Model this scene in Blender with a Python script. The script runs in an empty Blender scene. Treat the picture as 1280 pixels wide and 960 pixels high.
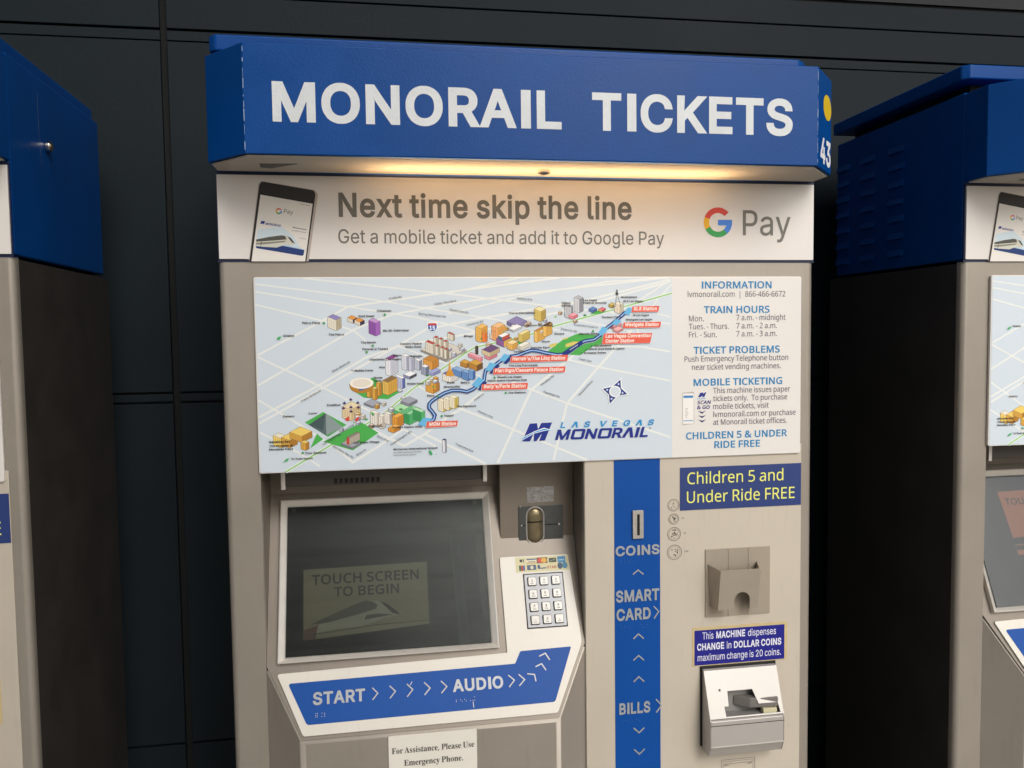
import bpy, bmesh, math, random
from mathutils import Vector, Matrix
from mathutils.geometry import tessellate_polygon

sc = bpy.context.scene
col = sc.collection
TOP = 1.65                      # height of the steel cabinet top above the pavement
# ---------------------------------------------------------------- camera
cam = bpy.data.cameras.new('camera'); cam.sensor_width = 36; cam.lens = 29.21
cam.clip_start = 0.02; cam.clip_end = 500
cam_ob = bpy.data.objects.new('camera', cam); col.objects.link(cam_ob)
_r = Vector((0.98654, -0.16300, -0.01300)); _u = Vector((0.02240, 0.05598, 0.99818)); _f = Vector((0.16198, 0.98504, -0.05888))
m = Matrix.Identity(4)
for i, c in enumerate((_r, _u, -_f)):
    for j in range(3): m[j][i] = c[j]
m.translation = (0.2141, -1.22413, TOP - 0.10891)
cam_ob.matrix_world = m
sc.camera = cam_ob
# ---------------------------------------------------------------- sky, sun, exposure
world = bpy.data.worlds.new('World'); sc.world = world; world.use_nodes = True
wn = world.node_tree.nodes; wl = world.node_tree.links
bg = wn['Background']
sky = wn.new('ShaderNodeTexSky'); sky.sky_type = 'NISHITA'; sky.sun_disc = False
SUN_EL, SUN_AZ = math.radians(37), math.radians(15)      # azimuth measured from straight in front of the machines, to the right
sky.sun_elevation = SUN_EL; sky.sun_rotation = math.pi - SUN_AZ
sky.air_density = 1.0; sky.dust_density = 4.0; sky.ozone_density = 1.0
hs = wn.new('ShaderNodeHueSaturation'); hs.inputs['Saturation'].default_value = 0.45
wl.new(sky.outputs[0], hs.inputs['Color']); wl.new(hs.outputs[0], bg.inputs[0])
bg.inputs[1].default_value = 0.125
sl = bpy.data.lights.new('sun', 'SUN'); sl.energy = 1.15; sl.angle = math.radians(32); sl.color = (1.0, 0.985, 0.95)
so = bpy.data.objects.new('sun', sl); col.objects.link(so)
d = Vector((math.sin(SUN_AZ) * math.cos(SUN_EL), -math.cos(SUN_AZ) * math.cos(SUN_EL), math.sin(SUN_EL)))
so.rotation_euler = (-d).to_track_quat('-Z', 'Y').to_euler(); so.location = (3, -6, 6)
vs = sc.view_settings; vs.view_transform = 'Standard'; vs.look = 'None'; vs.gamma = 1; vs.use_curve_mapping = False
vs.exposure = 0.16
sc.cycles.use_denoising = True
sc.cycles.max_bounces = 8; sc.cycles.caustics_reflective = False; sc.cycles.caustics_refractive = False

# ---------------------------------------------------------------- materials
def lin(h):
    h = h.lstrip('#'); c = [int(h[i:i+2], 16) / 255 for i in (0, 2, 4)]
    return tuple((v / 12.92 if v <= .04045 else ((v + .055) / 1.055) ** 2.4) for v in c) + (1,)
MATS = {}
def mat(name, hexc, rough=.5, metal=0., spec=.5, var=0., vscale=6., bump=0., bscale=200., coat=0., stretch=None, bdist=.001, var2=None, rvar=0., bdetail=2, wear=0.):
    """Principled paint / metal with procedural tone variation, wear and relief."""
    if name in MATS: return MATS[name]
    M = bpy.data.materials.new(name); M.use_nodes = True; MATS[name] = M
    n = M.node_tree.nodes; l = M.node_tree.links; p = n['Principled BSDF']
    c = lin(hexc); p.inputs['Base Color'].default_value = c
    p.inputs['Roughness'].default_value = rough; p.inputs['Metallic'].default_value = metal
    p.inputs['Specular IOR Level'].default_value = spec; p.inputs['Coat Weight'].default_value = coat
    tc = n.new('ShaderNodeTexCoord'); mp = n.new('ShaderNodeMapping'); l.new(tc.outputs['Object'], mp.inputs[0])
    if stretch: mp.inputs['Scale'].default_value = stretch
    if var:
        no = n.new('ShaderNodeTexNoise'); no.inputs['Scale'].default_value = vscale; no.inputs['Detail'].default_value = 6
        no.inputs['Roughness'].default_value = .6
        l.new(mp.outputs[0], no.inputs['Vector'])
        mr = n.new('ShaderNodeMapRange'); mr.inputs[1].default_value = .3; mr.inputs[2].default_value = .7
        mr.inputs[3].default_value = 1 - var; mr.inputs[4].default_value = 1 + var * .6
        l.new(no.outputs['Fac'], mr.inputs[0])
        mx = n.new('ShaderNodeVectorMath'); mx.operation = 'SCALE'; mx.inputs[0].default_value = c[:3]
        l.new(mr.outputs[0], mx.inputs['Scale']); l.new(mx.outputs[0], p.inputs['Base Color'])
        if rvar:
            r2 = n.new('ShaderNodeMapRange'); r2.inputs[1].default_value = .3; r2.inputs[2].default_value = .7
            r2.inputs[3].default_value = rough - rvar; r2.inputs[4].default_value = rough + rvar
            l.new(no.outputs['Fac'], r2.inputs[0]); l.new(r2.outputs[0], p.inputs['Roughness'])
    if wear:      # faint scuffs and drips
        m3 = n.new('ShaderNodeMapping'); m3.inputs['Scale'].default_value = (9, 2, .7); m3.inputs['Rotation'].default_value = (0, .12, 0); l.new(tc.outputs['Object'], m3.inputs[0])
        n3 = n.new('ShaderNodeTexNoise'); n3.inputs['Scale'].default_value = 14; n3.inputs['Detail'].default_value = 8; n3.inputs['Roughness'].default_value = .7; l.new(m3.outputs[0], n3.inputs['Vector'])
        r3 = n.new('ShaderNodeMapRange'); r3.inputs[1].default_value = .56; r3.inputs[2].default_value = .74; r3.inputs[4].default_value = wear; l.new(n3.outputs['Fac'], r3.inputs[0])
        x3 = n.new('ShaderNodeMix'); x3.data_type = 'RGBA'; l.new(r3.outputs[0], x3.inputs['Factor']); l.new(mx.outputs[0], x3.inputs['A']); x3.inputs['B'].default_value = tuple(v * .55 for v in c[:3]) + (1,)
        l.new(x3.outputs['Result'], p.inputs['Base Color'])
    if bump:
        nb = n.new('ShaderNodeTexNoise'); nb.inputs['Scale'].default_value = bscale; nb.inputs['Detail'].default_value = bdetail
        l.new(mp.outputs[0], nb.inputs['Vector'])
        b = n.new('ShaderNodeBump'); b.inputs['Strength'].default_value = bump; b.inputs['Distance'].default_value = bdist
        l.new(nb.outputs['Fac'], b.inputs['Height']); l.new(b.outputs[0], p.inputs['Normal'])
    return M
def ink(h):
    """Flat printing ink of one colour."""
    return mat('ink_' + h.lstrip('#'), h, rough=.42, spec=.35)
def emis(name, h, strength, base='#101010'):
    M = bpy.data.materials.new(name); M.use_nodes = True; p = M.node_tree.nodes['Principled BSDF']
    p.inputs['Base Color'].default_value = lin(base); p.inputs['Emission Color'].default_value = lin(h)
    p.inputs['Emission Strength'].default_value = strength; p.inputs['Roughness'].default_value = .4; MATS[name] = M
    return M
TAUPE = mat('taupe_paint', '#a29a8f', rough=.38, metal=.35, var=.08, vscale=5, wear=.22, bump=.12, bscale=900, rvar=.06)
TAUPE_IN = mat('recess_shaded_taupe', '#7d7367', rough=.45, metal=.2, var=.06, vscale=9, bump=.12, bscale=900)  # cabinet taupe made darker; the recess shade is put into the colour
CONSOLE = mat('console_shaded_taupe', '#877e73', rough=.42, metal=.25, var=.06, vscale=7, bump=.12, bscale=900, wear=.2)  # darker than the cabinet taupe, with the shade around the screen painted in
FRAMEM = mat('screen_frame_metal', '#ebe5db', rough=.3, metal=.35, var=.05, vscale=40)
BEIGE = mat('beige_paint', '#ccc2b2', rough=.40, metal=.1, var=.07, vscale=3.4, wear=.2, bump=.06, bscale=700, rvar=.06)
CREAM = mat('cream_plastic', '#dcd7cc', rough=.38, var=.04, vscale=8, wear=.12, bump=.04, bscale=900, rvar=.04)
BLUE = mat('blue_powder_coat', '#02448a', rough=.34, spec=.22, var=.12, vscale=7, bump=.32, bscale=560, bdist=.0007, rvar=.06, bdetail=3)
BLUEPRINT = mat('blue_vinyl', '#034b9c', rough=.45, spec=.25, var=.05, vscale=10)
DARKSIDE = mat('dark_bronze_side', '#3a3632', rough=.5, var=.18, vscale=10, bump=.25, bscale=260, rvar=.08)
WHITE = mat('white_print_film', '#e6e2dd', rough=.35, var=.02, vscale=5)
MAPBG = mat('map_print_film', '#d2dde6', rough=.33, var=.012, vscale=5)
NAVYTRIM = mat('navy_trim', '#0b1c44', rough=.4)
BLACK = mat('black_rubber', '#151414', rough=.6)
GAP = mat('dark_gap', '#0b0a0a', rough=.8)
CHROME = mat('bright_chrome', '#d8d4cc', rough=.2, metal=1.)
SILVER = mat('brushed_silver', '#c9c4bd', rough=.33, metal=.75, var=.06, vscale=30, bump=.1, bscale=500, stretch=(1, 1, 8))
SATIN = mat('satin_aluminium', '#cbc5bf', rough=.4, metal=.45, var=.04, vscale=20)
GREYSTEEL = mat('grey_steel', '#8a8c8f', rough=.38, metal=.35, var=.1, vscale=60)
DARKSTEEL = mat('dark_steel', '#5d5f5e', rough=.33, metal=.7, var=.12, vscale=40)
KEYM = mat('key_metal', '#85837f', rough=.3, metal=.55, var=.06, vscale=300)
BRASS = mat('aged_brass', '#8a7d62', rough=.32, metal=.7, var=.2, vscale=60)
LETTERGREY = mat('raised_grey_letter', '#a9adb0', rough=.4, metal=.25, var=.06, vscale=90)
LETTERWHITE = mat('white_vinyl_letter', '#d3d7d9', rough=.45, var=.09, vscale=18, bump=.25, bscale=420)
WALLM = mat('dark_wall_coating', '#1c252a', rough=.6, spec=.15, var=.14, vscale=3.0, bump=.3, bscale=130, rvar=.05)
WALLGAP = mat('wall_joint', '#121414', rough=.9)
UNDER = mat('white_enamel', '#ddd6cc', rough=.5)

# ---------------------------------------------------------------- mesh helpers (metres, z measured from the cabinet top)
class MB:
    def __init__(s): s.bm = bmesh.new()
    def poly3(s, faces):
        for f in faces:
            s.bm.faces.new([s.bm.verts.new(v) for v in f])
    def prism(s, pts, fn, h0, h1):
        """pts 2D outline; fn(a, b, h) -> 3D; closed solid between heights h0 and h1."""
        lo = [s.bm.verts.new(fn(a, b, h0)) for a, b in pts]; hi = [s.bm.verts.new(fn(a, b, h1)) for a, b in pts]
        n = len(pts)
        s.bm.faces.new(lo[::-1]); s.bm.faces.new(hi)
        for i in range(n):
            j = (i + 1) % n
            s.bm.faces.new((lo[i], lo[j], hi[j], hi[i]))
        return s
    def box(s, x0, x1, y0, y1, z0, z1):
        return s.prism([(x0, y0), (x1, y0), (x1, y1), (x0, y1)], lambda a, b, h: (a, b, h), z0, z1)
    def bevel(s, w, seg=2, ang=25):
        bmesh.ops.remove_doubles(s.bm, verts=s.bm.verts, dist=1e-6)
        ed = [e for e in s.bm.edges if len(e.link_faces) == 2 and e.calc_face_angle(0) > math.radians(ang)]
        bmesh.ops.bevel(s.bm, geom=ed, offset=w, segments=seg, profile=.5, affect='EDGES', clamp_overlap=True)
        return s
    def build(s, name, material, parent=None, smooth=True, label=None, lift=TOP):
        bmesh.ops.recalc_face_normals(s.bm, faces=s.bm.faces)
        for v in s.bm.verts: v.co.z += lift
        me = bpy.data.meshes.new(name); s.bm.to_mesh(me); s.bm.free()
        for mm in (material if isinstance(material, (list, tuple)) else [material]): me.materials.append(mm)
        if smooth:
            me.shade_smooth()
            me.set_sharp_from_angle(angle=math.radians(35))
        o = bpy.data.objects.new(name, me); col.objects.link(o)
        if smooth: o.modifiers.new('weighted_normal', 'WEIGHTED_NORMAL').keep_sharp = True
        if parent: o.parent = parent
        if label: o['label'] = label
        return o
class Frame:
    """a flat face: origin and two in-plane axes; heights go outward."""
    def __init__(s, o, ux, uy):
        s.o = Vector(o); s.x = Vector(ux).normalized(); s.y = Vector(uy).normalized(); s.n = s.x.cross(s.y)
    def __call__(s, a, b, h): return tuple(s.o + s.x * a + s.y * b + s.n * h)
T24 = math.radians(24)
def front(y): return Frame((0, y, 0), (1, 0, 0), (0, 0, 1))
FS = Frame((0, 0, -.585), (1, 0, 0), (0, math.sin(T24), math.cos(T24)))
def mm(pts): return [(a / 1000, b / 1000) for a, b in pts]
def rounded(pts, r, seg=4):
    """round the corners of an outline (radius r, or one per corner)."""
    out = []; n = len(pts)
    for i in range(n):
        p = Vector(pts[i]); a = Vector(pts[i - 1]) - p; b = Vector(pts[(i + 1) % n]) - p
        rr = r[i] if isinstance(r, (list, tuple)) else r
        rr = min(rr, a.length * .45, b.length * .45)
        if rr <= 0: out.append(tuple(p)); continue
        A = p + a.normalized() * rr; B = p + b.normalized() * rr
        for k in range(seg + 1):
            t = k / seg
            out.append(tuple(A * (1 - t) ** 2 + p * 2 * t * (1 - t) + B * t * t))
    return out
def rect(x0, y0, x1, y1): return [(x0, y0), (x1, y0), (x1, y1), (x0, y1)]
def ell(cx, cy, rx, ry=None, n=24, a0=0, a1=360):
    ry = ry or rx
    full = abs(a1 - a0) >= 360
    k = n if full else n + 1
    return [(cx + rx * math.cos(math.radians(a0 + (a1 - a0) * i / n)), cy + ry * math.sin(math.radians(a0 + (a1 - a0) * i / n))) for i in range(k)]

# ---------------------------------------------------------------- lettering: glyph outlines (cap height 700) and flat print
# per font: (cap height in units, {character code: [advance, outline, ...]}); an outline is a start point followed by steps
_OUTLINES = {'B': (360, {
38:[307,[315,1,-59,72,10,20,4,11,6,25,2,15,0,34,-71,0,-1,-29,-3,-12,-38,47,22,17,19,20,9,16,6,14,3,18,0,13,-2,16,-4,10,-3,8,-11,15,-12,12,-13,8,-12,6,-14,4,-17,2,-25,-1,-16,-3,-7,-3,-17,-8,-7,-5,-10,-9,-11,-15,-4,-8,-5,-14,-3,-14,0,-18,2,-14,3,-13,11,-21,15,-21,-15,-11,-15,-15,-13,-17,-8,-14,-6,-20,-1,-10,1,-18,3,-16,3,-8,8,-19,11,-14,8,-9,16,-11,22,-11,15,-4,11,-2,27,-1,9,0,14,2,16,4,20,7,10,5,9,6,2,-1,15,-19],[162,75,-13,-6,-18,-5,-12,0,-9,1,-7,2,-6,3,-9,7,-6,9,-3,11,1,9,1,7,6,10,6,6,9,9,5,3],[120,239,-5,6,-8,15,-2,8,0,8,2,7,5,7,7,3,13,2,8,-2,7,-6,3,-5,0,-9,-2,-7,-5,-8,-5,-5]],
39:[152,[33,203,65,0,7,157,-78,0]],
44:[141,[4,-76,63,0,43,156,-81,0]],
45:[310,[56,120,177,0,0,71,-177,0]],
46:[141,[102,20,4,8,1,10,0,11,-1,9,-3,7,-4,7,-9,8,-5,4,-7,3,-9,3,-13,0,-8,-1,-9,-4,-7,-5,-9,-8,-3,-5,-4,-9,-1,-9,0,-16,3,-8,6,-10,12,-11,7,-4,10,-2,13,-1,6,1,7,2,10,6,9,8]],
47:[180,[173,375,-70,0,-6,-11,-35,-135,-75,-278,69,0,6,12]],
48:[310,[151,364,-18,0,-15,-2,-11,-3,-12,-5,-12,-6,-11,-8,-13,-11,-11,-14,-8,-13,-7,-14,-10,-26,-6,-31,-2,-16,-2,-24,1,-42,3,-20,3,-17,5,-19,7,-21,7,-14,6,-10,9,-12,11,-11,7,-6,11,-8,12,-6,16,-5,13,-3,15,-1,19,0,13,2,12,3,12,4,12,7,13,9,15,15,9,11,6,11,7,14,10,26,6,31,2,16,1,24,-1,42,-2,20,-3,16,-3,15,-6,16,-10,23,-7,12,-7,9,-11,11,-9,8,-13,9,-18,8,-14,4],[147,294,13,-2,12,-7,7,-7,6,-10,7,-14,7,-26,3,-26,1,-32,-2,-24,-4,-22,-5,-19,-7,-14,-6,-8,-7,-7,-6,-5,-10,-4,-14,0,-12,2,-11,5,-11,11,-4,8,-6,12,-3,8,-5,22,-2,18,-1,36,2,27,3,20,6,18,8,16,6,8,11,11,12,4]],
49:[310,[267,0,0,70,-73,0,0,290,-74,0,-30,-23,-52,-38,0,-87,80,59,0,-201,-87,0,0,-70]],
50:[310,[24,0,242,0,0,71,-130,0,48,50,35,39,20,27,9,14,7,16,3,12,2,11,1,21,-2,17,-5,17,-8,16,-13,17,-13,12,-17,11,-8,4,-18,6,-21,3,-25,0,-10,-1,-17,-4,-22,-10,-16,-10,-15,-14,-10,-15,-5,-9,-6,-13,-4,-18,-2,-39,73,0,2,30,5,13,5,7,5,5,10,5,9,2,14,1,11,-1,9,-4,6,-3,9,-9,3,-7,2,-11,0,-9,-1,-7,-3,-10,-7,-12,-10,-15,-13,-14,-17,-17,-112,-120]],
51:[310,[27,360,0,-71,120,0,-64,-74,0,-56,53,0,11,-1,17,-5,9,-4,6,-5,4,-3,6,-10,3,-11,1,-14,-2,-13,-4,-8,-6,-6,-7,-5,-9,-4,-7,-2,-12,-1,-14,0,-17,3,-9,3,-4,3,-8,7,-6,12,-4,24,-76,0,6,-40,7,-20,10,-16,13,-14,7,-6,10,-7,14,-7,23,-8,9,-3,19,-2,27,0,22,3,9,2,22,8,17,11,17,15,12,15,9,18,5,18,2,12,0,24,-3,16,-4,13,-5,10,-10,17,-15,15,-14,10,-13,7,-22,7,-15,2,10,-1,78,87,0,55]],
52:[310,[237,0,0,67,44,0,0,72,-44,0,0,99,-74,0,0,-99,-64,0,130,221,-81,0,-139,-236,-1,-57,155,0,0,-67]],
53:[310,[251,360,-205,0,0,-1,-22,-195,64,-7,10,8,7,5,16,5,13,2,13,0,7,-1,14,-7,5,-3,8,-8,6,-11,4,-9,1,-9,0,-12,-1,-11,-3,-9,-4,-9,-8,-9,-8,-6,-9,-4,-13,-2,-15,0,-10,3,-6,3,-7,5,-7,8,-4,8,-5,24,-73,0,4,-38,4,-12,7,-14,8,-13,12,-13,12,-10,9,-6,15,-7,14,-5,14,-3,16,-1,20,0,20,3,14,4,19,9,16,12,15,14,9,13,9,16,5,11,4,18,2,12,0,22,-1,16,-3,12,-4,14,-7,13,-8,14,-10,12,-13,12,-15,10,-14,7,-19,6,-15,2,-20,0,-17,-2,-15,-5,6,48,139,0]],
54:[310,[239,360,-85,0,-7,-7,-48,-72,-25,-35,-16,-25,-18,-32,-5,-12,-7,-19,-4,-25,0,-26,2,-16,4,-14,8,-21,13,-19,11,-10,9,-8,21,-13,19,-7,12,-2,15,-1,20,0,8,1,21,5,20,9,8,5,12,10,11,11,6,8,12,20,6,20,3,11,1,15,0,20,-4,20,-6,19,-4,10,-12,17,-12,12,-12,9,-13,7,-20,7,-13,2,-27,1],[158,67,-10,-2,-10,1,-7,1,-8,3,-7,5,-6,5,-6,10,-4,8,-2,9,-1,16,2,12,2,7,6,11,7,7,6,4,8,3,9,2,12,0,9,-1,7,-2,9,-6,5,-5,5,-5,5,-13,2,-8,1,-16,-1,-10,-4,-11,-6,-10,-5,-6,-9,-6]],
55:[310,[34,0,83,0,83,168,67,132,0,60,-245,0,0,-71,158,0]],
56:[310,[137,364,-15,-1,-17,-4,-12,-4,-16,-8,-15,-11,-12,-12,-7,-10,-9,-16,-5,-18,-1,-9,-1,-16,2,-16,6,-17,5,-11,6,-8,13,-14,-8,-6,-13,-14,-11,-18,-7,-16,-3,-16,-1,-21,1,-13,3,-12,8,-18,5,-8,9,-12,10,-9,8,-6,20,-12,20,-7,23,-5,30,0,26,2,22,6,19,10,17,12,6,5,10,11,7,11,6,11,4,11,2,9,1,8,1,18,-4,21,-3,10,-7,16,-9,12,-12,14,-9,5,8,9,11,14,5,11,6,17,1,10,1,17,-3,17,-6,19,-6,11,-11,14,-13,12,-17,11,-17,8,-14,4,-17,2],[91,102,1,14,2,6,5,10,7,6,10,7,9,3,14,2,11,0,10,-1,10,-3,8,-4,7,-6,6,-6,5,-9,2,-11,0,-10,-2,-9,-4,-6,-5,-6,-8,-6,-8,-3,-10,-3,-10,-1,-16,0,-12,2,-9,3,-5,3,-5,3,-6,7,-4,7],[182,278,3,-8,1,-6,1,-10,-2,-9,-2,-6,-3,-5,-6,-6,-7,-4,-6,-2,-8,-2,-14,0,-9,1,-8,3,-7,4,-5,5,-5,9,-2,9,-1,10,1,7,2,4,4,8,4,5,6,3,5,3,11,2,5,1,15,-1,10,-2,8,-5]],
57:[310,[51,0,84,0,7,7,72,105,18,28,17,31,6,12,8,28,3,17,0,25,-2,12,-4,18,-10,22,-11,16,-6,7,-10,10,-8,5,-12,7,-13,6,-13,5,-19,3,-20,0,-9,0,-19,-4,-17,-6,-11,-6,-15,-10,-9,-9,-8,-8,-7,-9,-6,-11,-6,-14,-4,-12,-3,-20,0,-20,1,-16,4,-17,4,-12,10,-17,7,-10,13,-13,14,-10,12,-6,22,-7,15,-2,20,0],[163,291,10,-5,6,-6,4,-6,5,-8,2,-8,2,-12,-1,-15,-2,-9,-5,-12,-5,-6,-5,-5,-9,-5,-8,-3,-9,-1,-12,1,-9,2,-7,3,-6,4,-8,10,-4,7,-3,10,-2,11,1,14,3,11,5,10,4,6,6,6,10,6,5,2,9,1,14,-1]],
65:[328,[116,360,-130,-360,81,0,31,91,110,0,32,-91,81,0,-132,360],[153,249,16,-51,14,-36,-60,0,15,41,5,18]],
66:[312,[21,360,0,-360,146,0,15,1,25,4,15,6,16,7,14,10,9,9,10,14,7,14,4,14,2,14,1,19,-2,13,-3,15,-3,7,-8,15,-9,11,-12,11,-7,4,15,14,6,11,6,14,3,14,0,27,-2,15,-6,17,-4,9,-6,9,-8,9,-15,13,-10,6,-10,5,-20,6,-14,2,-14,1],[97,148,71,-1,11,-2,9,-3,5,-4,9,-9,4,-5,2,-8,2,-8,-1,-10,-4,-11,-9,-8,-7,-4,-12,-3,-15,-1,-65,0],[97,217,0,72,61,0,10,-1,11,-3,9,-5,3,-4,4,-7,3,-11,-1,-9,-2,-8,-6,-10,-8,-7,-11,-5,-10,-2]],
67:[347,[215,1,18,6,16,8,13,8,14,11,11,12,8,10,7,11,8,15,6,17,8,38,-77,0,-5,-23,-7,-14,-8,-10,-6,-6,-9,-6,-10,-4,-10,-3,-14,-3,-11,0,-13,2,-14,4,-14,7,-7,5,-8,8,-6,8,-9,14,-7,18,-3,11,-3,21,0,28,3,21,3,10,6,17,5,9,11,15,9,8,13,9,12,5,9,2,13,2,11,0,14,-3,14,-4,6,-3,12,-9,8,-9,7,-13,9,-28,76,0,0,1,-8,34,-6,19,-5,11,-8,13,-9,12,-14,14,-12,10,-17,11,-13,5,-24,8,-16,3,-13,0,-22,0,-18,-2,-18,-5,-21,-8,-15,-9,-9,-6,-10,-8,-13,-13,-9,-11,-9,-15,-12,-24,-4,-11,-6,-20,-3,-17,-1,-18,0,-35,1,-17,3,-16,4,-16,6,-17,13,-26,9,-14,13,-14,15,-14,13,-9,13,-7,13,-6,15,-5,16,-4,14,-1,27,0,16,2]],
68:[342,[21,0,136,0,16,2,19,3,26,9,15,8,13,8,10,8,13,12,15,20,8,13,7,16,5,17,4,15,3,22,2,18,-1,27,-1,17,-3,16,-7,25,-8,17,-7,15,-8,12,-9,10,-12,12,-11,9,-16,10,-18,8,-18,6,-18,3,-24,2,-131,0],[97,71,0,218,57,0,18,-3,16,-6,13,-7,17,-16,9,-16,6,-17,3,-15,2,-14,0,-30,-4,-22,-3,-12,-4,-11,-8,-14,-12,-14,-12,-8,-13,-6,-12,-4,-19,-3]],
69:[289,[257,0,0,71,-160,0,0,75,147,0,0,71,-147,0,0,72,158,0,0,71,-234,0,0,-360]],
70:[283,[21,0,76,0,0,141,142,0,0,71,-142,0,0,77,156,0,0,71,-232,0]],
71:[353,[128,360,-18,-6,-10,-5,-15,-8,-11,-8,-21,-20,-7,-8,-11,-15,-6,-13,-7,-14,-5,-16,-4,-16,-3,-16,-1,-17,-1,-26,3,-29,2,-14,4,-16,5,-16,5,-12,8,-15,8,-12,12,-14,17,-16,11,-8,14,-8,14,-6,16,-5,14,-3,18,-2,17,0,14,0,23,4,14,4,18,8,14,8,12,8,8,7,11,12,8,11,8,14,9,21,6,23,2,22,0,60,-159,0,0,-71,82,0,0,-1,-4,-14,-7,-14,-7,-8,-10,-9,-16,-8,-17,-4,-23,0,-16,3,-5,2,-13,6,-8,5,-9,8,-6,8,-10,16,-6,19,-3,9,-3,21,0,28,3,19,3,14,4,11,11,19,6,8,10,10,10,6,10,5,7,3,13,2,16,1,11,-2,18,-6,10,-6,12,-11,10,-13,5,-10,6,-21,76,0,-6,32,-5,15,-8,18,-12,18,-7,8,-11,11,-17,14,-18,10,-24,9,-16,4,-16,2,-21,0,-19,-1]],
72:[351,[21,0,76,0,0,148,136,0,0,-148,76,0,0,360,-76,0,0,-141,-136,0,0,141,-76,0]],
73:[213,[3,0,186,0,0,71,-55,0,0,218,55,0,0,71,-186,0,0,-71,55,0,0,-218,-55,0]],
74:[274,[232,360,-75,0,-1,-260,-2,-10,-2,-5,-8,-11,-8,-5,-7,-2,-13,0,-10,0,-5,2,-9,6,-5,6,-3,6,-4,14,0,44,-76,0,0,-52,3,-16,5,-15,6,-14,9,-13,13,-13,8,-6,13,-8,11,-5,11,-3,18,-4,28,0,20,2,15,5,14,6,11,7,9,7,12,14,9,14,5,11,5,15,2,16,1,10]],
75:[319,[321,0,-144,200,30,31,114,127,-96,2,-72,-78,-28,-32,-11,-10,-22,-25,5,145,-76,0,0,-360,76,0,0,118,27,28,105,-146]],
76:[272,[21,360,0,-360,227,0,0,71,-151,0,0,289]],
77:[422,[380,360,-88,-1,-57,-149,-26,-66,-8,-23,-8,23,-45,115,-38,100,-89,1,0,-360,74,0,0,190,41,-100,35,-90,60,0,74,189,0,-189,75,0]],
78:[355,[313,0,0,360,-75,0,0,-223,-72,112,-65,104,-7,7,-73,0,0,-360,76,0,0,210,-9,41,9,-29,17,-29,119,-186,7,-7]],
79:[362,[188,364,-10,0,-25,0,-14,-2,-19,-5,-20,-8,-13,-7,-13,-9,-9,-8,-12,-12,-9,-11,-11,-18,-10,-21,-6,-17,-4,-14,-3,-17,-1,-13,0,-40,1,-17,3,-16,4,-16,6,-17,7,-14,14,-23,9,-13,13,-12,9,-8,14,-9,11,-6,20,-8,19,-5,14,-2,11,0,24,0,14,2,13,3,15,5,13,6,15,8,18,14,12,12,10,13,7,11,8,15,5,12,6,17,4,14,4,27,1,16,-1,27,-1,17,-3,16,-4,16,-6,16,-5,12,-8,14,-8,13,-9,11,-12,12,-9,8,-14,10,-12,6,-20,8,-19,5],[181,291,16,-3,17,-8,11,-8,13,-15,6,-10,5,-11,5,-18,3,-23,0,-30,-3,-23,-5,-17,-10,-21,-6,-7,-8,-9,-14,-9,-17,-8,-13,-2,-21,0,-15,3,-10,4,-8,4,-8,6,-10,10,-9,11,-8,16,-6,21,-3,22,0,28,3,21,6,21,9,17,12,15,13,11,15,7,19,5]],
80:[305,[21,0,76,0,0,119,69,0,21,3,16,5,19,8,16,11,14,14,7,8,6,10,4,10,6,17,3,16,0,31,-3,20,-6,19,-4,10,-6,10,-11,13,-9,9,-17,10,-12,6,-14,6,-15,3,-15,2,-145,0],[97,189,0,100,58,0,13,-1,6,-2,9,-4,9,-7,5,-8,3,-7,2,-11,1,-16,-1,-8,-2,-8,-5,-8,-6,-8,-12,-7,-14,-4]],
82:[308,[21,360,0,-360,76,0,0,127,50,0,68,-127,88,0,-78,142,14,10,15,14,10,15,6,11,4,11,3,14,1,12,1,21,-1,14,-3,12,-5,15,-5,10,-11,18,-11,11,-12,10,-7,4,-13,6,-21,6,-14,3,-17,1],[97,289,64,0,9,-2,10,-2,9,-6,6,-6,3,-4,3,-8,2,-7,0,-17,-1,-7,-2,-10,-3,-6,-5,-5,-6,-4,-7,-3,-9,-3,-14,-1,-59,0]],
83:[307,[167,364,-30,0,-13,0,-14,-3,-21,-6,-25,-13,-16,-12,-9,-9,-6,-8,-5,-7,-6,-14,-4,-15,-2,-10,1,-26,2,-10,4,-13,5,-10,7,-10,16,-15,10,-8,12,-7,23,-9,17,-6,11,-2,37,-11,21,-7,7,-4,8,-6,3,-4,3,-4,1,-7,-1,-9,-3,-8,-5,-7,-6,-5,-13,-8,-12,-3,-11,-2,-16,0,-16,2,-12,4,-10,5,-8,8,-3,5,-3,7,-4,25,-76,0,3,-30,4,-18,5,-12,10,-17,6,-8,9,-9,13,-11,20,-10,19,-7,23,-4,18,-2,24,1,10,1,23,4,15,5,16,8,19,13,9,9,6,7,9,14,5,10,3,10,3,13,1,11,0,18,-2,13,-4,14,-4,8,-9,13,-11,10,-7,7,-19,12,-16,8,-49,14,-18,4,-28,10,-11,8,-6,6,-2,3,-1,4,1,14,5,10,4,4,7,6,10,4,14,3,16,0,13,-1,12,-4,14,-8,5,-5,4,-7,2,-5,2,-21,76,0,-5,37,-6,18,-11,19,-13,15,-12,9,-9,6,-11,6,-21,7]],
84:[308,[182,0,0,289,102,0,0,71,-281,0,0,-71,103,0,0,-289]],
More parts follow.
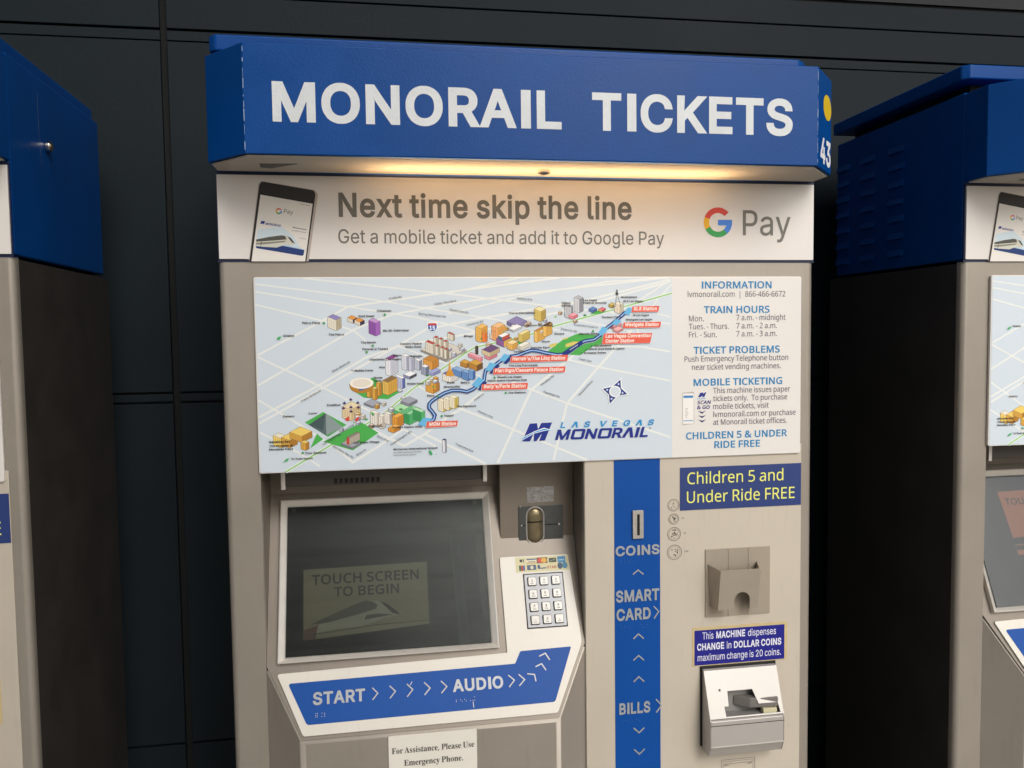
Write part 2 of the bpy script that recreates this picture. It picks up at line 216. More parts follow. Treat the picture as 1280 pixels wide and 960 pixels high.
85:[351,[21,360,0,-246,4,-21,4,-14,6,-12,8,-14,10,-13,10,-10,20,-15,13,-6,13,-5,17,-5,12,-3,12,-1,23,0,20,1,11,2,12,4,14,4,11,6,11,6,15,12,12,12,13,17,9,20,4,12,3,13,1,17,0,239,-75,0,0,-234,-2,-13,-6,-15,-5,-8,-9,-9,-11,-7,-7,-2,-14,-4,-8,0,-17,0,-10,1,-11,4,-6,3,-11,7,-8,9,-7,11,-4,11,-1,12,0,234]],
86:[328,[-15,360,133,-360,72,0,131,360,-81,0,-74,-214,-14,-43,-7,35,-78,221]],
87:[459,[-12,360,98,-360,72,0,6,14,55,201,1,0,54,-201,6,-14,72,0,99,360,-76,0,-6,-12,-56,-219,-1,19,-1,5,-26,94,-25,101,-6,12,-72,0,-58,-223,-1,1,-4,15,-50,195,-6,12]],
88:[324,[-22,0,89,0,63,89,26,41,-4,-9,4,-8,17,-24,62,-89,89,0,-127,185,121,175,-88,0,-38,-54,-40,-59,-76,113,-90,0,121,-177]],
89:[323,[113,0,76,0,0,146,133,214,-86,0,-7,-7,-2,-4,-67,-109,-9,-17,-78,129,-7,8,-87,0,134,-214]],
97:[269,[233,0,-1,191,-2,16,-3,12,-6,13,-6,10,-5,6,-11,10,-12,8,-8,4,-17,6,-24,4,-27,0,-22,-4,-22,-7,-10,-5,-12,-7,-15,-13,-8,-10,-6,-11,-14,-31,72,-20,8,18,4,6,6,6,7,4,9,4,6,1,17,1,12,-3,10,-6,3,-5,2,-5,1,-11,-7,-2,-54,-6,-27,-6,-22,-8,-13,-7,-10,-8,-9,-9,-9,-15,-4,-12,-2,-16,0,-18,3,-14,4,-11,3,-8,8,-12,10,-11,8,-6,10,-6,11,-5,10,-4,15,-3,11,-1,25,1,11,2,13,5,12,5,4,3,0,-10],[182,121,-23,-17,-2,-11,-6,-11,-6,-7,-12,-8,-8,-2,-12,-2,-11,1,-11,2,-6,3,-4,2,-4,5,-1,4,0,8,2,6,5,4,8,5,20,4,18,2,27,4,17,4]],
98:[292,[17,360,0,-360,72,0,0,13,11,-8,15,-6,19,-4,26,0,19,4,12,4,9,4,19,13,12,12,10,12,12,20,8,25,4,18,1,15,0,32,-3,22,-2,13,-9,24,-5,10,-12,16,-13,14,-13,10,-11,6,-12,5,-14,4,-13,2,-30,-1,-14,-2,-11,-4,-14,-9,0,96],[133,65,-11,2,-9,6,-7,7,-8,11,-3,8,-4,15,-1,17,0,23,3,16,5,14,6,10,7,7,5,4,9,4,8,2,15,0,9,-2,9,-4,10,-9,7,-11,5,-12,3,-12,1,-16,0,-22,-3,-16,-5,-13,-6,-11,-7,-8,-7,-5,-8,-3,-8,-2]],
99:[274,[166,-2,20,7,20,11,9,7,11,11,12,18,7,13,9,30,-71,18,-8,-24,-2,-5,-8,-9,-9,-6,-10,-3,-9,-2,-6,0,-11,1,-12,5,-7,5,-8,9,-7,12,-5,16,-2,17,0,23,3,16,7,16,7,11,8,7,6,5,12,3,16,1,16,-4,8,-4,6,-6,6,-9,9,-24,70,18,1,1,-11,31,-8,15,-13,16,-12,11,-10,7,-17,8,-18,6,-12,2,-11,1,-23,0,-22,-4,-12,-4,-10,-4,-11,-7,-15,-11,-10,-10,-7,-9,-6,-9,-11,-22,-4,-12,-5,-23,-1,-12,0,-32,2,-19,4,-15,4,-12,10,-21,8,-11,15,-16,7,-7,11,-8,19,-9,12,-4,14,-3,8,-1,23,0]],
100:[292,[255,360,-73,0,0,-96,-15,9,-11,4,-13,2,-30,1,-13,-2,-14,-4,-12,-5,-12,-6,-12,-10,-14,-14,-11,-16,-5,-10,-9,-23,-3,-12,-3,-24,0,-32,1,-13,4,-19,9,-26,11,-21,7,-8,15,-15,9,-7,10,-6,19,-8,11,-2,11,-2,25,0,19,4,15,6,12,8,0,-13,72,0],[135,65,-12,0,-10,2,-7,4,-10,9,-6,9,-6,14,-4,13,-1,15,0,23,3,14,5,16,5,8,7,7,10,8,6,2,12,2,14,-1,9,-2,9,-5,6,-6,6,-8,6,-12,4,-15,1,-17,0,-23,-2,-11,-5,-14,-5,-11,-5,-7,-10,-9,-10,-4]],
101:[279,[96,276,-13,-4,-12,-6,-14,-9,-8,-7,-12,-12,-6,-8,-12,-21,-9,-24,-2,-11,-3,-21,0,-32,3,-23,3,-10,4,-14,7,-13,11,-18,15,-17,11,-9,13,-8,13,-6,13,-4,23,-4,23,0,19,2,12,2,13,5,14,7,15,10,15,14,6,9,6,11,12,32,-33,9,-37,8,-9,-19,-4,-6,-6,-6,-8,-5,-9,-3,-9,-1,-10,0,-13,2,-9,3,-11,7,-6,6,-6,10,-5,16,174,0,-1,49,-1,16,-5,20,-6,18,-11,20,-8,9,-10,11,-17,12,-12,7,-11,4,-25,5,-30,1],[82,176,8,14,4,6,7,6,9,5,10,3,6,1,13,0,9,-2,10,-5,5,-4,7,-9,5,-8,2,-6,0,-1]],
102:[183,[35,0,73,0,0,209,55,0,0,68,-55,0,0,12,1,6,2,4,2,2,6,2,8,0,7,-1,22,-8,1,1,16,52,0,15,-14,6,-19,4,-11,1,-16,0,-19,-3,-16,-6,-17,-10,-10,-11,-8,-12,-4,-10,-4,-12,0,-9,0,-23,-48,0,0,-68,48,0]],
103:[292,[255,277,-72,0,0,-14,-7,5,-12,6,-15,4,-14,2,-22,0,-21,-4,-11,-4,-12,-5,-7,-4,-9,-7,-17,-17,-6,-8,-9,-16,-6,-13,-4,-13,-5,-21,-2,-21,1,-24,3,-23,3,-12,8,-21,11,-18,6,-8,11,-10,10,-8,14,-8,19,-8,22,-3,22,-1,20,3,10,3,11,6,7,4,0,-9,-2,-10,-1,-6,-3,-5,-7,-7,-14,-7,-13,-2,-16,0,-12,1,-9,3,-11,6,-8,9,-17,21,-59,-33,0,-2,13,-24,11,-13,13,-13,17,-10,13,-6,10,-3,26,-5,34,0,22,3,23,7,18,9,9,6,9,9,9,10,6,9,5,10,4,12,2,11,1,14],[138,211,8,-2,10,-4,10,-9,5,-7,5,-10,5,-16,1,-15,0,-23,-2,-12,-4,-13,-6,-10,-6,-7,-7,-5,-9,-4,-9,-1,-16,0,-13,3,-8,4,-6,6,-8,10,-4,10,-4,13,-1,15,0,21,3,12,6,17,5,9,9,9,4,3,9,4,8,2]],
104:[283,[17,360,0,-360,73,0,0,173,2,9,3,8,6,8,11,7,6,3,11,2,17,-1,5,-1,7,-4,5,-5,4,-7,4,-9,1,-11,0,-172,74,0,-1,185,-2,16,-2,11,-5,14,-5,10,-7,10,-8,8,-5,5,-10,7,-11,6,-14,5,-12,2,-11,1,-20,0,-13,-2,-15,-5,-17,-9,-5,-4,7,100]],
105:[128,[17,0,73,0,0,277,-73,0],[10,314,7,-13,13,-12,12,-5,7,-1,16,1,8,3,7,4,12,12,4,10,2,8,0,10,-2,9,-7,14,-12,10,-9,4,-9,2,-16,-1,-7,-3,-10,-5,-12,-13,-2,-5,-3,-9,0,-13]],
106:[128,[90,277,-73,0,-1,-286,-2,-6,-2,-4,-3,-1,-33,-1,0,-70,34,0,10,1,17,4,15,7,13,9,11,13,6,12,4,10,2,8,2,17],[95,310,3,11,0,10,-3,11,-6,11,-7,7,-12,7,-11,3,-11,0,-12,-3,-12,-7,-6,-7,-6,-11,-3,-11,0,-10,3,-11,5,-9,7,-8,12,-7,12,-3,11,0,11,3,12,7,8,8]],
107:[264,[17,360,0,-360,73,0,0,100,6,6,2,-2,81,-104,93,1,-120,153,113,121,-91,2,-84,-86,0,169]],
108:[142,[17,360,0,-295,2,-17,4,-13,6,-11,13,-12,10,-7,16,-5,14,-1,25,0,18,4,9,13,0,2,-6,23,-5,29,-32,-2,-1,5,0,287]],
109:[411,[373,0,0,188,-1,12,-3,16,-4,12,-4,8,-9,13,-12,12,-8,6,-12,6,-7,3,-17,4,-10,1,-24,-1,-12,-2,-13,-5,-19,-10,-7,-6,-4,-4,-1,1,-2,-3,-11,12,-9,7,-13,7,-12,3,-20,1,-12,0,-11,-3,-13,-4,-10,-5,-11,-9,7,17,-72,0,0,-277,73,0,0,174,1,8,2,7,3,5,7,9,9,5,11,3,15,-1,9,-4,6,-6,3,-5,1,-4,1,-5,0,-186,73,0,0,179,1,6,5,12,5,6,9,5,12,3,15,-1,9,-3,5,-3,3,-4,4,-9,1,-8,0,-183],[215,232,-6,13,-4,5,-5,-5,4,6,1,-1,2,2]],
110:[283,[246,0,-1,185,-2,18,-5,19,-5,10,-9,14,-10,10,-16,12,-17,7,-17,4,-11,1,-20,0,-13,-2,-15,-5,-17,-9,-4,-4,5,17,-72,0,0,-277,73,0,0,173,2,9,3,8,6,8,11,7,6,3,11,2,17,-1,5,-1,7,-4,5,-5,4,-7,4,-9,1,-11,0,-172]],
111:[286,[109,-4,17,-1,10,0,22,2,24,6,19,10,14,11,12,11,13,18,10,22,4,12,4,15,3,27,0,24,-2,12,-2,11,-5,19,-2,7,-10,19,-6,10,-10,12,-11,11,-12,8,-19,10,-12,4,-13,2,-18,2,-10,0,-22,-2,-22,-6,-10,-4,-11,-7,-15,-11,-10,-10,-13,-18,-11,-22,-7,-24,-2,-13,-2,-18,1,-24,1,-9,5,-25,5,-14,6,-14,14,-20,12,-12,9,-8,8,-6,11,-6,13,-5],[124,211,16,0,10,-2,8,-4,7,-5,8,-8,5,-10,5,-14,3,-16,1,-22,-2,-15,-5,-17,-4,-10,-6,-8,-10,-9,-8,-4,-12,-3,-15,0,-8,2,-10,4,-6,4,-8,10,-6,10,-5,12,-3,16,0,22,1,15,5,17,5,10,6,9,9,9,8,4]],
112:[292,[17,-91,73,0,0,103,11,-7,13,-6,16,-3,30,-1,22,5,9,3,10,5,14,9,11,9,11,12,10,14,5,10,6,15,5,21,3,24,0,32,-2,19,-3,16,-8,22,-6,12,-11,16,-17,17,-10,7,-9,5,-23,9,-17,3,-23,0,-13,-1,-10,-2,-15,-7,-10,-7,0,14,-72,0],[133,65,-11,2,-9,6,-7,7,-8,11,-3,8,-4,15,-1,17,0,23,3,16,5,14,6,10,7,7,5,4,9,4,8,2,15,0,9,-2,9,-4,10,-9,7,-11,5,-12,3,-12,1,-16,0,-22,-3,-16,-5,-13,-6,-11,-7,-8,-7,-5,-8,-3,-8,-2]],
113:[292,[255,-91,0,368,-72,0,0,-14,-11,7,-15,7,-10,2,-12,1,-23,0,-18,-3,-22,-9,-10,-5,-9,-7,-9,-8,-14,-17,-9,-16,-6,-12,-7,-25,-3,-24,0,-32,1,-13,4,-19,5,-16,5,-12,7,-12,9,-14,13,-13,7,-6,13,-9,16,-7,12,-3,15,-3,21,0,10,1,15,3,12,6,12,7,0,-103],[135,65,-12,0,-10,2,-7,4,-10,9,-6,9,-6,14,-4,13,-1,15,0,23,3,14,5,16,5,8,7,7,10,8,6,2,12,2,14,-1,9,-2,9,-5,6,-6,6,-8,6,-12,4,-15,1,-17,0,-23,-2,-11,-5,-14,-5,-11,-5,-7,-10,-9,-10,-4]],
114:[186,[17,0,73,0,0,173,1,8,2,5,4,7,5,5,6,5,12,4,8,1,14,0,31,-5,0,77,-48,0,-14,-2,-15,-6,-7,-5,0,10,-72,0]],
115:[254,[155,276,-18,3,-26,1,-19,-2,-20,-6,-19,-9,-16,-12,-10,-12,-8,-13,-3,-10,-3,-17,0,-17,2,-10,3,-10,4,-9,6,-9,9,-10,13,-9,20,-10,19,-6,52,-12,9,-5,4,-5,0,-5,-2,-6,-4,-3,-5,-4,-9,-4,-9,-1,-14,-1,-15,3,-6,3,-5,4,-5,8,-8,25,-69,-16,5,-24,5,-15,8,-14,5,-7,12,-11,10,-7,12,-7,14,-5,24,-4,26,-1,23,2,26,8,15,8,17,14,6,6,7,11,5,8,3,10,3,18,0,17,-2,9,-3,9,-5,10,-5,8,-11,11,-12,9,-18,8,-20,7,-46,10,-9,3,-7,4,-3,5,-1,6,1,4,5,6,8,4,7,2,10,1,14,-1,11,-4,9,-11,9,-23,68,16,-7,24,-6,13,-8,13,-7,9,-11,10,-12,8,-9,4]],
116:[166,[24,336,0,-59,-37,0,0,-68,37,0,0,-138,2,-16,3,-11,6,-11,5,-7,9,-10,9,-7,14,-6,14,-4,15,-2,25,1,20,5,9,13,-12,56,-25,-5,-10,0,-8,1,-2,3,0,4,0,134,50,0,0,68,-50,0,0,59]],
117:[283,[17,277,0,-186,2,-17,6,-19,4,-9,9,-15,11,-11,7,-6,8,-5,17,-7,9,-3,12,-2,21,0,11,1,12,2,13,5,15,8,4,4,1,0,-6,-17,73,0,0,277,-74,0,0,-167,-2,-12,-2,-7,-4,-8,-6,-7,-6,-4,-8,-3,-11,-2,-17,0,-10,4,-10,11,-5,12,-1,11,0,172]],
118:[269,[-14,277,106,-276,64,-1,106,277,-79,0,-58,-162,-8,18,-50,143]],
119:[383,[372,277,-76,0,-6,-12,-36,-129,-35,129,-6,12,-65,0,-39,-142,-37,130,-5,12,-76,0,84,-277,63,0,6,12,14,52,25,85,1,-15,35,-122,5,-12,63,0]],
121:[269,[20,-88,21,-4,19,-1,17,2,13,3,13,6,14,10,10,9,8,12,8,15,4,11,115,302,-79,0,-58,-162,-59,162,-80,0,100,-260,-9,-26,-4,-6,-4,-5,-3,-2,-10,-1,-30,5,-14,-55,0,-2]],
122:[264,[234,0,0,70,-121,0,117,153,0,54,-217,0,0,-70,116,-1,-119,-153,0,-53]]}),
'G': (360, {
78:[359,[317,0,0,360,-68,0,0,-239,-81,126,-68,107,-5,6,-69,0,0,-360,69,0,0,211,-8,55,16,-41,19,-30,121,-189,5,-6]],
101:[281,[99,274,-11,-4,-12,-5,-15,-10,-8,-6,-12,-13,-5,-7,-12,-20,-10,-27,-2,-8,-2,-23,0,-31,2,-22,3,-12,6,-15,8,-16,8,-12,16,-18,10,-8,13,-8,14,-6,11,-4,24,-4,23,0,19,2,11,2,12,4,16,8,14,10,14,14,12,18,11,28,-30,9,-34,7,-9,-20,-7,-7,-7,-7,-6,-2,-9,-3,-10,-2,-11,0,-12,2,-16,6,-13,11,-10,14,-5,16,0,6,178,0,0,45,-2,18,-4,19,-6,17,-13,21,-5,8,-11,11,-18,12,-10,6,-15,5,-21,4,-30,1],[79,171,2,9,5,10,8,10,9,8,8,4,11,4,7,0,14,0,9,-2,14,-6,4,-4,8,-10,6,-10,4,-12,0,-1]],
104:[285,[22,360,0,-360,66,0,0,169,1,9,1,6,4,9,4,6,6,6,6,4,9,4,13,3,18,-1,12,-5,8,-7,6,-8,4,-12,1,-12,0,-171,66,0,0,186,-2,16,-3,10,-4,13,-6,11,-6,9,-6,6,-7,7,-9,6,-12,6,-12,4,-12,3,-12,1,-19,0,-13,-3,-15,-4,-17,-9,-9,-9,5,107]],
105:[125,[22,0,66,0,0,275,-66,0],[15,319,6,-13,13,-10,10,-5,4,0,17,0,8,3,6,4,11,11,4,9,2,7,0,9,-2,8,-6,13,-12,10,-8,3,-8,2,-15,-1,-7,-2,-8,-5,-10,-11,-3,-5,-3,-9,0,-12]],
107:[266,[22,360,0,-360,66,0,0,100,11,10,87,-110,84,0,-121,154,114,119,-82,2,-93,-95,0,180]],
108:[140,[22,360,0,-297,2,-17,4,-13,6,-10,12,-12,9,-6,17,-5,13,-1,24,0,16,4,2,1,6,10,-6,21,-5,27,-30,-2,-2,1,-2,6,0,293]],
109:[416,[378,0,0,188,-1,12,-3,17,-4,9,-4,10,-8,12,-12,12,-8,5,-11,6,-10,4,-14,3,-24,1,-21,-3,-12,-4,-10,-5,-10,-6,-10,-9,-6,-6,7,-15,-8,15,-5,6,-10,10,-7,6,-14,7,-10,3,-20,1,-13,0,-11,-3,-11,-4,-11,-5,-10,-8,-6,-6,6,22,-65,0,0,-275,66,0,0,174,1,11,5,12,4,6,4,4,11,6,13,3,16,-1,11,-4,8,-8,5,-10,1,-6,0,-187,66,0,0,179,1,7,2,8,3,6,6,7,6,4,5,3,13,2,16,0,12,-5,5,-3,4,-4,3,-5,2,-7,1,-8,0,-184]],
110:[285,[247,0,0,186,-2,16,-5,18,-5,11,-9,13,-10,11,-7,6,-9,6,-13,5,-19,5,-12,1,-19,0,-13,-3,-15,-4,-8,-4,-10,-6,-8,-8,4,22,-65,0,0,-275,66,0,0,169,1,9,1,6,4,9,4,6,6,6,6,4,9,4,13,3,18,-1,12,-5,8,-7,6,-8,4,-12,1,-12,0,-171]],
112:[294,[22,-94,66,0,0,111,8,-7,10,-6,14,-6,14,-3,29,0,18,3,12,4,11,5,15,10,9,8,12,13,9,13,6,12,5,12,5,21,4,25,0,32,-3,19,-3,17,-8,21,-6,13,-11,14,-7,9,-10,9,-8,6,-11,6,-19,7,-20,4,-26,0,-18,-3,-14,-6,-14,-9,-4,-5,0,20,-65,0],[136,57,-12,3,-10,6,-9,8,-7,10,-4,9,-5,19,-2,17,1,25,2,14,5,17,7,11,8,9,6,5,11,4,9,2,17,0,9,-2,10,-4,12,-11,6,-8,5,-12,5,-18,2,-16,-1,-24,-3,-18,-5,-13,-6,-11,-9,-10,-7,-5,-9,-5,-10,-2]],
115:[255,[158,274,-18,3,-26,1,-19,-2,-19,-6,-20,-9,-12,-9,-13,-14,-7,-13,-3,-9,-3,-17,0,-17,2,-10,6,-17,6,-9,10,-10,11,-8,21,-10,18,-6,48,-11,9,-3,9,-6,4,-6,1,-7,-1,-4,-3,-4,-4,-4,-5,-5,-11,-4,-18,-2,-14,0,-9,3,-10,4,-3,3,-5,6,-3,5,-7,22,-62,-14,4,-22,6,-14,6,-12,6,-7,12,-12,9,-7,12,-6,14,-5,24,-5,26,0,22,2,27,8,15,8,16,13,13,16,4,8,3,9,3,18,0,17,-2,9,-2,8,-5,10,-5,8,-11,11,-12,8,-18,9,-19,6,-47,10,-10,4,-9,5,-3,3,-2,4,0,7,0,4,3,5,5,5,12,6,7,2,9,0,15,-1,6,-1,8,-4,7,-8,3,-5,8,-20,61,14,-6,22,-6,13,-7,12,-7,8,-11,10,-12,8]],
116:[165,[147,2,7,11,-11,51,-21,-4,-17,-1,-5,2,-2,2,-2,9,0,142,51,0,0,61,-51,0,0,60,-66,0,0,-60,-39,0,0,-61,39,0,0,-145,1,-15,3,-12,6,-11,4,-6,9,-10,14,-9,9,-4,12,-3,16,-2,25,1]],
120:[264,[-11,0,78,0,49,73,8,15,1,0,9,-17,47,-71,79,0,-97,138,0,2,14,20,79,115,-78,0,-41,-61,-12,-21,-52,82,-79,0,92,-135]]}),
'T': (240, {
38:[210,[71,239,-14,-6,-10,-8,-6,-9,-6,-14,-2,-9,0,-11,3,-16,7,-14,17,-22,-19,-15,-9,-9,-10,-12,-4,-8,-3,-11,-1,-19,2,-10,7,-16,7,-9,5,-5,10,-7,15,-8,15,-3,11,-1,14,0,20,4,19,8,9,6,4,4,16,-19,39,0,-35,42,8,11,7,17,3,17,1,21,-31,0,0,-14,-2,-10,-3,-11,-3,-6,-48,57,26,21,11,11,7,12,4,12,0,13,-1,10,-5,10,-6,10,-8,7,-7,5,-8,4,-7,1,-12,2,-16,-1],[133,42,-13,-9,-8,-4,-9,-3,-17,-1,-8,1,-7,2,-6,3,-8,6,-5,6,-2,4,-3,12,0,11,2,6,5,8,5,6,8,7,12,9],[85,148,-10,13,-7,12,-3,10,1,11,4,9,5,5,3,2,10,4,14,-1,8,-3,7,-8,3,-8,-1,-11,-2,-7,-5,-6,-12,-11]],
39:[98,[34,148,27,0,4,92,-34,0]],
44:[90,[16,-55,24,0,26,92,-36,0]],
45:[213,[51,87,107,0,0,30,-107,0]],
46:[90,[65,9,2,9,0,10,-4,7,-7,6,-7,3,-11,-1,-8,-4,-6,-7,-3,-8,1,-9,4,-8,6,-6,8,-3,10,1,8,3]],
47:[118,[111,251,-30,0,0,-1,-77,-285,30,0,1,1]],
48:[213,[109,243,-12,0,-9,-1,-15,-5,-14,-9,-8,-7,-8,-10,-10,-17,-6,-17,-4,-21,-3,-29,1,-29,4,-25,5,-20,11,-21,11,-14,14,-11,7,-4,10,-3,18,-3,21,1,15,5,8,4,8,6,11,11,8,12,5,10,6,17,5,20,2,29,-1,30,-3,24,-6,21,-4,9,-7,13,-12,15,-14,10,-12,5,-8,3],[108,214,9,-2,10,-4,11,-10,7,-10,5,-13,5,-18,2,-20,1,-25,-2,-19,-3,-17,-4,-14,-5,-12,-6,-8,-6,-6,-6,-4,-10,-4,-14,-1,-10,2,-11,5,-9,8,-7,12,-6,15,-4,16,-2,15,-1,27,2,22,3,15,4,14,7,13,5,7,8,8,4,2,10,5]],
50:[213,[28,0,154,0,0,30,-108,0,52,54,25,28,14,19,6,10,4,11,3,13,1,13,-1,10,-4,12,-5,10,-8,10,-8,8,-12,7,-15,6,-13,2,-17,0,-18,-3,-13,-6,-11,-8,-9,-8,-10,-16,-3,-7,-2,-10,-1,-17,32,0,1,12,2,8,2,6,5,6,6,6,10,5,8,2,9,1,13,-2,8,-3,8,-4,6,-6,2,-3,4,-7,2,-11,0,-8,-4,-15,-6,-12,-9,-11,-100,-107]],
65:[225,[92,240,-87,-240,36,0,23,66,95,0,23,-66,35,0,-87,240],[111,209,7,-27,7,-23,23,-63,-73,0,16,47,2,9,12,33]],
66:[214,[26,240,0,-240,95,0,11,1,16,3,9,3,10,5,9,6,5,5,6,9,5,9,4,16,0,13,-1,9,-3,10,-6,12,-5,7,-9,8,-14,7,-8,2,9,3,11,7,7,8,4,6,3,7,2,12,0,15,-2,14,-6,11,-8,12,-9,7,-13,7,-12,4,-18,2],[60,107,63,0,11,-2,8,-4,5,-4,8,-7,4,-6,3,-7,1,-8,0,-9,-1,-5,-4,-8,-7,-8,-3,-2,-7,-3,-10,-3,-13,-1,-58,0],[60,136,0,74,55,0,9,-1,13,-4,6,-4,4,-5,5,-7,1,-5,1,-7,0,-10,-2,-7,-3,-6,-4,-4,-6,-6,-9,-5,-13,-3]],
67:[239,[175,9,9,6,9,7,12,14,10,18,4,10,3,14,-34,0,-4,-14,-5,-8,-4,-6,-14,-12,-12,-6,-13,-3,-16,-1,-10,1,-13,4,-12,6,-11,10,-10,13,-7,13,-5,17,-2,17,0,22,2,17,7,21,4,8,9,13,8,7,12,7,10,4,8,3,10,1,16,-1,13,-3,11,-6,10,-7,8,-8,6,-12,4,-13,34,0,-3,13,-4,11,-8,16,-6,8,-9,9,-13,10,-15,7,-15,5,-19,2,-15,0,-12,-1,-17,-5,-18,-9,-13,-10,-8,-8,-13,-18,-8,-16,-3,-9,-5,-25,-1,-10,0,-25,3,-22,6,-22,10,-18,5,-8,9,-10,10,-9,8,-6,18,-9,21,-5,8,-1,18,0,20,3,12,4]],
68:[235,[26,0,87,0,12,1,14,3,15,6,18,10,15,12,11,15,9,18,4,11,3,17,2,21,0,19,-1,11,-2,11,-5,16,-10,22,-11,15,-15,13,-10,6,-13,6,-11,3,-11,3,-17,1,-84,0],[60,30,0,180,53,0,14,-3,14,-4,12,-8,14,-13,8,-15,4,-13,4,-23,0,-22,-3,-19,-5,-18,-8,-13,-10,-11,-10,-7,-12,-6,-9,-2,-16,-3]],
69:[197,[176,0,0,30,-116,0,0,76,107,0,0,30,-107,0,0,74,115,0,0,30,-149,0,0,-240]],
70:[193,[26,0,34,0,0,103,102,0,0,30,-102,0,0,77,113,0,0,30,-147,0]],
71:[244,[143,242,-24,1,-13,-1,-11,-2,-17,-6,-17,-11,-15,-13,-5,-7,-10,-16,-8,-21,-5,-22,-1,-30,1,-20,5,-20,3,-10,9,-18,13,-18,11,-10,7,-5,19,-10,20,-5,15,-1,15,0,9,1,16,4,13,5,9,6,13,10,13,15,5,8,5,12,4,17,2,15,0,33,-94,0,0,-31,61,0,-1,-11,-5,-15,-9,-15,-11,-12,-15,-7,-15,-3,-18,0,-13,2,-16,7,-8,5,-12,12,-9,16,-7,21,-2,17,0,22,2,17,6,17,9,18,11,12,11,8,15,6,11,2,16,0,15,-3,7,-3,8,-4,12,-10,9,-13,6,-16,34,0,-4,18,-5,12,-9,13,-4,6,-7,6,-12,10,-11,6,-15,6]],
72:[242,[26,0,34,0,0,108,120,0,0,-108,34,0,0,240,-34,0,0,-102,-120,0,0,102,-34,0]],
73:[142,[13,0,114,0,0,30,-40,0,0,180,40,0,0,30,-114,0,0,-30,40,0,0,-180,-40,0]],
76:[185,[26,240,0,-240,143,0,0,30,-109,0,0,210]],
77:[294,[266,240,-47,0,-38,-103,-20,-48,-15,-47,-15,47,-34,84,-25,67,-46,0,0,-240,32,0,0,158,-2,41,21,-63,31,-76,23,-60,29,0,54,136,17,49,2,8,-1,-31,0,-162,34,0]],
78:[245,[217,240,-34,0,0,-173,3,-24,-4,10,-13,22,-57,89,-47,75,-1,1,-38,0,0,-240,34,0,0,143,-3,54,22,-41,13,-20,86,-135,1,-1,38,0]],
79:[250,[143,242,-20,1,-20,-1,-12,-4,-14,-5,-16,-10,-14,-14,-14,-19,-7,-14,-3,-10,-5,-22,-1,-18,0,-19,3,-21,6,-23,10,-18,11,-15,14,-13,16,-10,14,-5,14,-4,20,-1,11,0,11,2,15,4,9,4,16,10,14,13,11,15,9,19,7,22,3,28,-1,28,-5,24,-8,19,-5,9,-11,15,-14,14,-16,10,-14,5],[132,211,12,-2,16,-7,10,-7,12,-13,9,-18,4,-15,3,-18,0,-23,-3,-17,-4,-15,-9,-17,-12,-14,-10,-7,-16,-7,-12,-2,-16,0,-14,2,-16,8,-6,4,-9,9,-7,9,-7,15,-5,16,-2,17,0,22,2,17,6,20,9,15,9,11,10,7,13,7,17,3]],
80:[209,[26,0,34,0,0,86,60,1,22,4,14,5,10,8,9,8,8,11,6,17,2,15,0,17,-2,13,-3,11,-7,13,-10,12,-13,8,-8,4,-8,3,-20,4,-94,0],[60,116,0,94,53,0,9,-1,7,-1,8,-4,10,-8,6,-8,3,-7,2,-10,0,-13,-3,-15,-4,-8,-7,-8,-11,-7,-13,-3,-7,-1]],
82:[211,[26,240,0,-240,34,0,0,92,26,0,28,0,48,-92,40,0,-54,98,14,6,5,4,9,8,6,10,6,13,3,17,1,14,-1,10,-4,16,-5,9,-5,8,-7,8,-14,9,-7,4,-15,4,-19,2],[60,210,60,-1,14,-3,10,-6,6,-6,3,-5,5,-14,0,-14,-1,-7,-2,-9,-4,-7,-10,-9,-8,-3,-7,-3,-12,-1,-54,0]],
83:[210,[120,243,-20,0,-18,-2,-14,-4,-16,-8,-10,-8,-9,-10,-7,-14,-3,-15,0,-17,3,-13,7,-12,11,-10,14,-9,16,-7,45,-12,17,-6,7,-4,7,-5,4,-5,3,-6,2,-7,-1,-11,-3,-7,-5,-8,-7,-5,-11,-7,-9,-3,-11,-1,-13,-1,-12,2,-12,4,-9,4,-8,8,-3,5,-3,7,-2,11,-34,0,2,-15,4,-13,6,-11,8,-9,10,-8,13,-7,12,-4,15,-3,12,-1,24,1,15,3,20,8,12,8,9,10,9,15,4,14,0,20,-4,15,-2,5,-5,8,-12,11,-23,12,-33,11,-13,2,-23,9,-10,7,-6,6,-3,4,-2,6,0,10,3,8,5,8,4,4,7,5,8,4,13,3,13,0,11,-1,10,-3,11,-6,7,-7,3,-4,3,-7,2,-10,33,0,-1,15,-4,11,-6,11,-9,9,-9,7,-12,7,-13,5]],
84:[211,[121,0,0,210,74,0,0,30,-182,0,0,-30,75,0,0,-210]],
86:[225,[5,240,88,-240,37,0,87,240,-35,0,-52,-151,-12,-34,-6,-24,-17,56,-54,153]],
87:[321,[313,240,-34,0,-1,-2,-44,-170,-5,-32,-13,58,-18,69,-20,75,0,2,-37,0,-43,-163,-6,-23,-2,-19,-2,14,-5,20,-2,13,-6,19,-35,137,-1,2,-34,0,65,-240,38,0,1,2,40,147,7,29,3,20,2,-16,6,-23,42,-157,1,-2,37,0]],
89:[221,[92,0,34,0,0,98,88,142,-38,0,-1,-1,-52,-85,-7,-13,-6,-13,-14,26,-52,85,-1,1,-39,0,88,-142]],
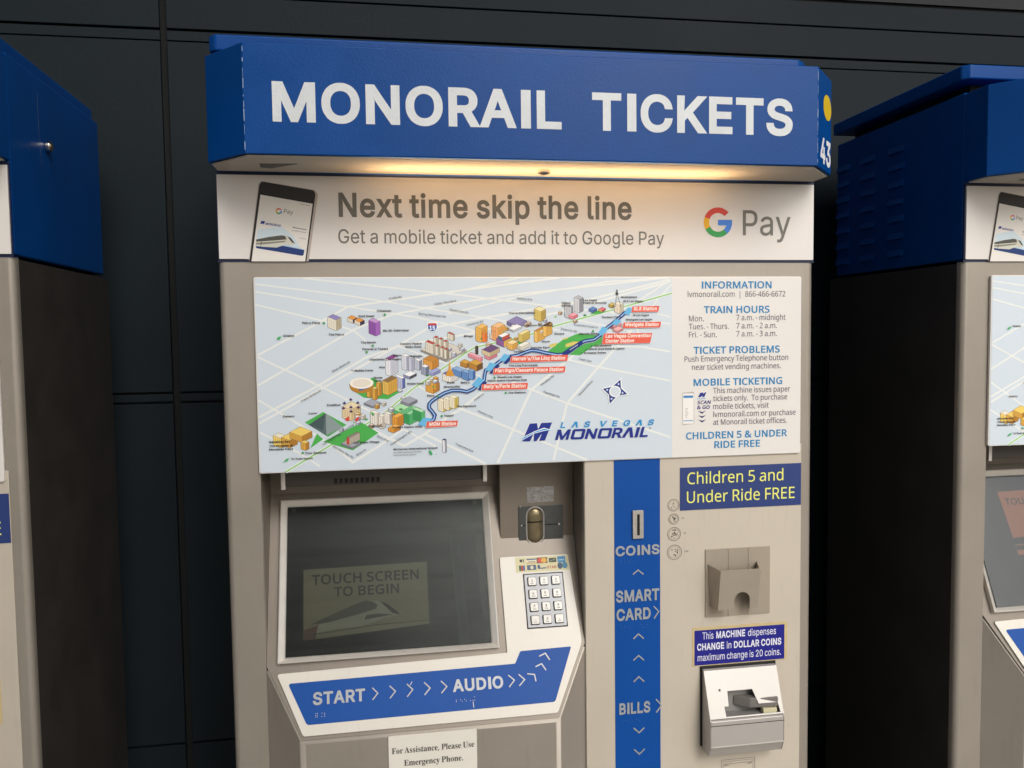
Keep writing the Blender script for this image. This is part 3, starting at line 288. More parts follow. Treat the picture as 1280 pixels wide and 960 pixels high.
97:[183,[158,0,0,127,-3,17,-8,15,-9,9,-13,7,-11,4,-14,3,-19,0,-14,-3,-14,-4,-14,-8,-9,-8,-5,-6,-4,-7,-4,-10,31,-9,2,5,4,7,6,5,7,5,15,4,14,1,5,-1,7,-2,6,-3,7,-6,3,-6,2,-6,0,-11,-3,-6,-6,-3,-45,-5,-18,-4,-14,-5,-8,-5,-6,-4,-6,-6,-4,-8,-3,-7,-1,-10,0,-11,2,-9,4,-11,5,-7,11,-11,13,-7,15,-3,17,-1,14,2,15,6,10,7,7,8,2,4,0,-23],[126,86,0,-23,-2,-10,-7,-12,-10,-9,-6,-3,-9,-3,-9,-1,-10,0,-9,2,-8,3,-5,3,-3,5,-3,8,0,11,3,7,7,6,7,4,7,2,41,6]],
98:[199,[23,240,0,-240,31,0,0,27,8,-12,8,-7,8,-6,9,-3,11,-2,17,0,12,2,12,4,13,9,8,7,6,8,8,13,5,16,4,22,0,23,-3,18,-6,19,-4,8,-8,11,-8,8,-7,6,-14,7,-18,4,-20,0,-9,-2,-6,-2,-8,-5,-7,-5,-10,-15,0,87],[96,26,-12,3,-8,4,-7,7,-6,8,-4,8,-3,14,-2,14,1,18,2,13,4,12,5,9,7,7,6,4,9,4,8,2,13,0,8,-2,9,-4,10,-9,5,-6,4,-10,4,-14,1,-13,0,-17,-2,-13,-4,-12,-5,-9,-8,-8,-6,-5,-8,-4,-8,-1]],
99:[186,[140,171,-8,4,-12,4,-12,3,-21,0,-13,-3,-8,-2,-14,-7,-15,-13,-9,-12,-7,-15,-4,-12,-3,-18,0,-22,4,-23,3,-7,7,-14,4,-7,9,-10,6,-5,13,-8,13,-5,14,-2,16,-1,15,2,13,5,15,9,10,9,9,15,6,15,-31,7,-3,-9,-6,-9,-6,-6,-7,-4,-8,-3,-10,-2,-11,0,-8,2,-8,4,-5,3,-9,9,-7,13,-4,14,-2,13,1,18,2,10,3,10,4,9,5,8,7,7,8,4,9,3,8,1,12,0,11,-3,8,-5,6,-6,6,-7,3,-11,31,8,-3,11,-5,9,-8,10,-8,8]],
100:[199,[175,240,-32,0,0,-87,-5,7,-8,9,-13,9,-6,2,-9,2,-20,0,-17,-4,-14,-7,-8,-6,-8,-8,-7,-11,-5,-8,-5,-13,-2,-9,-2,-15,0,-23,4,-21,5,-17,8,-13,4,-6,10,-9,12,-8,12,-5,13,-2,17,0,11,2,9,3,10,7,6,6,8,12,0,-27,32,0],[99,26,-11,0,-10,2,-7,4,-9,8,-6,9,-5,10,-3,12,-2,13,1,18,2,11,4,13,5,8,8,9,8,6,6,2,11,2,14,-1,8,-2,8,-4,7,-7,5,-7,5,-9,4,-14,1,-13,0,-19,-2,-10,-4,-11,-4,-10,-5,-6,-10,-9,-9,-4]],
101:[190,[101,182,-15,0,-14,-3,-15,-6,-15,-10,-11,-13,-8,-13,-6,-18,-3,-20,0,-21,2,-15,5,-16,11,-20,10,-11,15,-11,16,-6,16,-2,15,-1,13,2,15,4,10,4,9,7,9,9,7,11,5,11,0,1,-13,4,-18,4,-3,-7,-5,-7,-4,-5,-5,-3,-14,-5,-16,-1,-11,2,-12,5,-11,9,-7,10,-5,15,-1,12,127,0,0,25,-3,18,-5,17,-7,13,-11,12,-14,10,-14,6],[47,106,1,8,2,9,5,8,5,7,8,7,8,5,9,2,6,1,11,0,8,-1,9,-4,6,-5,7,-8,5,-9,3,-10,2,-9]],
102:[120,[36,0,32,0,0,152,40,0,0,28,-40,0,0,20,1,6,3,7,4,4,5,2,12,1,7,-1,7,-2,8,26,0,2,-3,1,-13,3,-17,1,-12,-2,-12,-5,-7,-5,-6,-6,-6,-12,-3,-14,0,-26,-35,0,0,-28,35,0]],
103:[200,[175,180,-32,0,0,-28,-3,7,-7,8,-10,8,-8,3,-8,3,-10,1,-14,0,-14,-3,-14,-6,-10,-6,-11,-11,-9,-15,-7,-17,-3,-14,-1,-14,1,-23,3,-17,5,-12,8,-13,10,-11,15,-10,13,-5,13,-2,18,0,15,3,11,6,9,8,8,11,0,-35,-2,-10,-2,-6,-5,-7,-6,-6,-8,-4,-16,-4,-13,0,-13,2,-6,1,-10,7,-8,7,-6,9,-27,-14,5,-10,7,-8,8,-7,11,-7,14,-5,17,-4,23,0,15,2,15,5,11,5,11,9,9,12,5,13,3,17],[102,153,8,-2,9,-4,10,-8,5,-7,4,-9,4,-13,1,-13,0,-18,-2,-10,-4,-12,-5,-9,-6,-7,-7,-5,-9,-3,-8,-2,-14,0,-12,3,-8,5,-7,6,-5,7,-5,11,-3,11,-2,12,1,17,2,10,5,14,5,8,8,9,4,3,10,5,7,1]],
104:[193,[23,240,0,-240,32,0,0,112,2,13,5,11,9,9,11,6,11,2,14,-1,11,-4,8,-7,5,-7,2,-5,3,-15,0,-114,32,0,-1,123,-3,18,-6,15,-4,5,-8,8,-13,8,-15,4,-14,1,-7,0,-10,-2,-7,-2,-11,-6,-10,-10,-4,-5,-1,-4,1,87]],
105:[80,[23,0,32,0,0,180,-32,0],[18,221,3,-7,7,-6,8,-2,9,0,7,3,6,7,2,8,0,8,-4,7,-6,5,-8,3,-9,-1,-7,-3,-6,-6,-3,-7]],
106:[80,[55,180,-32,0,0,-198,-3,-9,-5,-6,-7,-3,-14,-1,0,-29,19,0,11,3,9,4,7,6,6,7,4,7,3,11,2,11],[59,218,1,6,-1,10,-3,5,-3,3,-6,4,-11,1,-6,-1,-6,-4,-3,-3,-3,-5,-1,-5,1,-11,3,-4,3,-3,6,-4,6,-1,11,1,6,4,4,3]],
107:[179,[23,240,0,-240,32,0,0,67,16,15,65,-82,40,0,-80,102,75,77,-40,1,-76,-78,0,138]],
108:[90,[23,240,0,-203,1,-10,3,-8,3,-6,7,-7,5,-3,10,-3,9,-1,15,1,8,1,2,2,-3,13,-2,13,-14,-1,-6,1,-4,3,-2,8,0,200]],
109:[285,[260,0,0,125,0,8,-3,11,-4,12,-6,7,-7,8,-12,7,-14,4,-16,1,-12,-2,-10,-3,-11,-7,-13,-12,-4,-8,-6,11,-3,5,-11,9,-8,4,-5,2,-10,1,-12,-1,-14,-4,-12,-7,-7,-7,-7,-11,1,27,-31,0,0,-180,32,0,0,117,1,8,4,11,8,9,9,5,11,3,15,-1,10,-4,7,-7,3,-6,2,-5,0,-5,0,-125,32,0,0,120,1,6,2,7,3,6,6,6,5,4,5,2,11,2,14,-1,10,-3,4,-3,4,-4,4,-6,1,-6,1,-7,0,-123]],
110:[193,[168,0,-1,123,-1,11,-3,12,-3,7,-6,8,-11,11,-11,6,-14,3,-21,1,-17,-4,-11,-6,-10,-10,-4,-5,-2,-7,1,30,-31,0,0,-180,32,0,0,112,2,13,5,11,9,9,11,6,11,2,14,-1,11,-4,8,-7,5,-7,2,-5,3,-15,0,-114]],
111:[195,[121,-1,6,2,13,7,9,7,7,7,9,11,7,15,5,19,2,16,-1,24,-4,18,-6,14,-7,12,-8,9,-13,11,-13,6,-14,4,-12,1,-14,0,-14,-3,-14,-5,-7,-4,-10,-8,-10,-11,-11,-21,-5,-16,-2,-20,1,-23,3,-16,7,-16,9,-14,13,-13,12,-8,9,-3,12,-4,12,-1,13,1],[89,153,14,0,8,-2,10,-4,6,-5,7,-8,5,-8,4,-12,3,-14,0,-17,-1,-12,-4,-15,-4,-8,-5,-7,-11,-10,-8,-4,-10,-2,-14,0,-8,2,-8,4,-6,4,-9,9,-4,8,-5,12,-2,13,-1,17,2,13,4,14,4,9,5,8,9,8,9,5]],
112:[199,[23,-66,32,0,0,92,11,-15,13,-9,8,-3,9,-2,19,0,11,2,8,2,7,3,9,6,13,13,11,17,7,22,2,17,0,22,-4,23,-5,14,-11,18,-11,11,-13,8,-11,4,-13,3,-15,0,-14,-2,-8,-4,-9,-5,-7,-7,-8,-12,0,28,-31,0],[96,26,-12,3,-8,4,-7,7,-6,8,-4,8,-3,14,-2,14,1,18,2,13,4,12,5,9,7,7,6,4,9,4,8,2,13,0,8,-2,9,-4,10,-9,5,-6,4,-10,4,-14,1,-13,0,-17,-2,-13,-4,-12,-5,-9,-8,-8,-6,-5,-8,-4,-8,-1]],
114:[122,[23,0,32,0,0,116,1,7,2,6,4,7,9,8,7,4,7,2,7,1,23,-2,0,33,-23,0,-8,-1,-10,-4,-8,-5,-7,-7,-5,-9,0,24,-31,0]],
115:[172,[110,179,-12,3,-17,0,-13,-1,-12,-4,-12,-6,-8,-6,-8,-8,-6,-13,-2,-11,1,-16,4,-11,9,-11,8,-6,13,-6,13,-4,34,-8,6,-2,7,-4,4,-3,3,-7,1,-7,-2,-5,-2,-5,-4,-4,-10,-6,-14,-3,-17,0,-8,2,-8,4,-8,9,-5,14,-30,-7,1,-8,3,-9,8,-12,7,-7,6,-4,8,-4,8,-3,16,-3,18,-1,15,2,16,5,10,5,10,8,8,10,5,10,2,12,-2,16,-4,11,-10,11,-7,5,-12,6,-13,4,-33,7,-8,3,-8,4,-4,5,-2,4,-1,7,1,5,5,8,4,4,7,4,11,2,11,1,7,-1,11,-5,8,-7,3,-6,3,-8,30,7,-2,7,-4,8,-9,13,-7,6,-7,5]],
116:[108,[99,1,2,2,-6,26,-16,-2,-6,0,-5,2,-5,4,-3,10,0,109,37,0,0,28,-37,0,0,42,-32,0,0,-42,-27,0,0,-28,27,0,0,-110,1,-10,2,-7,6,-10,5,-6,8,-5,6,-3,7,-2,11,-1,16,1]],
117:[193,[23,180,0,-124,1,-11,4,-11,8,-15,11,-11,14,-7,15,-3,18,0,16,4,11,6,10,9,4,6,2,7,-1,-30,32,0,0,180,-32,0,0,-112,-2,-10,-2,-7,-4,-7,-8,-8,-12,-7,-11,-2,-15,1,-5,1,-7,4,-9,9,-3,5,-2,7,-1,11,0,115]],
118:[183,[5,180,69,-180,32,0,69,180,-35,-1,-38,-104,-6,-20,-5,-19,-9,30,-5,12,-36,101]],
119:[265,[8,180,55,-180,31,0,0,2,30,103,7,35,12,-50,26,-88,1,-2,31,0,55,180,-34,0,-1,-2,-26,-93,-7,-25,-3,-23,-6,28,-6,26,-25,89,-33,-1,-24,-86,-12,-52,-9,37,-28,101]],
120:[178,[6,0,37,0,32,48,13,22,14,-24,30,-46,38,0,-64,91,61,89,-37,0,-26,-39,-15,-27,-4,5,-9,17,-28,44,-38,0,60,-88]],
121:[183,[22,-65,9,-2,17,0,14,2,7,4,9,6,6,6,4,7,9,18,78,204,-35,-1,-38,-104,-10,-32,-2,-9,-3,17,-5,14,-41,114,-36,1,69,-178,-8,-22,-4,-8,-5,-5,-5,-4,-6,-1,-6,0,-13,2,-7,-26]],
122:[179,[159,0,0,30,-98,0,95,124,0,26,-136,0,0,-30,95,0,-97,-125,0,-25]]}),
'N': (240, {
44:[90,[13,-43,23,0,16,38,7,19,6,21,0,1,-3,4,-32,0,-8,-43]],
45:[108,[12,77,83,0,0,27,-83,0]],
46:[90,[30,38,-3,-3,-2,-5,-2,-8,1,-11,3,-8,7,-5,6,-2,10,0,8,3,5,6,3,8,0,14,-4,8,-7,5,-8,2,-10,-1]],
50:[192,[15,0,159,0,0,28,-120,0,63,63,18,19,14,19,11,20,3,11,2,14,-1,16,-3,13,-5,10,-6,8,-10,9,-10,6,-11,4,-16,3,-17,0,-14,-1,-16,-5,-14,-6,-12,-7,-12,-10,17,-20,19,13,9,5,8,2,10,2,10,0,12,-1,6,-1,12,-7,7,-8,4,-10,1,-15,-2,-12,-4,-12,-5,-10,-9,-13,-21,-24,-77,-77]],
51:[192,[14,10,20,-8,23,-4,30,-1,21,2,18,4,18,9,13,10,8,12,5,14,3,17,-2,18,-2,7,-3,7,-6,9,-7,7,-6,3,-14,6,-17,3,18,6,8,5,5,4,7,7,5,8,4,9,2,8,0,21,-4,14,-8,13,-9,9,-10,6,-10,4,-20,4,-19,0,-16,-1,-15,-4,-13,-5,-16,-8,-10,-7,16,-21,12,7,14,7,13,4,12,1,16,0,11,-1,9,-5,8,-6,4,-5,2,-7,2,-14,-3,-12,-6,-11,-6,-5,-7,-5,-14,-6,-17,-2,-31,0,0,-27,33,0,11,-1,10,-1,14,-5,9,-4,6,-6,3,-4,4,-11,0,-12,-1,-10,-2,-7,-6,-9,-10,-9,-6,-3,-11,-3,-11,-2,-13,0,-11,0,-14,2,-19,5,-10,4,-12,5]],
52:[192,[150,241,-31,0,-1,-1,-112,-160,0,-26,114,0,0,-54,30,0,0,54,35,0,0,28,-35,0],[122,207,-2,-32,0,-93,-83,0,69,98,10,16]],
53:[192,[156,240,-121,0,-9,-114,15,-10,25,5,21,0,15,-1,13,-4,11,-6,9,-10,5,-12,1,-8,0,-10,-3,-16,-6,-12,-11,-9,-8,-5,-8,-2,-17,-3,-14,1,-13,1,-23,6,-18,9,0,-30,2,-1,16,-7,24,-4,26,-1,21,2,15,4,14,7,10,7,7,7,7,10,5,10,3,11,2,13,0,17,-2,13,-2,7,-5,10,-6,9,-7,6,-9,6,-13,6,-13,4,-13,1,-18,1,-13,-1,-15,-3,6,67,94,0]],
54:[192,[121,-1,14,4,5,3,10,7,10,11,5,7,5,10,5,19,1,22,-2,16,-3,12,-4,8,-7,11,-12,10,-12,6,-16,5,-9,1,-15,-1,-17,-3,-9,-4,-8,-6,-9,-8,-4,-6,0,13,5,25,5,16,4,8,6,8,11,11,15,8,18,5,23,0,11,-1,11,-3,0,27,-11,2,-16,1,-15,0,-21,-3,-19,-7,-10,-6,-8,-5,-9,-9,-5,-6,-6,-10,-6,-10,-4,-11,-4,-15,-5,-29,-2,-37,3,-26,3,-12,5,-14,10,-17,11,-12,7,-5,9,-5,10,-4,8,-2,12,-1,13,0],[131,117,5,-6,4,-7,4,-11,1,-8,0,-15,-1,-10,-2,-8,-5,-11,-9,-9,-10,-6,-6,-2,-7,-1,-12,0,-8,2,-8,3,-8,6,-8,8,-5,10,-4,9,-3,13,0,11,1,8,4,8,5,7,7,7,11,7,8,3,11,1,13,0,10,-3,6,-3]],
55:[192,[44,0,35,0,96,215,0,25,-161,0,0,-29,128,0]],
56:[192,[100,243,-13,0,-12,-1,-19,-6,-8,-4,-7,-6,-9,-9,-5,-9,-2,-9,-2,-10,1,-14,3,-12,5,-10,8,-10,11,-9,13,-9,-9,-4,-12,-8,-13,-12,-5,-7,-5,-9,-3,-9,-2,-10,1,-18,4,-11,5,-11,8,-10,9,-6,10,-6,13,-4,20,-3,21,0,13,2,16,4,13,7,11,9,9,12,5,13,2,11,0,14,-2,10,-2,7,-6,10,-10,10,-8,7,-13,8,-11,6,13,7,11,9,9,9,7,11,3,9,1,10,-1,15,-3,11,-8,13,-8,8,-8,5,-7,3,-12,4],[142,46,-5,-8,-6,-6,-7,-5,-7,-3,-7,-1,-11,-1,-13,0,-13,2,-11,6,-8,7,-3,5,-4,8,-1,6,0,9,1,8,6,12,8,10,12,9,11,6,7,2,17,-7,14,-7,9,-7,7,-8,4,-7,3,-9,-1,-12],[56,198,4,6,5,5,4,3,9,4,10,2,11,0,8,-1,9,-2,5,-3,7,-5,6,-9,2,-10,0,-11,-2,-7,-5,-9,-7,-8,-12,-7,-10,-6,-4,-1,-25,13,-7,6,-5,6,-3,6,-2,8,0,12]],
67:[212,[192,6,0,28,-16,-4,-20,-4,-15,-1,-16,0,-10,1,-13,4,-10,4,-8,6,-8,7,-7,8,-6,12,-4,9,-3,9,-2,15,-1,26,2,22,3,11,4,11,4,7,6,10,6,6,8,8,8,5,13,5,9,3,14,1,16,0,14,-2,11,-4,18,-7,12,26,0,1,-10,5,-13,4,-14,3,-22,2,-18,0,-15,-2,-16,-4,-15,-6,-14,-8,-7,-7,-13,-14,-12,-18,-5,-12,-3,-13,-3,-13,-1,-15,0,-16,1,-19,1,-11,5,-19,9,-21,11,-15,14,-14,17,-10,18,-6,24,-3,24,0,16,1,17,3]],
69:[187,[166,0,0,28,-103,0,0,83,97,0,0,28,-97,0,0,73,103,0,0,28,-134,0,0,-240]],
70:[174,[32,0,31,0,0,101,97,0,0,28,-97,0,0,83,103,0,0,28,-134,0]],
77:[303,[271,240,-46,0,-74,-195,-74,195,-45,0,0,-240,29,0,0,174,-2,34,78,-208,26,0,79,208,-2,-43,0,-165,31,0]],
80:[203,[32,0,31,0,0,93,45,0,14,2,15,5,15,6,9,6,8,9,8,10,5,11,3,17,0,20,-2,11,-3,9,-4,9,-5,6,-7,7,-8,6,-9,5,-11,3,-11,3,-14,2,-79,0],[63,120,0,93,41,-1,13,-2,10,-2,7,-3,10,-8,4,-6,4,-10,1,-5,0,-12,-1,-8,-2,-8,-5,-9,-5,-6,-12,-7,-14,-4,-20,-2]],
82:[209,[32,240,0,-240,31,0,0,99,46,0,58,-99,37,0,-65,107,15,7,12,9,10,12,7,13,2,15,0,23,-4,14,-8,14,-9,9,-9,6,-10,5,-15,4,-25,2],[63,126,0,86,41,0,16,-2,7,-1,8,-4,10,-8,5,-7,2,-7,1,-6,0,-13,-1,-8,-3,-7,-4,-8,-5,-5,-10,-6,-15,-3,-12,-1]],
83:[184,[16,8,17,-6,22,-4,33,-1,17,1,15,4,16,6,13,9,9,11,4,6,4,10,2,17,0,11,-1,10,-4,10,-3,6,-11,12,-11,8,-19,10,-37,14,-17,10,-6,6,-5,7,-2,9,-1,10,2,10,5,8,9,7,7,3,6,2,21,1,14,-1,19,-5,19,-7,9,25,0,3,-21,8,-19,4,-18,1,-24,-1,-17,-3,-14,-6,-11,-9,-10,-10,-5,-9,-2,-9,-2,-7,0,-13,3,-17,3,-8,5,-8,11,-12,12,-8,14,-7,39,-15,16,-10,8,-7,4,-6,2,-9,0,-11,-2,-10,-3,-6,-5,-6,-9,-6,-16,-4,-24,-1,-18,1,-24,6,-19,7]],
84:[187,[109,0,0,212,74,0,0,28,-181,0,0,-28,75,0,0,-212]],
85:[245,[29,240,1,-166,2,-13,3,-12,5,-11,5,-7,11,-13,14,-10,12,-6,11,-3,12,-2,27,0,16,2,17,5,14,7,7,5,7,7,8,11,8,18,4,16,1,13,0,159,-31,0,0,-160,-1,-12,-3,-11,-4,-8,-4,-6,-6,-6,-8,-5,-5,-3,-10,-3,-15,-1,-16,0,-7,1,-15,5,-7,4,-7,6,-8,12,-5,14,-1,13,0,160]],
97:[188,[161,0,0,131,-1,10,-3,9,-4,9,-3,4,-7,8,-11,6,-15,5,-11,1,-19,0,-19,-3,-19,-5,-15,-7,0,-2,10,-22,13,6,13,5,14,3,20,-1,6,-1,8,-4,6,-5,5,-10,1,-10,1,-18,-42,-1,-26,-4,-18,-6,-9,-5,-5,-4,-7,-8,-4,-6,-3,-8,-2,-8,0,-13,1,-11,3,-10,5,-8,10,-10,14,-7,16,-3,18,0,16,3,13,5,9,7,12,13,6,-25],[130,87,0,-24,-3,-13,-7,-11,-9,-8,-6,-4,-11,-3,-9,-2,-10,0,-6,1,-7,2,-7,4,-4,4,-3,6,-1,6,0,13,4,10,8,8,10,5,15,4,18,2]],
98:[206,[27,255,0,-255,23,0,6,23,1,0,10,-11,11,-8,15,-5,11,-2,17,0,13,2,12,4,12,8,10,10,6,8,5,9,5,17,3,23,0,27,-4,23,-4,14,-5,9,-6,8,-9,9,-7,5,-9,5,-9,3,-9,2,-9,0,-16,0,-17,-5,-13,-8,-13,-13,2,26,0,72],[117,23,-12,0,-11,1,-9,3,-7,4,-5,4,-7,11,-4,10,-2,13,-1,15,0,23,2,15,3,11,5,9,6,6,9,6,11,3,9,1,12,-1,11,-3,9,-4,8,-9,4,-7,3,-6,3,-16,2,-14,-1,-23,-2,-14,-5,-14,-4,-8,-9,-9,-10,-5]],
99:[161,[150,174,-16,6,-20,3,-21,1,-15,-3,-18,-6,-13,-8,-10,-10,-8,-12,-7,-18,-3,-18,-2,-14,1,-17,2,-19,5,-17,8,-14,6,-8,7,-6,11,-8,8,-3,13,-4,18,-2,15,0,12,1,14,4,10,4,0,29,-21,-8,-20,-3,-13,0,-9,2,-9,3,-7,4,-8,11,-6,14,-4,17,-1,20,2,17,4,15,7,13,9,8,8,5,7,2,8,1,12,0,14,-2,21,-6,8,22]],
100:[206,[178,255,-32,0,0,-75,2,-23,-1,1,-3,5,-9,8,-7,5,-8,3,-10,3,-8,1,-22,0,-10,-2,-8,-3,-9,-4,-6,-5,-9,-9,-6,-8,-6,-10,-4,-11,-2,-11,-2,-19,0,-26,2,-14,2,-10,4,-13,5,-9,6,-9,8,-7,7,-5,9,-6,10,-3,9,-2,17,0,12,1,12,4,10,5,9,8,8,9,4,-24,26,0],[88,157,15,0,11,-1,7,-3,8,-4,6,-7,5,-8,3,-10,3,-13,1,-15,0,-23,-2,-15,-3,-8,-6,-12,-5,-5,-6,-4,-12,-5,-10,-1,-15,0,-12,4,-7,4,-7,8,-4,7,-3,7,-4,13,-2,19,1,15,2,18,5,14,5,8,9,10,10,5]],
101:[189,[120,181,-19,3,-17,-1,-16,-4,-13,-6,-6,-5,-9,-9,-9,-12,-6,-14,-5,-16,-3,-23,1,-22,4,-19,6,-15,9,-13,12,-12,14,-8,18,-6,14,-2,18,0,12,1,20,3,19,8,0,27,-19,-7,-18,-4,-18,-2,-11,1,-8,1,-8,2,-7,3,-11,10,-7,10,-5,13,-2,11,-1,10,123,0,0,28,-2,13,-4,14,-5,11,-8,11,-10,9,-12,7],[50,109,1,7,4,13,6,12,8,8,4,3,6,3,10,3,11,0,10,-1,8,-4,6,-3,6,-6,4,-7,4,-10,1,-9,1,-9]],
102:[116,[35,0,32,0,0,156,44,0,0,25,-44,0,0,19,2,14,4,8,2,2,6,5,4,1,7,1,9,0,8,-1,13,-4,8,23,0,2,-2,0,-19,5,-23,0,-14,-2,-14,-6,-10,-10,-5,-7,-3,-7,-4,-17,-1,-26,-31,-10,0,-15,31,0]],
103:[206,[178,181,-25,0,-4,-24,-1,0,-4,5,-10,10,-11,6,-9,3,-17,3,-17,-1,-9,-2,-10,-3,-10,-6,-9,-8,-11,-15,-8,-17,-3,-15,-3,-22,1,-21,3,-19,5,-15,6,-11,10,-13,12,-10,7,-4,10,-3,11,-2,18,0,15,2,11,5,11,7,11,13,-1,-11,0,-25,-2,-9,-5,-13,-4,-5,-6,-6,-7,-4,-10,-4,-8,-1,-14,0,-17,1,-15,3,-13,4,-14,6,0,-29,18,-6,16,-3,22,-2,27,1,15,3,13,5,13,8,6,7,4,6,6,11,2,6,3,21],[90,157,13,0,9,-1,8,-3,8,-4,7,-8,5,-8,4,-8,2,-12,1,-16,0,-25,-2,-13,-3,-11,-5,-9,-7,-8,-9,-5,-11,-3,-8,-1,-14,1,-8,2,-9,5,-6,5,-7,10,-4,10,-3,14,-2,16,1,21,2,12,4,12,6,10,9,10,7,4]],
104:[207,[27,255,0,-255,32,0,0,104,1,11,3,14,7,12,9,9,14,6,13,2,15,-1,7,-2,8,-4,7,-7,3,-6,2,-8,1,-11,0,-119,31,0,0,127,-3,18,-6,13,-4,5,-7,8,-5,3,-9,5,-18,4,-20,0,-14,-2,-9,-3,-8,-4,-10,-6,-10,-12,2,18,0,81]],
105:[87,[27,0,32,0,0,181,-32,0],[38,209,8,-1,7,3,4,4,3,5,1,11,-2,8,-4,5,-6,3,-8,0,-7,-2,-6,-4,-2,-6,-1,-10,2,-8,5,-5]],
107:[179,[27,255,0,-255,31,0,0,66,19,17,62,-83,38,0,-78,103,73,78,-37,0,-29,-33,-28,-28,-21,-26,1,22,0,139]],
108:[87,[27,0,32,0,0,255,-32,0]],
109:[313,[286,0,-1,130,-2,13,-4,12,-5,10,-9,8,-13,7,-11,3,-16,1,-15,-1,-13,-4,-11,-5,-8,-7,-8,-8,-3,-5,-1,0,-2,4,-5,8,-6,5,-7,5,-8,4,-10,2,-9,2,-13,0,-17,-3,-10,-5,-10,-6,-8,-8,-3,-6,-1,0,-4,25,-26,0,0,-181,32,0,0,101,1,13,2,10,5,14,5,7,5,5,12,6,13,2,15,-1,5,-2,6,-4,7,-6,4,-11,2,-13,0,-121,31,0,0,109,2,16,5,11,4,7,4,4,10,7,7,2,12,2,14,-1,10,-4,7,-7,4,-7,2,-6,2,-13,0,-120]],
110:[207,[180,0,0,130,-4,17,-3,8,-4,7,-11,11,-14,6,-17,4,-17,1,-18,-3,-15,-6,-9,-6,-6,-7,-4,-6,-1,0,-4,25,-26,0,0,-181,32,0,0,105,2,16,2,8,7,12,4,5,5,4,13,6,14,2,15,-1,7,-2,8,-4,7,-7,3,-6,2,-8,1,-11,0,-119]],
111:[203,[63,177,-14,-9,-11,-11,-10,-14,-6,-16,-4,-19,0,-28,2,-17,6,-18,5,-11,9,-12,13,-11,15,-8,15,-5,13,-1,13,0,10,1,16,5,16,8,12,11,8,12,9,19,4,19,1,23,-3,22,-4,17,-9,15,-6,9,-7,7,-10,8,-13,6,-16,4,-19,1,-20,-3],[92,157,12,1,9,-1,9,-3,8,-4,8,-7,5,-8,5,-11,3,-13,2,-15,-1,-20,-2,-14,-4,-12,-6,-9,-6,-8,-12,-7,-10,-2,-7,-1,-15,1,-10,2,-9,5,-7,7,-6,8,-5,12,-2,12,-2,14,2,25,2,12,4,11,6,10,8,8,10,5]],
112:[206,[27,-80,32,0,0,78,-2,25,1,-1,6,-7,9,-7,14,-7,8,-3,10,-1,12,0,11,1,14,4,7,3,9,6,10,11,7,10,4,7,5,18,3,22,0,26,-1,14,-3,12,-7,18,-8,11,-8,8,-8,6,-8,4,-9,3,-12,2,-15,1,-16,-3,-9,-3,-10,-6,-11,-9,-5,-7,-4,25,-26,0],[119,24,-7,-1,-15,1,-10,2,-9,5,-6,6,-5,7,-4,10,-2,9,-2,19,0,23,2,15,3,11,6,11,6,7,9,5,11,3,8,1,12,-1,13,-4,7,-4,8,-9,4,-8,4,-10,2,-11,2,-15,-1,-18,-3,-17,-3,-10,-7,-12,-7,-8,-8,-5]],
114:[139,[27,0,32,0,0,101,2,15,5,12,10,14,9,6,9,5,12,3,14,-1,10,-2,3,29,-9,1,-16,1,-9,-1,-10,-4,-9,-5,-7,-5,-10,-11,-6,-10,-4,33,-26,0]],
115:[161,[17,8,15,-6,17,-4,16,-1,24,0,16,3,11,4,11,7,10,10,7,13,2,13,-1,10,-1,7,-3,8,-4,6,-8,7,-10,7,-16,8,-28,10,-20,11,-7,7,-2,5,0,6,2,7,4,5,8,4,12,3,15,0,12,-1,16,-4,16,-6,10,21,1,4,-17,6,-16,4,-18,2,-19,-1,-16,-2,-13,-5,-9,-5,-10,-9,-6,-12,-2,-11,0,-10,2,-7,5,-12,10,-9,12,-8,16,-8,29,-11,15,-8,6,-5,2,-4,2,-5,1,-7,-3,-8,-6,-7,-9,-5,-11,-2,-18,-1,-15,2,-20,5,-17,8]],
116:[121,[114,2,0,24,-8,-2,-13,-2,-11,1,-8,2,-4,3,-6,7,-2,8,-1,8,0,105,52,0,0,25,-52,0,0,40,-19,0,-11,-38,-26,-11,0,-16,25,0,0,-108,1,-10,2,-10,4,-9,9,-11,7,-4,9,-4,12,-3,15,0,16,2]],
117:[207,[25,181,1,-128,1,-11,3,-10,3,-8,5,-8,6,-5,6,-5,13,-6,16,-3,21,0,18,3,10,5,11,7,6,6,4,6,4,-24,25,0,0,181,-30,0,-1,-105,-1,-14,-2,-9,-3,-5,-5,-9,-9,-9,-12,-5,-15,-2,-15,1,-12,3,-4,3,-5,6,-5,10,-2,15,0,120]],
118:[170,[-1,181,68,-181,35,0,69,181,-34,-1,-37,-106,-6,-13,-10,-33,-3,15,-8,25,-41,112]],
121:[171,[3,-77,14,-3,15,0,17,3,9,4,8,5,7,7,7,9,6,9,7,16,78,208,-33,-1,-23,-65,-13,-34,-12,-36,-4,-15,-3,13,-9,29,-42,108,-33,1,73,-181,-13,-31,-6,-10,-7,-7,-8,-4,-8,-2,-9,0,-18,2]],
124:[185,[79,-80,26,0,0,335,-26,0]]}),
'O': (240, {
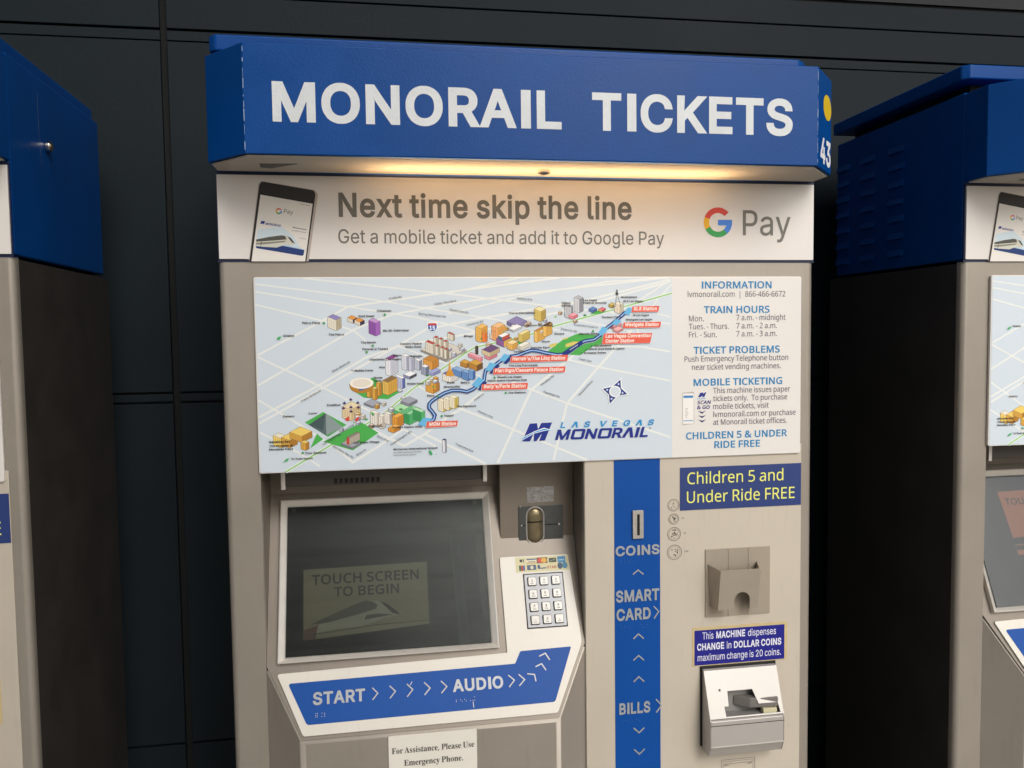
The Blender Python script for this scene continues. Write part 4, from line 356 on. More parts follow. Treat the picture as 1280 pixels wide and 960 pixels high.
38:[239,[245,1,-51,52,10,14,8,17,8,22,6,22,-45,0,-5,-21,-5,-15,-6,-10,-47,45,17,14,9,8,7,9,5,14,2,16,-2,15,-5,13,-6,8,-7,7,-10,6,-10,4,-14,2,-17,0,-14,-2,-11,-4,-13,-8,-11,-11,-5,-10,-3,-15,0,-11,3,-15,6,-14,7,-10,7,-9,-18,-13,-9,-8,-5,-7,-8,-13,-2,-9,-2,-8,0,-14,2,-16,5,-13,6,-10,9,-9,10,-7,12,-5,19,-4,10,-1,20,0,14,3,9,2,20,9,10,6,9,6,24,-23],[135,52,-16,-10,-8,-2,-18,-3,-12,0,-7,2,-6,3,-5,2,-6,8,-4,10,0,8,1,7,4,8,5,6,10,9,8,5],[89,155,-8,9,-6,9,-2,9,0,11,3,5,7,5,7,2,11,0,7,-3,5,-6,2,-6,-1,-9,-3,-7,-4,-6,-9,-8]],
53:[189,[154,240,-128,0,-9,-118,20,-13,23,4,11,1,22,-1,13,-3,8,-5,7,-8,4,-9,1,-15,-1,-6,-2,-8,-5,-8,-3,-3,-5,-4,-6,-4,-15,-3,-19,-1,-22,4,-15,5,-21,11,0,-43,5,-4,17,-7,24,-4,25,-1,20,2,16,5,15,6,10,8,7,7,8,11,5,12,3,9,2,14,0,17,-2,13,-2,7,-6,12,-6,8,-7,7,-11,7,-12,6,-12,3,-14,2,-9,0,-9,0,-19,-2,4,48,90,0]],
65:[210,[119,241,-37,0,-93,-241,45,0,26,69,79,0,26,-69,47,0],[100,176,24,-66,-48,0]],
66:[213,[23,240,0,-240,92,0,11,1,21,4,19,9,6,5,9,8,4,6,6,12,2,9,2,10,0,15,-2,9,-2,9,-4,8,-5,7,-7,6,-6,5,-9,4,8,5,9,10,6,10,3,11,2,11,-1,14,-2,10,-4,9,-3,5,-9,10,-7,4,-12,6,-17,5,-26,3],[67,40,0,65,41,0,13,-1,6,-1,8,-4,6,-3,4,-5,2,-5,2,-6,0,-9,-1,-7,-3,-9,-3,-4,-6,-5,-9,-4,-12,-2],[67,200,44,-1,14,-2,8,-4,6,-5,2,-5,1,-5,0,-10,-3,-12,-6,-6,-11,-4,-17,-2,-38,0]],
67:[208,[188,8,0,41,-23,-7,-19,-4,-21,-1,-14,1,-11,3,-10,5,-9,5,-10,12,-6,10,-3,8,-2,7,-2,15,-1,22,2,19,2,11,4,10,8,14,4,4,8,7,7,5,10,4,9,2,15,1,11,0,12,-2,11,-3,21,-9,16,33,-3,7,-12,6,-11,3,-14,4,-14,2,-18,0,-20,-1,-12,-3,-11,-3,-17,-8,-8,-5,-9,-7,-12,-14,-7,-10,-5,-10,-5,-12,-5,-17,-2,-22,-1,-16,2,-18,1,-12,5,-19,4,-9,5,-11,11,-15,14,-14,8,-5,10,-6,17,-5,12,-3,13,-1,23,0,15,1,18,4]],
68:[238,[23,0,81,0,14,1,22,5,18,7,13,7,14,12,13,14,10,19,4,10,3,12,2,24,0,22,-1,13,-4,21,-4,10,-6,12,-11,16,-13,11,-6,4,-13,8,-14,5,-22,6,-18,1,-82,0],[67,40,0,160,33,0,13,-1,13,-3,11,-4,12,-7,6,-6,5,-6,6,-12,4,-14,2,-15,0,-26,-4,-17,-5,-13,-5,-9,-7,-8,-12,-9,-11,-5,-12,-3,-12,-1]],
69:[184,[164,0,0,40,-97,0,0,65,91,0,0,40,-91,0,0,54,97,0,0,41,-141,0,0,-240]],
70:[172,[23,0,44,0,0,95,91,0,0,40,-91,0,0,64,97,0,0,41,-141,0]],
71:[238,[213,11,0,123,-93,0,0,-41,49,0,0,-52,-7,-2,-16,-2,-23,0,-8,1,-14,4,-9,3,-9,6,-11,12,-8,13,-6,20,-2,19,1,22,3,15,3,7,5,10,4,7,9,9,5,4,12,7,13,4,19,2,10,0,24,-3,12,-4,20,-8,13,31,1,9,-26,10,-20,4,-17,2,-26,0,-21,-4,-20,-6,-12,-6,-17,-11,-14,-15,-11,-16,-8,-20,-3,-10,-2,-14,-1,-11,0,-22,2,-23,7,-22,7,-14,7,-11,14,-15,6,-5,11,-7,18,-8,19,-5,14,-1,26,0,22,2,23,4]],
72:[242,[210,0,0,240,-44,0,0,-95,-99,0,0,95,-44,0,0,-240,44,0,0,105,99,0,0,-105]],
73:[116,[101,240,-96,0,0,-31,26,-6,0,-167,-26,-5,0,-31,96,0,0,31,-26,5,0,167,26,6]],
75:[204,[209,0,-97,134,95,105,-53,1,-62,-70,-15,-16,-12,-16,2,102,-44,0,0,-240,44,0,0,91,13,12,77,-103]],
76:[174,[23,240,0,-240,141,0,0,41,-97,0,0,199]],
77:[294,[262,240,-55,0,-65,-171,-64,171,-55,0,0,-240,41,0,0,159,60,-159,34,0,60,159,0,-159,44,0]],
78:[248,[216,0,0,240,-42,0,0,-143,1,-24,-105,164,-4,3,-43,0,0,-240,41,0,0,150,-1,17,105,-164,4,-3]],
79:[254,[71,233,-11,-5,-8,-6,-14,-13,-6,-9,-7,-12,-5,-13,-3,-10,-5,-23,0,-10,0,-24,1,-13,3,-16,7,-23,11,-19,14,-15,14,-11,18,-8,9,-2,15,-3,24,-1,21,2,10,2,12,5,19,10,7,6,9,9,12,18,6,13,4,10,3,14,2,16,1,30,-4,26,-4,14,-4,11,-11,19,-13,15,-15,11,-9,5,-10,4,-19,5,-12,1,-20,0,-12,-1,-12,-2],[144,40,-13,-3,-17,0,-13,3,-12,5,-10,7,-7,8,-6,10,-5,13,-4,22,0,26,2,14,5,21,7,14,10,10,8,5,12,5,13,3,19,-1,11,-2,14,-5,8,-6,6,-7,8,-14,4,-12,4,-22,0,-18,-1,-21,-4,-14,-6,-15,-7,-11,-10,-9,-10,-5]],
80:[199,[23,0,44,0,0,87,35,1,15,2,14,4,16,7,9,6,9,9,7,11,6,13,3,16,0,20,-2,12,-3,9,-5,9,-4,7,-8,8,-8,6,-11,5,-10,3,-12,3,-13,2,-82,0],[67,127,0,73,30,0,13,-2,13,-4,7,-6,2,-4,4,-8,1,-14,-1,-6,-2,-7,-3,-7,-4,-4,-10,-6,-11,-3,-18,-2]],
82:[205,[23,240,0,-240,44,0,0,93,32,-1,54,-92,52,0,-64,105,15,8,8,7,7,10,8,15,2,15,0,22,-4,15,-3,7,-5,9,-10,9,-9,6,-13,6,-14,4,-24,2],[67,132,0,68,30,0,14,-2,12,-4,8,-6,3,-5,2,-5,1,-16,-1,-6,-2,-6,-3,-5,-4,-4,-7,-5,-14,-3,-10,-1]],
83:[182,[8,10,21,-8,21,-4,23,-1,26,1,17,4,15,7,14,9,9,11,4,6,5,12,2,7,1,10,-1,12,-1,10,-4,10,-3,6,-5,7,-7,7,-12,9,-19,9,-35,14,-13,7,-6,5,-3,6,-1,5,-1,9,2,7,2,4,3,4,10,5,13,2,10,0,13,-1,16,-4,24,-9,12,31,0,9,-25,9,-20,5,-17,1,-23,-1,-18,-4,-13,-5,-13,-9,-10,-11,-6,-10,-2,-10,-2,-8,0,-13,3,-17,3,-9,5,-7,11,-14,13,-9,14,-7,37,-14,14,-7,6,-6,2,-5,2,-6,0,-9,-1,-6,-2,-4,-7,-8,-11,-4,-15,-3,-13,0,-13,1,-13,3,-21,6,-17,7]],
84:[184,[109,0,0,199,70,0,0,41,-184,0,0,-41,70,0,0,-199]],
85:[239,[20,240,0,-156,1,-10,2,-12,3,-11,5,-11,6,-9,10,-12,6,-5,10,-6,12,-5,11,-4,13,-2,26,0,18,3,16,5,14,8,13,11,10,12,8,18,4,17,1,12,0,157,-44,0,0,-157,-1,-11,-2,-9,-4,-6,-8,-10,-10,-6,-8,-2,-12,-2,-15,1,-7,1,-8,2,-9,5,-8,8,-5,10,-2,7,-2,12,0,157]],
88:[193,[197,0,-80,125,75,115,-48,0,-4,-5,-48,-76,-47,76,-4,5,-49,0,53,-81,21,-35,-79,-124,47,0,4,4,53,86,53,-86,3,-4]]}),
'R': (240, {
44:[95,[15,-46,23,0,17,42,8,22,5,19,-3,4,-33,0,-6,-37]],
46:[95,[32,0,7,-4,11,-1,7,2,8,5,4,9,1,11,-2,9,-6,7,-7,4,-11,1,-8,-2,-7,-6,-3,-8,-1,-11,2,-9]],
65:[231,[109,246,-87,-215,-5,-10,-5,-6,-9,-4,-8,-2,0,-9,73,0,0,9,-18,2,-7,5,-3,5,0,6,1,10,13,33,80,-1,14,-36,1,-7,0,-4,-3,-6,-5,-3,-12,-3,-8,-1,0,-9,113,0,0,9,-7,2,-7,3,-6,8,-7,14,-89,209],[93,168,35,-83,-68,0]],
69:[233,[8,240,0,-8,9,-1,8,-2,5,-2,4,-4,3,-5,2,-9,1,-9,0,-163,-2,-12,-3,-7,-5,-5,-7,-2,-16,-2,0,-9,205,0,15,75,-10,0,-9,-19,-11,-15,-13,-12,-14,-7,-11,-4,-15,-2,-32,-1,-9,2,-3,3,-2,5,-1,6,0,86,22,-2,8,-2,9,-6,6,-8,4,-7,4,-16,1,-14,9,0,0,120,-8,0,-6,-24,-6,-12,-8,-8,-5,-3,-10,-4,-20,-1,0,80,2,12,3,3,7,2,26,0,20,-3,17,-6,13,-8,6,-7,7,-15,4,-19,8,0,0,71]],
70:[213,[8,0,128,0,0,9,-16,1,-12,3,-6,5,-4,6,-2,14,0,80,19,-1,10,-4,8,-5,7,-8,5,-10,2,-10,3,-18,9,0,0,121,-9,0,-3,-16,-3,-10,-6,-10,-7,-9,-6,-3,-10,-3,-19,-2,0,84,1,5,3,6,12,2,34,-1,12,-2,11,-4,11,-7,5,-6,5,-8,5,-13,4,-17,9,0,0,71,-201,0,0,-8,18,-4,5,-3,4,-4,4,-7,2,-13,-1,-168,-2,-9,-7,-8,-11,-5,-11,-2]],
80:[220,[8,0,120,0,0,9,-11,1,-10,3,-6,5,-3,7,-2,13,0,71,43,0,25,4,12,3,10,5,8,6,7,6,8,13,4,10,2,9,0,18,-2,11,-4,11,-6,9,-8,8,-18,10,-25,6,-30,2,-114,0,0,-8,16,-3,6,-3,3,-3,4,-6,2,-8,1,-171,-2,-12,-3,-7,-5,-4,-5,-3,-17,-3],[96,121,0,92,1,5,2,5,6,4,12,0,10,-1,9,-3,6,-5,4,-5,4,-9,3,-13,1,-13,0,-14,-3,-15,-1,-6,-6,-9,-9,-7,-14,-5]],
84:[223,[49,0,124,0,0,9,-16,2,-11,4,-4,7,-2,9,-1,8,0,189,21,-1,15,-5,13,-8,10,-14,6,-14,4,-19,8,0,0,73,-210,0,0,-72,9,0,2,10,4,15,8,14,11,11,7,4,13,4,11,2,11,0,0,-189,-1,-8,-2,-9,-6,-8,-12,-4,-12,-1]],
85:[260,[8,240,0,-8,12,-2,10,-4,4,-5,3,-7,2,-10,0,-137,5,-24,4,-10,6,-10,13,-14,11,-6,20,-7,17,-2,31,0,14,2,19,6,13,7,9,9,8,10,8,19,3,15,3,30,0,111,1,10,3,7,5,5,7,4,11,3,0,8,-77,0,0,-8,13,-2,10,-4,7,-6,3,-9,1,-8,0,-121,-2,-20,-5,-18,-10,-15,-11,-9,-10,-4,-5,-3,-18,-1,-10,0,-13,3,-7,3,-9,9,-4,6,-4,9,-3,21,-1,143,1,8,2,7,6,6,8,2,15,3,0,8]],
89:[225,[53,0,120,0,0,9,-11,1,-10,3,-5,5,-4,7,-2,13,0,69,65,106,12,13,7,4,7,1,0,9,-76,0,0,-9,16,-2,5,-2,4,-3,3,-5,0,-7,-3,-9,-6,-11,-44,-73,-46,89,-2,8,0,7,4,5,10,3,12,0,0,9,-116,0,0,-9,7,-1,8,-4,6,-5,5,-7,66,-119,0,-56,-3,-16,-3,-5,-6,-5,-9,-3,-11,-1]],
97:[181,[174,15,-5,7,-7,-4,-5,1,-2,3,-1,100,-1,7,-4,12,-5,8,-6,6,-12,7,-8,3,-20,2,-23,0,-15,-2,-11,-3,-13,-7,-10,-8,-5,-7,-3,-7,-1,-11,2,-8,3,-5,6,-5,6,-3,10,0,6,1,6,3,5,4,3,6,0,12,-9,17,2,6,4,3,10,3,13,0,10,-3,7,-7,3,-8,1,-7,0,-31,-31,-9,-22,-9,-19,-10,-13,-12,-7,-12,-2,-7,0,-10,2,-13,5,-8,4,-5,6,-5,11,-4,8,-1,13,1,18,4,11,6,16,12,4,-11,5,-7,11,-4,11,-1,12,2,7,2,12,9],[105,89,0,-56,-8,-8,-8,-5,-8,-2,-7,1,-8,5,-3,11,-1,11,1,9,4,10,6,8,8,7,11,5]],
99:[155,[108,-1,12,5,11,7,11,10,8,11,-7,6,-6,-6,-11,-8,-10,-3,-10,-1,-12,2,-6,3,-11,9,-6,7,-6,14,-5,20,-1,27,1,15,2,14,4,11,7,9,8,4,7,2,9,-2,4,-3,3,-5,0,-22,4,-11,5,-4,4,-1,10,-1,9,2,7,6,3,7,0,12,-3,9,-5,8,-6,5,-11,7,-20,4,-23,-1,-15,-4,-14,-7,-15,-13,-10,-12,-7,-13,-4,-15,-3,-20,1,-19,4,-16,8,-18,11,-14,12,-10,11,-7,18,-4,19,1]],
101:[159,[80,168,-16,-3,-12,-4,-11,-8,-10,-9,-10,-15,-7,-17,-3,-13,-1,-21,2,-19,4,-15,7,-14,8,-12,10,-10,15,-9,12,-3,15,-1,12,1,9,2,16,7,11,8,8,9,11,17,-8,6,-5,-6,-12,-11,-8,-4,-11,-2,-14,2,-11,6,-8,9,-6,12,-3,12,-2,25,87,0,0,16,-4,20,-4,10,-9,13,-8,8,-14,8,-17,4],[61,101,1,21,2,12,3,11,4,6,7,4,9,2,8,-3,5,-5,4,-11,2,-17,0,-20]],
103:[172,[167,160,-44,0,-13,5,-17,2,-15,1,-15,-2,-12,-3,-15,-7,-9,-7,-9,-12,-4,-10,-2,-13,1,-14,3,-11,6,-9,8,-9,11,-7,13,-6,-18,-8,-10,-8,-7,-7,-5,-10,-1,-10,2,-11,9,-10,12,-7,-17,-8,-7,-6,-4,-7,-1,-7,2,-8,6,-8,8,-6,15,-7,17,-3,27,-1,22,2,20,4,13,5,13,8,11,12,3,7,2,8,0,15,-3,15,-3,5,-6,6,-12,7,-18,4,-22,2,-30,0,-10,1,-7,4,-1,3,-1,5,2,5,2,4,9,6,6,1,27,0,15,2,14,7,12,9,6,6,4,9,3,16,0,10,-2,11,-5,10,-5,6,26,0],[139,-33,-2,-10,-5,-7,-7,-5,-10,-3,-16,-3,-24,0,-19,4,-11,6,-5,5,-1,6,0,6,2,7,10,9,62,0,10,-1,11,-4,3,-3],[84,65,-9,1,-4,3,-4,4,-5,13,-2,18,1,22,3,16,3,7,3,4,5,3,6,1,9,-1,4,-2,4,-5,5,-12,2,-18,-1,-23,-4,-19,-2,-4,-4,-4,-4,-3]],
104:[201,[10,240,0,-8,9,-2,6,-4,2,-12,0,-189,-1,-8,-4,-5,-6,-3,-7,-1,0,-8,86,0,0,8,-6,1,-6,3,-3,3,-2,8,0,101,7,9,7,5,6,3,8,2,9,-1,5,-4,3,-7,1,-11,0,-97,-3,-9,-4,-3,-3,-2,-7,-1,0,-8,84,0,0,8,-6,1,-5,3,-3,3,-2,7,-1,92,-1,14,-4,15,-6,10,-9,9,-11,4,-14,2,-11,-1,-13,-4,-12,-7,-15,-15,0,99]],
105:[104,[11,164,0,-9,7,-1,5,-2,3,-3,1,-8,0,-116,-1,-8,-4,-5,-6,-3,-7,-1,0,-8,86,0,0,8,-6,1,-6,3,-3,3,-2,8,0,141],[73,236,-9,6,-9,2,-9,-1,-10,-4,-6,-8,-4,-11,1,-10,5,-10,7,-5,7,-3,5,-1,9,1,11,5,5,7,4,11,-1,10]],
107:[189,[11,240,0,-8,6,-1,6,-3,3,-3,1,-10,0,-190,-1,-8,-4,-5,-6,-3,-7,-1,0,-8,86,0,0,8,-6,1,-6,3,-3,3,-2,8,0,48,8,7,36,-51,4,-7,0,-6,-3,-4,-4,-1,-8,-1,0,-8,87,0,0,8,-6,1,-8,7,-67,94,28,27,11,9,13,6,13,3,0,9,-73,0,0,-9,12,-1,5,-3,3,-4,-1,-6,-8,-10,-42,-42,0,151]],
108:[105,[11,240,0,-8,6,-1,6,-3,3,-4,1,-9,0,-190,-1,-8,-4,-5,-6,-3,-7,-1,0,-8,86,0,0,8,-9,2,-5,3,-2,4,-1,9,0,214]],
109:[292,[283,0,0,8,-11,3,-3,2,-2,7,-1,6,0,88,-1,14,-5,17,-5,8,-9,8,-11,5,-13,2,-12,-1,-8,-2,-10,-5,-8,-5,-15,-17,-4,9,-6,9,-5,4,-8,5,-9,2,-14,1,-16,-3,-15,-9,-9,-8,-6,-8,0,24,-67,0,0,-9,7,-1,5,-2,3,-4,2,-8,0,-115,-1,-8,-4,-5,-6,-3,-7,-1,0,-8,84,0,0,8,-5,1,-6,3,-3,4,-2,7,0,101,7,9,6,5,7,4,7,1,8,-1,6,-4,3,-8,1,-10,0,-98,-2,-6,-3,-4,-6,-3,-6,-1,0,-8,83,0,0,8,-6,1,-6,3,-3,4,-2,8,0,101,4,5,9,9,7,3,7,1,8,-1,6,-4,3,-7,1,-11,0,-98,-3,-7,-3,-3,-5,-3,-6,-1,0,-8]],
110:[201,[191,0,0,8,-6,1,-5,3,-3,3,-2,7,-1,92,-1,14,-4,15,-8,12,-7,7,-11,4,-14,2,-12,-1,-8,-2,-12,-6,-10,-8,-9,-10,0,23,-68,0,0,-9,7,-1,5,-2,3,-4,2,-8,0,-115,-1,-8,-4,-5,-6,-3,-7,-1,0,-8,86,0,0,8,-6,1,-6,3,-3,3,-2,8,0,101,7,9,7,5,6,3,8,2,9,-1,5,-4,3,-7,1,-11,0,-97,-3,-9,-4,-3,-3,-2,-7,-1,0,-8]],
111:[178,[103,-4,16,5,16,8,11,11,8,10,7,14,5,17,1,16,-1,24,-3,12,-6,14,-12,17,-10,9,-13,8,-13,4,-17,3,-18,-1,-14,-4,-14,-7,-15,-13,-8,-10,-7,-17,-5,-18,-1,-21,1,-14,6,-19,6,-14,9,-11,12,-11,14,-8,14,-4,14,-1],[90,158,7,-2,6,-3,5,-6,4,-10,4,-29,0,-39,-2,-32,-3,-16,-5,-8,-5,-4,-7,-3,-6,0,-8,1,-6,5,-4,4,-4,9,-2,8,-2,22,0,37,2,32,4,19,5,8,3,3,7,3]],
114:[152,[9,0,95,0,0,8,-9,1,-10,3,-4,4,-2,6,0,83,1,11,3,8,5,7,5,5,5,1,4,0,4,-2,9,-11,8,-6,12,-1,10,5,3,3,3,6,1,12,-2,12,-7,8,-7,3,-10,2,-11,-1,-8,-3,-10,-6,-8,-8,-12,-17,0,31,-66,0,0,-9,6,-1,6,-2,3,-4,1,-7,0,-116,-1,-8,-4,-5,-6,-3,-7,-1]],
115:[152,[129,168,-8,0,-4,-6,-3,-1,-26,6,-13,1,-17,-1,-13,-5,-6,-4,-8,-8,-5,-7,-5,-12,-1,-13,1,-12,5,-13,9,-10,10,-8,38,-20,10,-6,6,-9,2,-4,0,-8,-3,-10,-8,-7,-5,-2,-8,-1,-13,1,-11,6,-11,10,-10,16,-4,14,-9,0,0,-60,8,0,4,7,6,3,8,-2,15,-5,9,-2,13,-1,14,1,9,3,10,6,7,6,7,9,5,13,2,14,-1,15,-5,14,-10,12,-9,6,-40,21,-7,4,-7,8,-2,7,2,11,6,7,5,3,7,1,12,-1,9,-3,12,-10,7,-11,5,-14,9,0]],
116:[120,[76,224,-8,0,-9,-14,-13,-16,-35,-36,0,-11,14,0,0,-113,2,-15,5,-10,6,-7,9,-4,10,-2,20,0,10,3,9,6,9,8,4,6,8,16,-8,5,-6,-11,-4,-4,-6,-3,-3,-1,-6,1,-3,1,-2,4,-2,4,-1,8,0,108,34,0,0,17,-34,0]],
117:[198,[6,164,0,-9,6,0,6,-3,3,-4,2,-6,2,-106,4,-17,5,-10,4,-5,10,-6,6,-2,12,-1,14,1,12,3,10,5,9,6,9,11,0,-26,38,9,32,3,0,9,-7,0,-7,3,-3,4,-2,7,0,134,-71,0,0,-9,7,0,7,-3,4,-4,2,-7,0,-106,-11,-12,-7,-3,-7,-1,-8,1,-5,2,-4,4,-3,10,0,128]],
121:[158,[15,-72,7,-2,10,0,15,3,12,8,10,13,13,28,57,157,8,15,5,3,6,2,0,9,-51,0,0,-9,9,-1,7,-2,2,-4,1,-4,-2,-7,-3,-12,-23,-62,-25,64,-5,18,0,4,2,3,6,2,9,1,0,9,-88,0,0,-9,9,-2,8,-9,60,-146,-4,-15,-6,-17,-9,-12,-8,-6,-4,0,-3,2,-1,15,-3,7,-4,4,-7,2,-8,1,-8,-2,-6,-5,-4,-4,-2,-7,-1,-7,1,-7,5,-10,6,-5]]}),
}
GLYPHS = {}
for _fn, (_cap, _tab) in _OUTLINES.items():
    GLYPHS[_fn] = {}
    for _code, _row in _tab.items():
        _k = 700 / _cap; _g = [_row[0] * _k]
        for _st in _row[1:]:
            _x = _y = 0; _pts = []
            for _i in range(0, len(_st), 2):
                _x += _st[_i]; _y += _st[_i + 1]; _pts += [_x * _k, _y * _k]
            _g.append(_pts)
        GLYPHS[_fn][chr(_code)] = _g
for _fn, _w in (('B', 172), ('T', 92), ('O', 150), ('N', 92)):        # plain capital I
    GLYPHS[_fn]['I'] = [_w + 130, [65, 0, 65 + _w, 0, 65 + _w, 700, 65, 700]]
GLYPHS['B']['^'] = [640, [0, 0, 175, 0, 320, 480, 465, 0, 640, 0, 425, 700, 215, 700]]
GLYPHS['B']['@'] = [760, [110, 0, 640, 0, 720, 80, 720, 620, 640, 700, 110, 700, 30, 620, 30, 80], [190, 150, 190, 550, 560, 550, 560, 150]]
_cache = {}
def _area(P): return .5 * sum(P[i][0] * P[(i + 1) % len(P)][1] - P[(i + 1) % len(P)][0] * P[i][1] for i in range(len(P)))
def _inside(p, P):
    c = False; n = len(P)
    for i in range(n):
        a, b = P[i], P[(i + 1) % n]
        if (a[1] > p[1]) != (b[1] > p[1]) and p[0] < (b[0] - a[0]) * (p[1] - a[1]) / (b[1] - a[1]) + a[0]: c = not c
    return c
def shape(loops):
    """outer loops and holes -> (points, triangles, loops as index lists)"""
    outs = [l for l in loops if _area(l) > 0]; holes = [l for l in loops if _area(l) <= 0]
    P = []; T = []; I = []
    for o in outs:
        g = [o] + [h for h in holes if _inside(h[0], o)]
        base = len(P); flatp = [p for l in g for p in l]
        T += [tuple(base + i for i in t) for t in tessellate_polygon([[Vector((a, b, 0)) for a, b in l] for l in g])]
        k = base
        for l in g: I.append(list(range(k, k + len(l)))); k += len(l)
        P += flatp
    return P, T, I
def glyph(font, c):
    k = (font, c)
    if k not in _cache:
        g = GLYPHS[font].get(c)
        if g is None: _cache[k] = None
        else:
            loops = [list(zip(l[0::2], l[1::2])) for l in g[1:]]
            if c in '^@':
                loops = [loops[0] if _area(loops[0]) > 0 else loops[0][::-1]] + [l if _area(l) < 0 else l[::-1] for l in loops[1:]]
            _cache[k] = (g[0], shape(loops), min(p[0] for l in loops for p in l), max(p[0] for l in loops for p in l))
    return _cache[k]
class Art:
    """print on a flat face: coloured outlines in millimetres, each layer a hair above the one below; depth makes it raised."""
    def __init__(s, frame, base=.0003, step=.00003): s.n = 0; s.f = frame; s.base = base; s.step = step; s.V = []; s.F = []; s.mi = []; s.mats = []
    def _m(s, m):
        m = ink(m) if isinstance(m, str) else m
        if m not in s.mats: s.mats.append(m)
        return s.mats.index(m)
    def raw(s, P, T, m, layer, I=None, depth=0):
        k = s._m(m); s.n += 1; h = s.base + layer * s.step + (s.n * 3e-7 if not depth else 0); b = len(s.V)
        s.V += [s.f(a / 1000, c / 1000, h + depth) for a, c in P]
        for t in T:
            a, c, e = (P[i] for i in t)
            ar = (c[0] - a[0]) * (e[1] - a[1]) - (e[0] - a[0]) * (c[1] - a[1])
            if abs(ar) < 1e-9: continue
            s.F.append([b + i for i in (t if ar > 0 else t[::-1])]); s.mi.append(k)
        if depth and I:
            b2 = len(s.V); s.V += [s.f(a / 1000, c / 1000, 0) for a, c in P]
            for l in I:
                for i in range(len(l)):
                    p, q = l[i], l[(i + 1) % len(l)]
                    s.F.append([b + p, b2 + p, b2 + q, b + q]); s.mi.append(k)
    def poly(s, m, pts, layer=0, holes=(), depth=0):
        if _area(pts) < 0: pts = pts[::-1]
        holes = [h if _area(h) < 0 else h[::-1] for h in holes]
        P, T, I = shape([list(pts)] + [list(h) for h in holes]); s.raw(P, T, m, layer, I, depth); return s
    def stroke(s, m, pts, w, layer=0, depth=0, closed=False):
        n = len(pts); L = []; R = []
        for i in range(n):
            p = Vector(pts[i]); a = Vector(pts[i - 1]) if (i or closed) else None; b = Vector(pts[(i + 1) % n]) if (i < n - 1 or closed) else None
            d1 = (p - a).normalized() if a is not None else None; d2 = (b - p).normalized() if b is not None else None
            if d1 is None: d1 = d2
            if d2 is None: d2 = d1
            t = (d1 + d2); t = t.normalized() if t.length > 1e-6 else d1
            nn = Vector((-t.y, t.x)); k = max(.5, nn.dot(Vector((-d1.y, d1.x))))
            L.append(tuple(p + nn * (w / 2 / k))); R.append(tuple(p - nn * (w / 2 / k)))
        P = L + R; T = []
        for i in range(n if closed else n - 1):
            j = (i + 1) % n
            T += [(i, n + i, n + j), (i, n + j, j)]
        s.raw(P, T, m, layer, [list(range(n)) + list(range(2 * n - 1, n - 1, -1))], depth); return s
    def text(s, font, txt, p0, p1, cap, m, layer=3, shear=0, depth=0, level=True, track=0):
        """one line of lettering whose ink runs from p0 to p1 along the baseline."""
        p0 = Vector(p0); p1 = Vector(p1)
        if level: p0.y = p1.y = (p0.y + p1.y) / 2
        x = 0; items = []
        for c in txt:
            if c == ' ': x += 230 + track; continue
            g = glyph(font, c)
            if g is None: print("NOGLYPH", c, font); continue
            items.append((x, g)); x += g[0] + track
        x0 = items[0][0] + items[0][1][2]; x1 = items[-1][0] + items[-1][1][3]
        d = p1 - p0; sx = d.length / (x1 - x0); ux = d.normalized(); uy = Vector((-ux.y, ux.x)); sy = cap / 700
        for x, g in items:
            P, T, I = g[1]
            Q = [tuple(p0 + ux * ((x + a - x0) * sx + b * sy * shear) + uy * (b * sy)) for a, b in P]
            s.raw(Q, T, m, layer, I, depth)
        return s
    def build(s, name, parent=None, label=None):
        me = bpy.data.meshes.new(name)
        me.from_pydata([(a, b, c + TOP) for a, b, c in s.V], [], s.F)
        for q in s.mats: me.materials.append(q)
        me.polygons.foreach_set('material_index', s.mi); me.update()
        o = bpy.data.objects.new(name, me); col.objects.link(o)
        if parent: o.parent = parent
        if label: o['label'] = label
        return o
def thing(name, label, cat, loc=(0, 0, 0), group=None):
    o = bpy.data.objects.new(name, None); o.empty_display_size = .2; col.objects.link(o)
    o.location = loc; o['label'] = label; o['category'] = cat
    if group: o['group'] = group
    return o
def copy_tree(o, parent=None):
    c = o.copy(); col.objects.link(c)
    if parent:
        c.parent = parent; c.matrix_parent_inverse = o.matrix_parent_inverse.copy()
    for ch in list(o.children): copy_tree(ch, c)
    return c
def face_prism(frame, pts, h0, h1, m, name, parent, bev=0, seg=2, label=None):
    b = MB().prism(mm(pts), frame, h0, h1)
    if bev: b.bevel(bev, seg)
    return b.build(name, m, parent, label=label)
def struct(o): o['kind'] = 'structure'; return o

# ================================================================ the setting
g = MB().box(-30, 30, -40, .5, -TOP - .1, -TOP).build('pavement', mat('concrete_paving', '#a39d93', rough=.85, var=.15, vscale=1.5, bump=.3, bscale=30, bdist=.004), smooth=False)
struct(g)
wall = MB().box(-4.9, 4.9, .512, .60, -TOP, 1.9).build('wall', WALLGAP, smooth=False); struct(wall)
rows = [(-TOP + .01, -.928), (-.924, -.2355), (-.232, -.2165), (-.2125, .4655), (.468, .4865), (.4905, .5545), (.5575, .609)]
xs = [-4.8, -2.578, -.175, 2.23, 4.8]
for i in range(len(xs) - 1):
    for k, (z0, z1) in enumerate(rows):
        dy = .003 if k in (2,) else (.0015 if k == 4 else 0)
        MB().box(xs[i] + .0065, xs[i + 1] - .0065, .5 + dy, .5115, z0, z1).bevel(.0015, 2).build('wall_panel', WALLM, wall)
MB().box(-4.9, 4.9, .505, .5115, .618, 1.88).build('upper_wall_panel', mat('upper_wall_coating', '#1c2022', rough=.7, var=.1, vscale=4), wall)

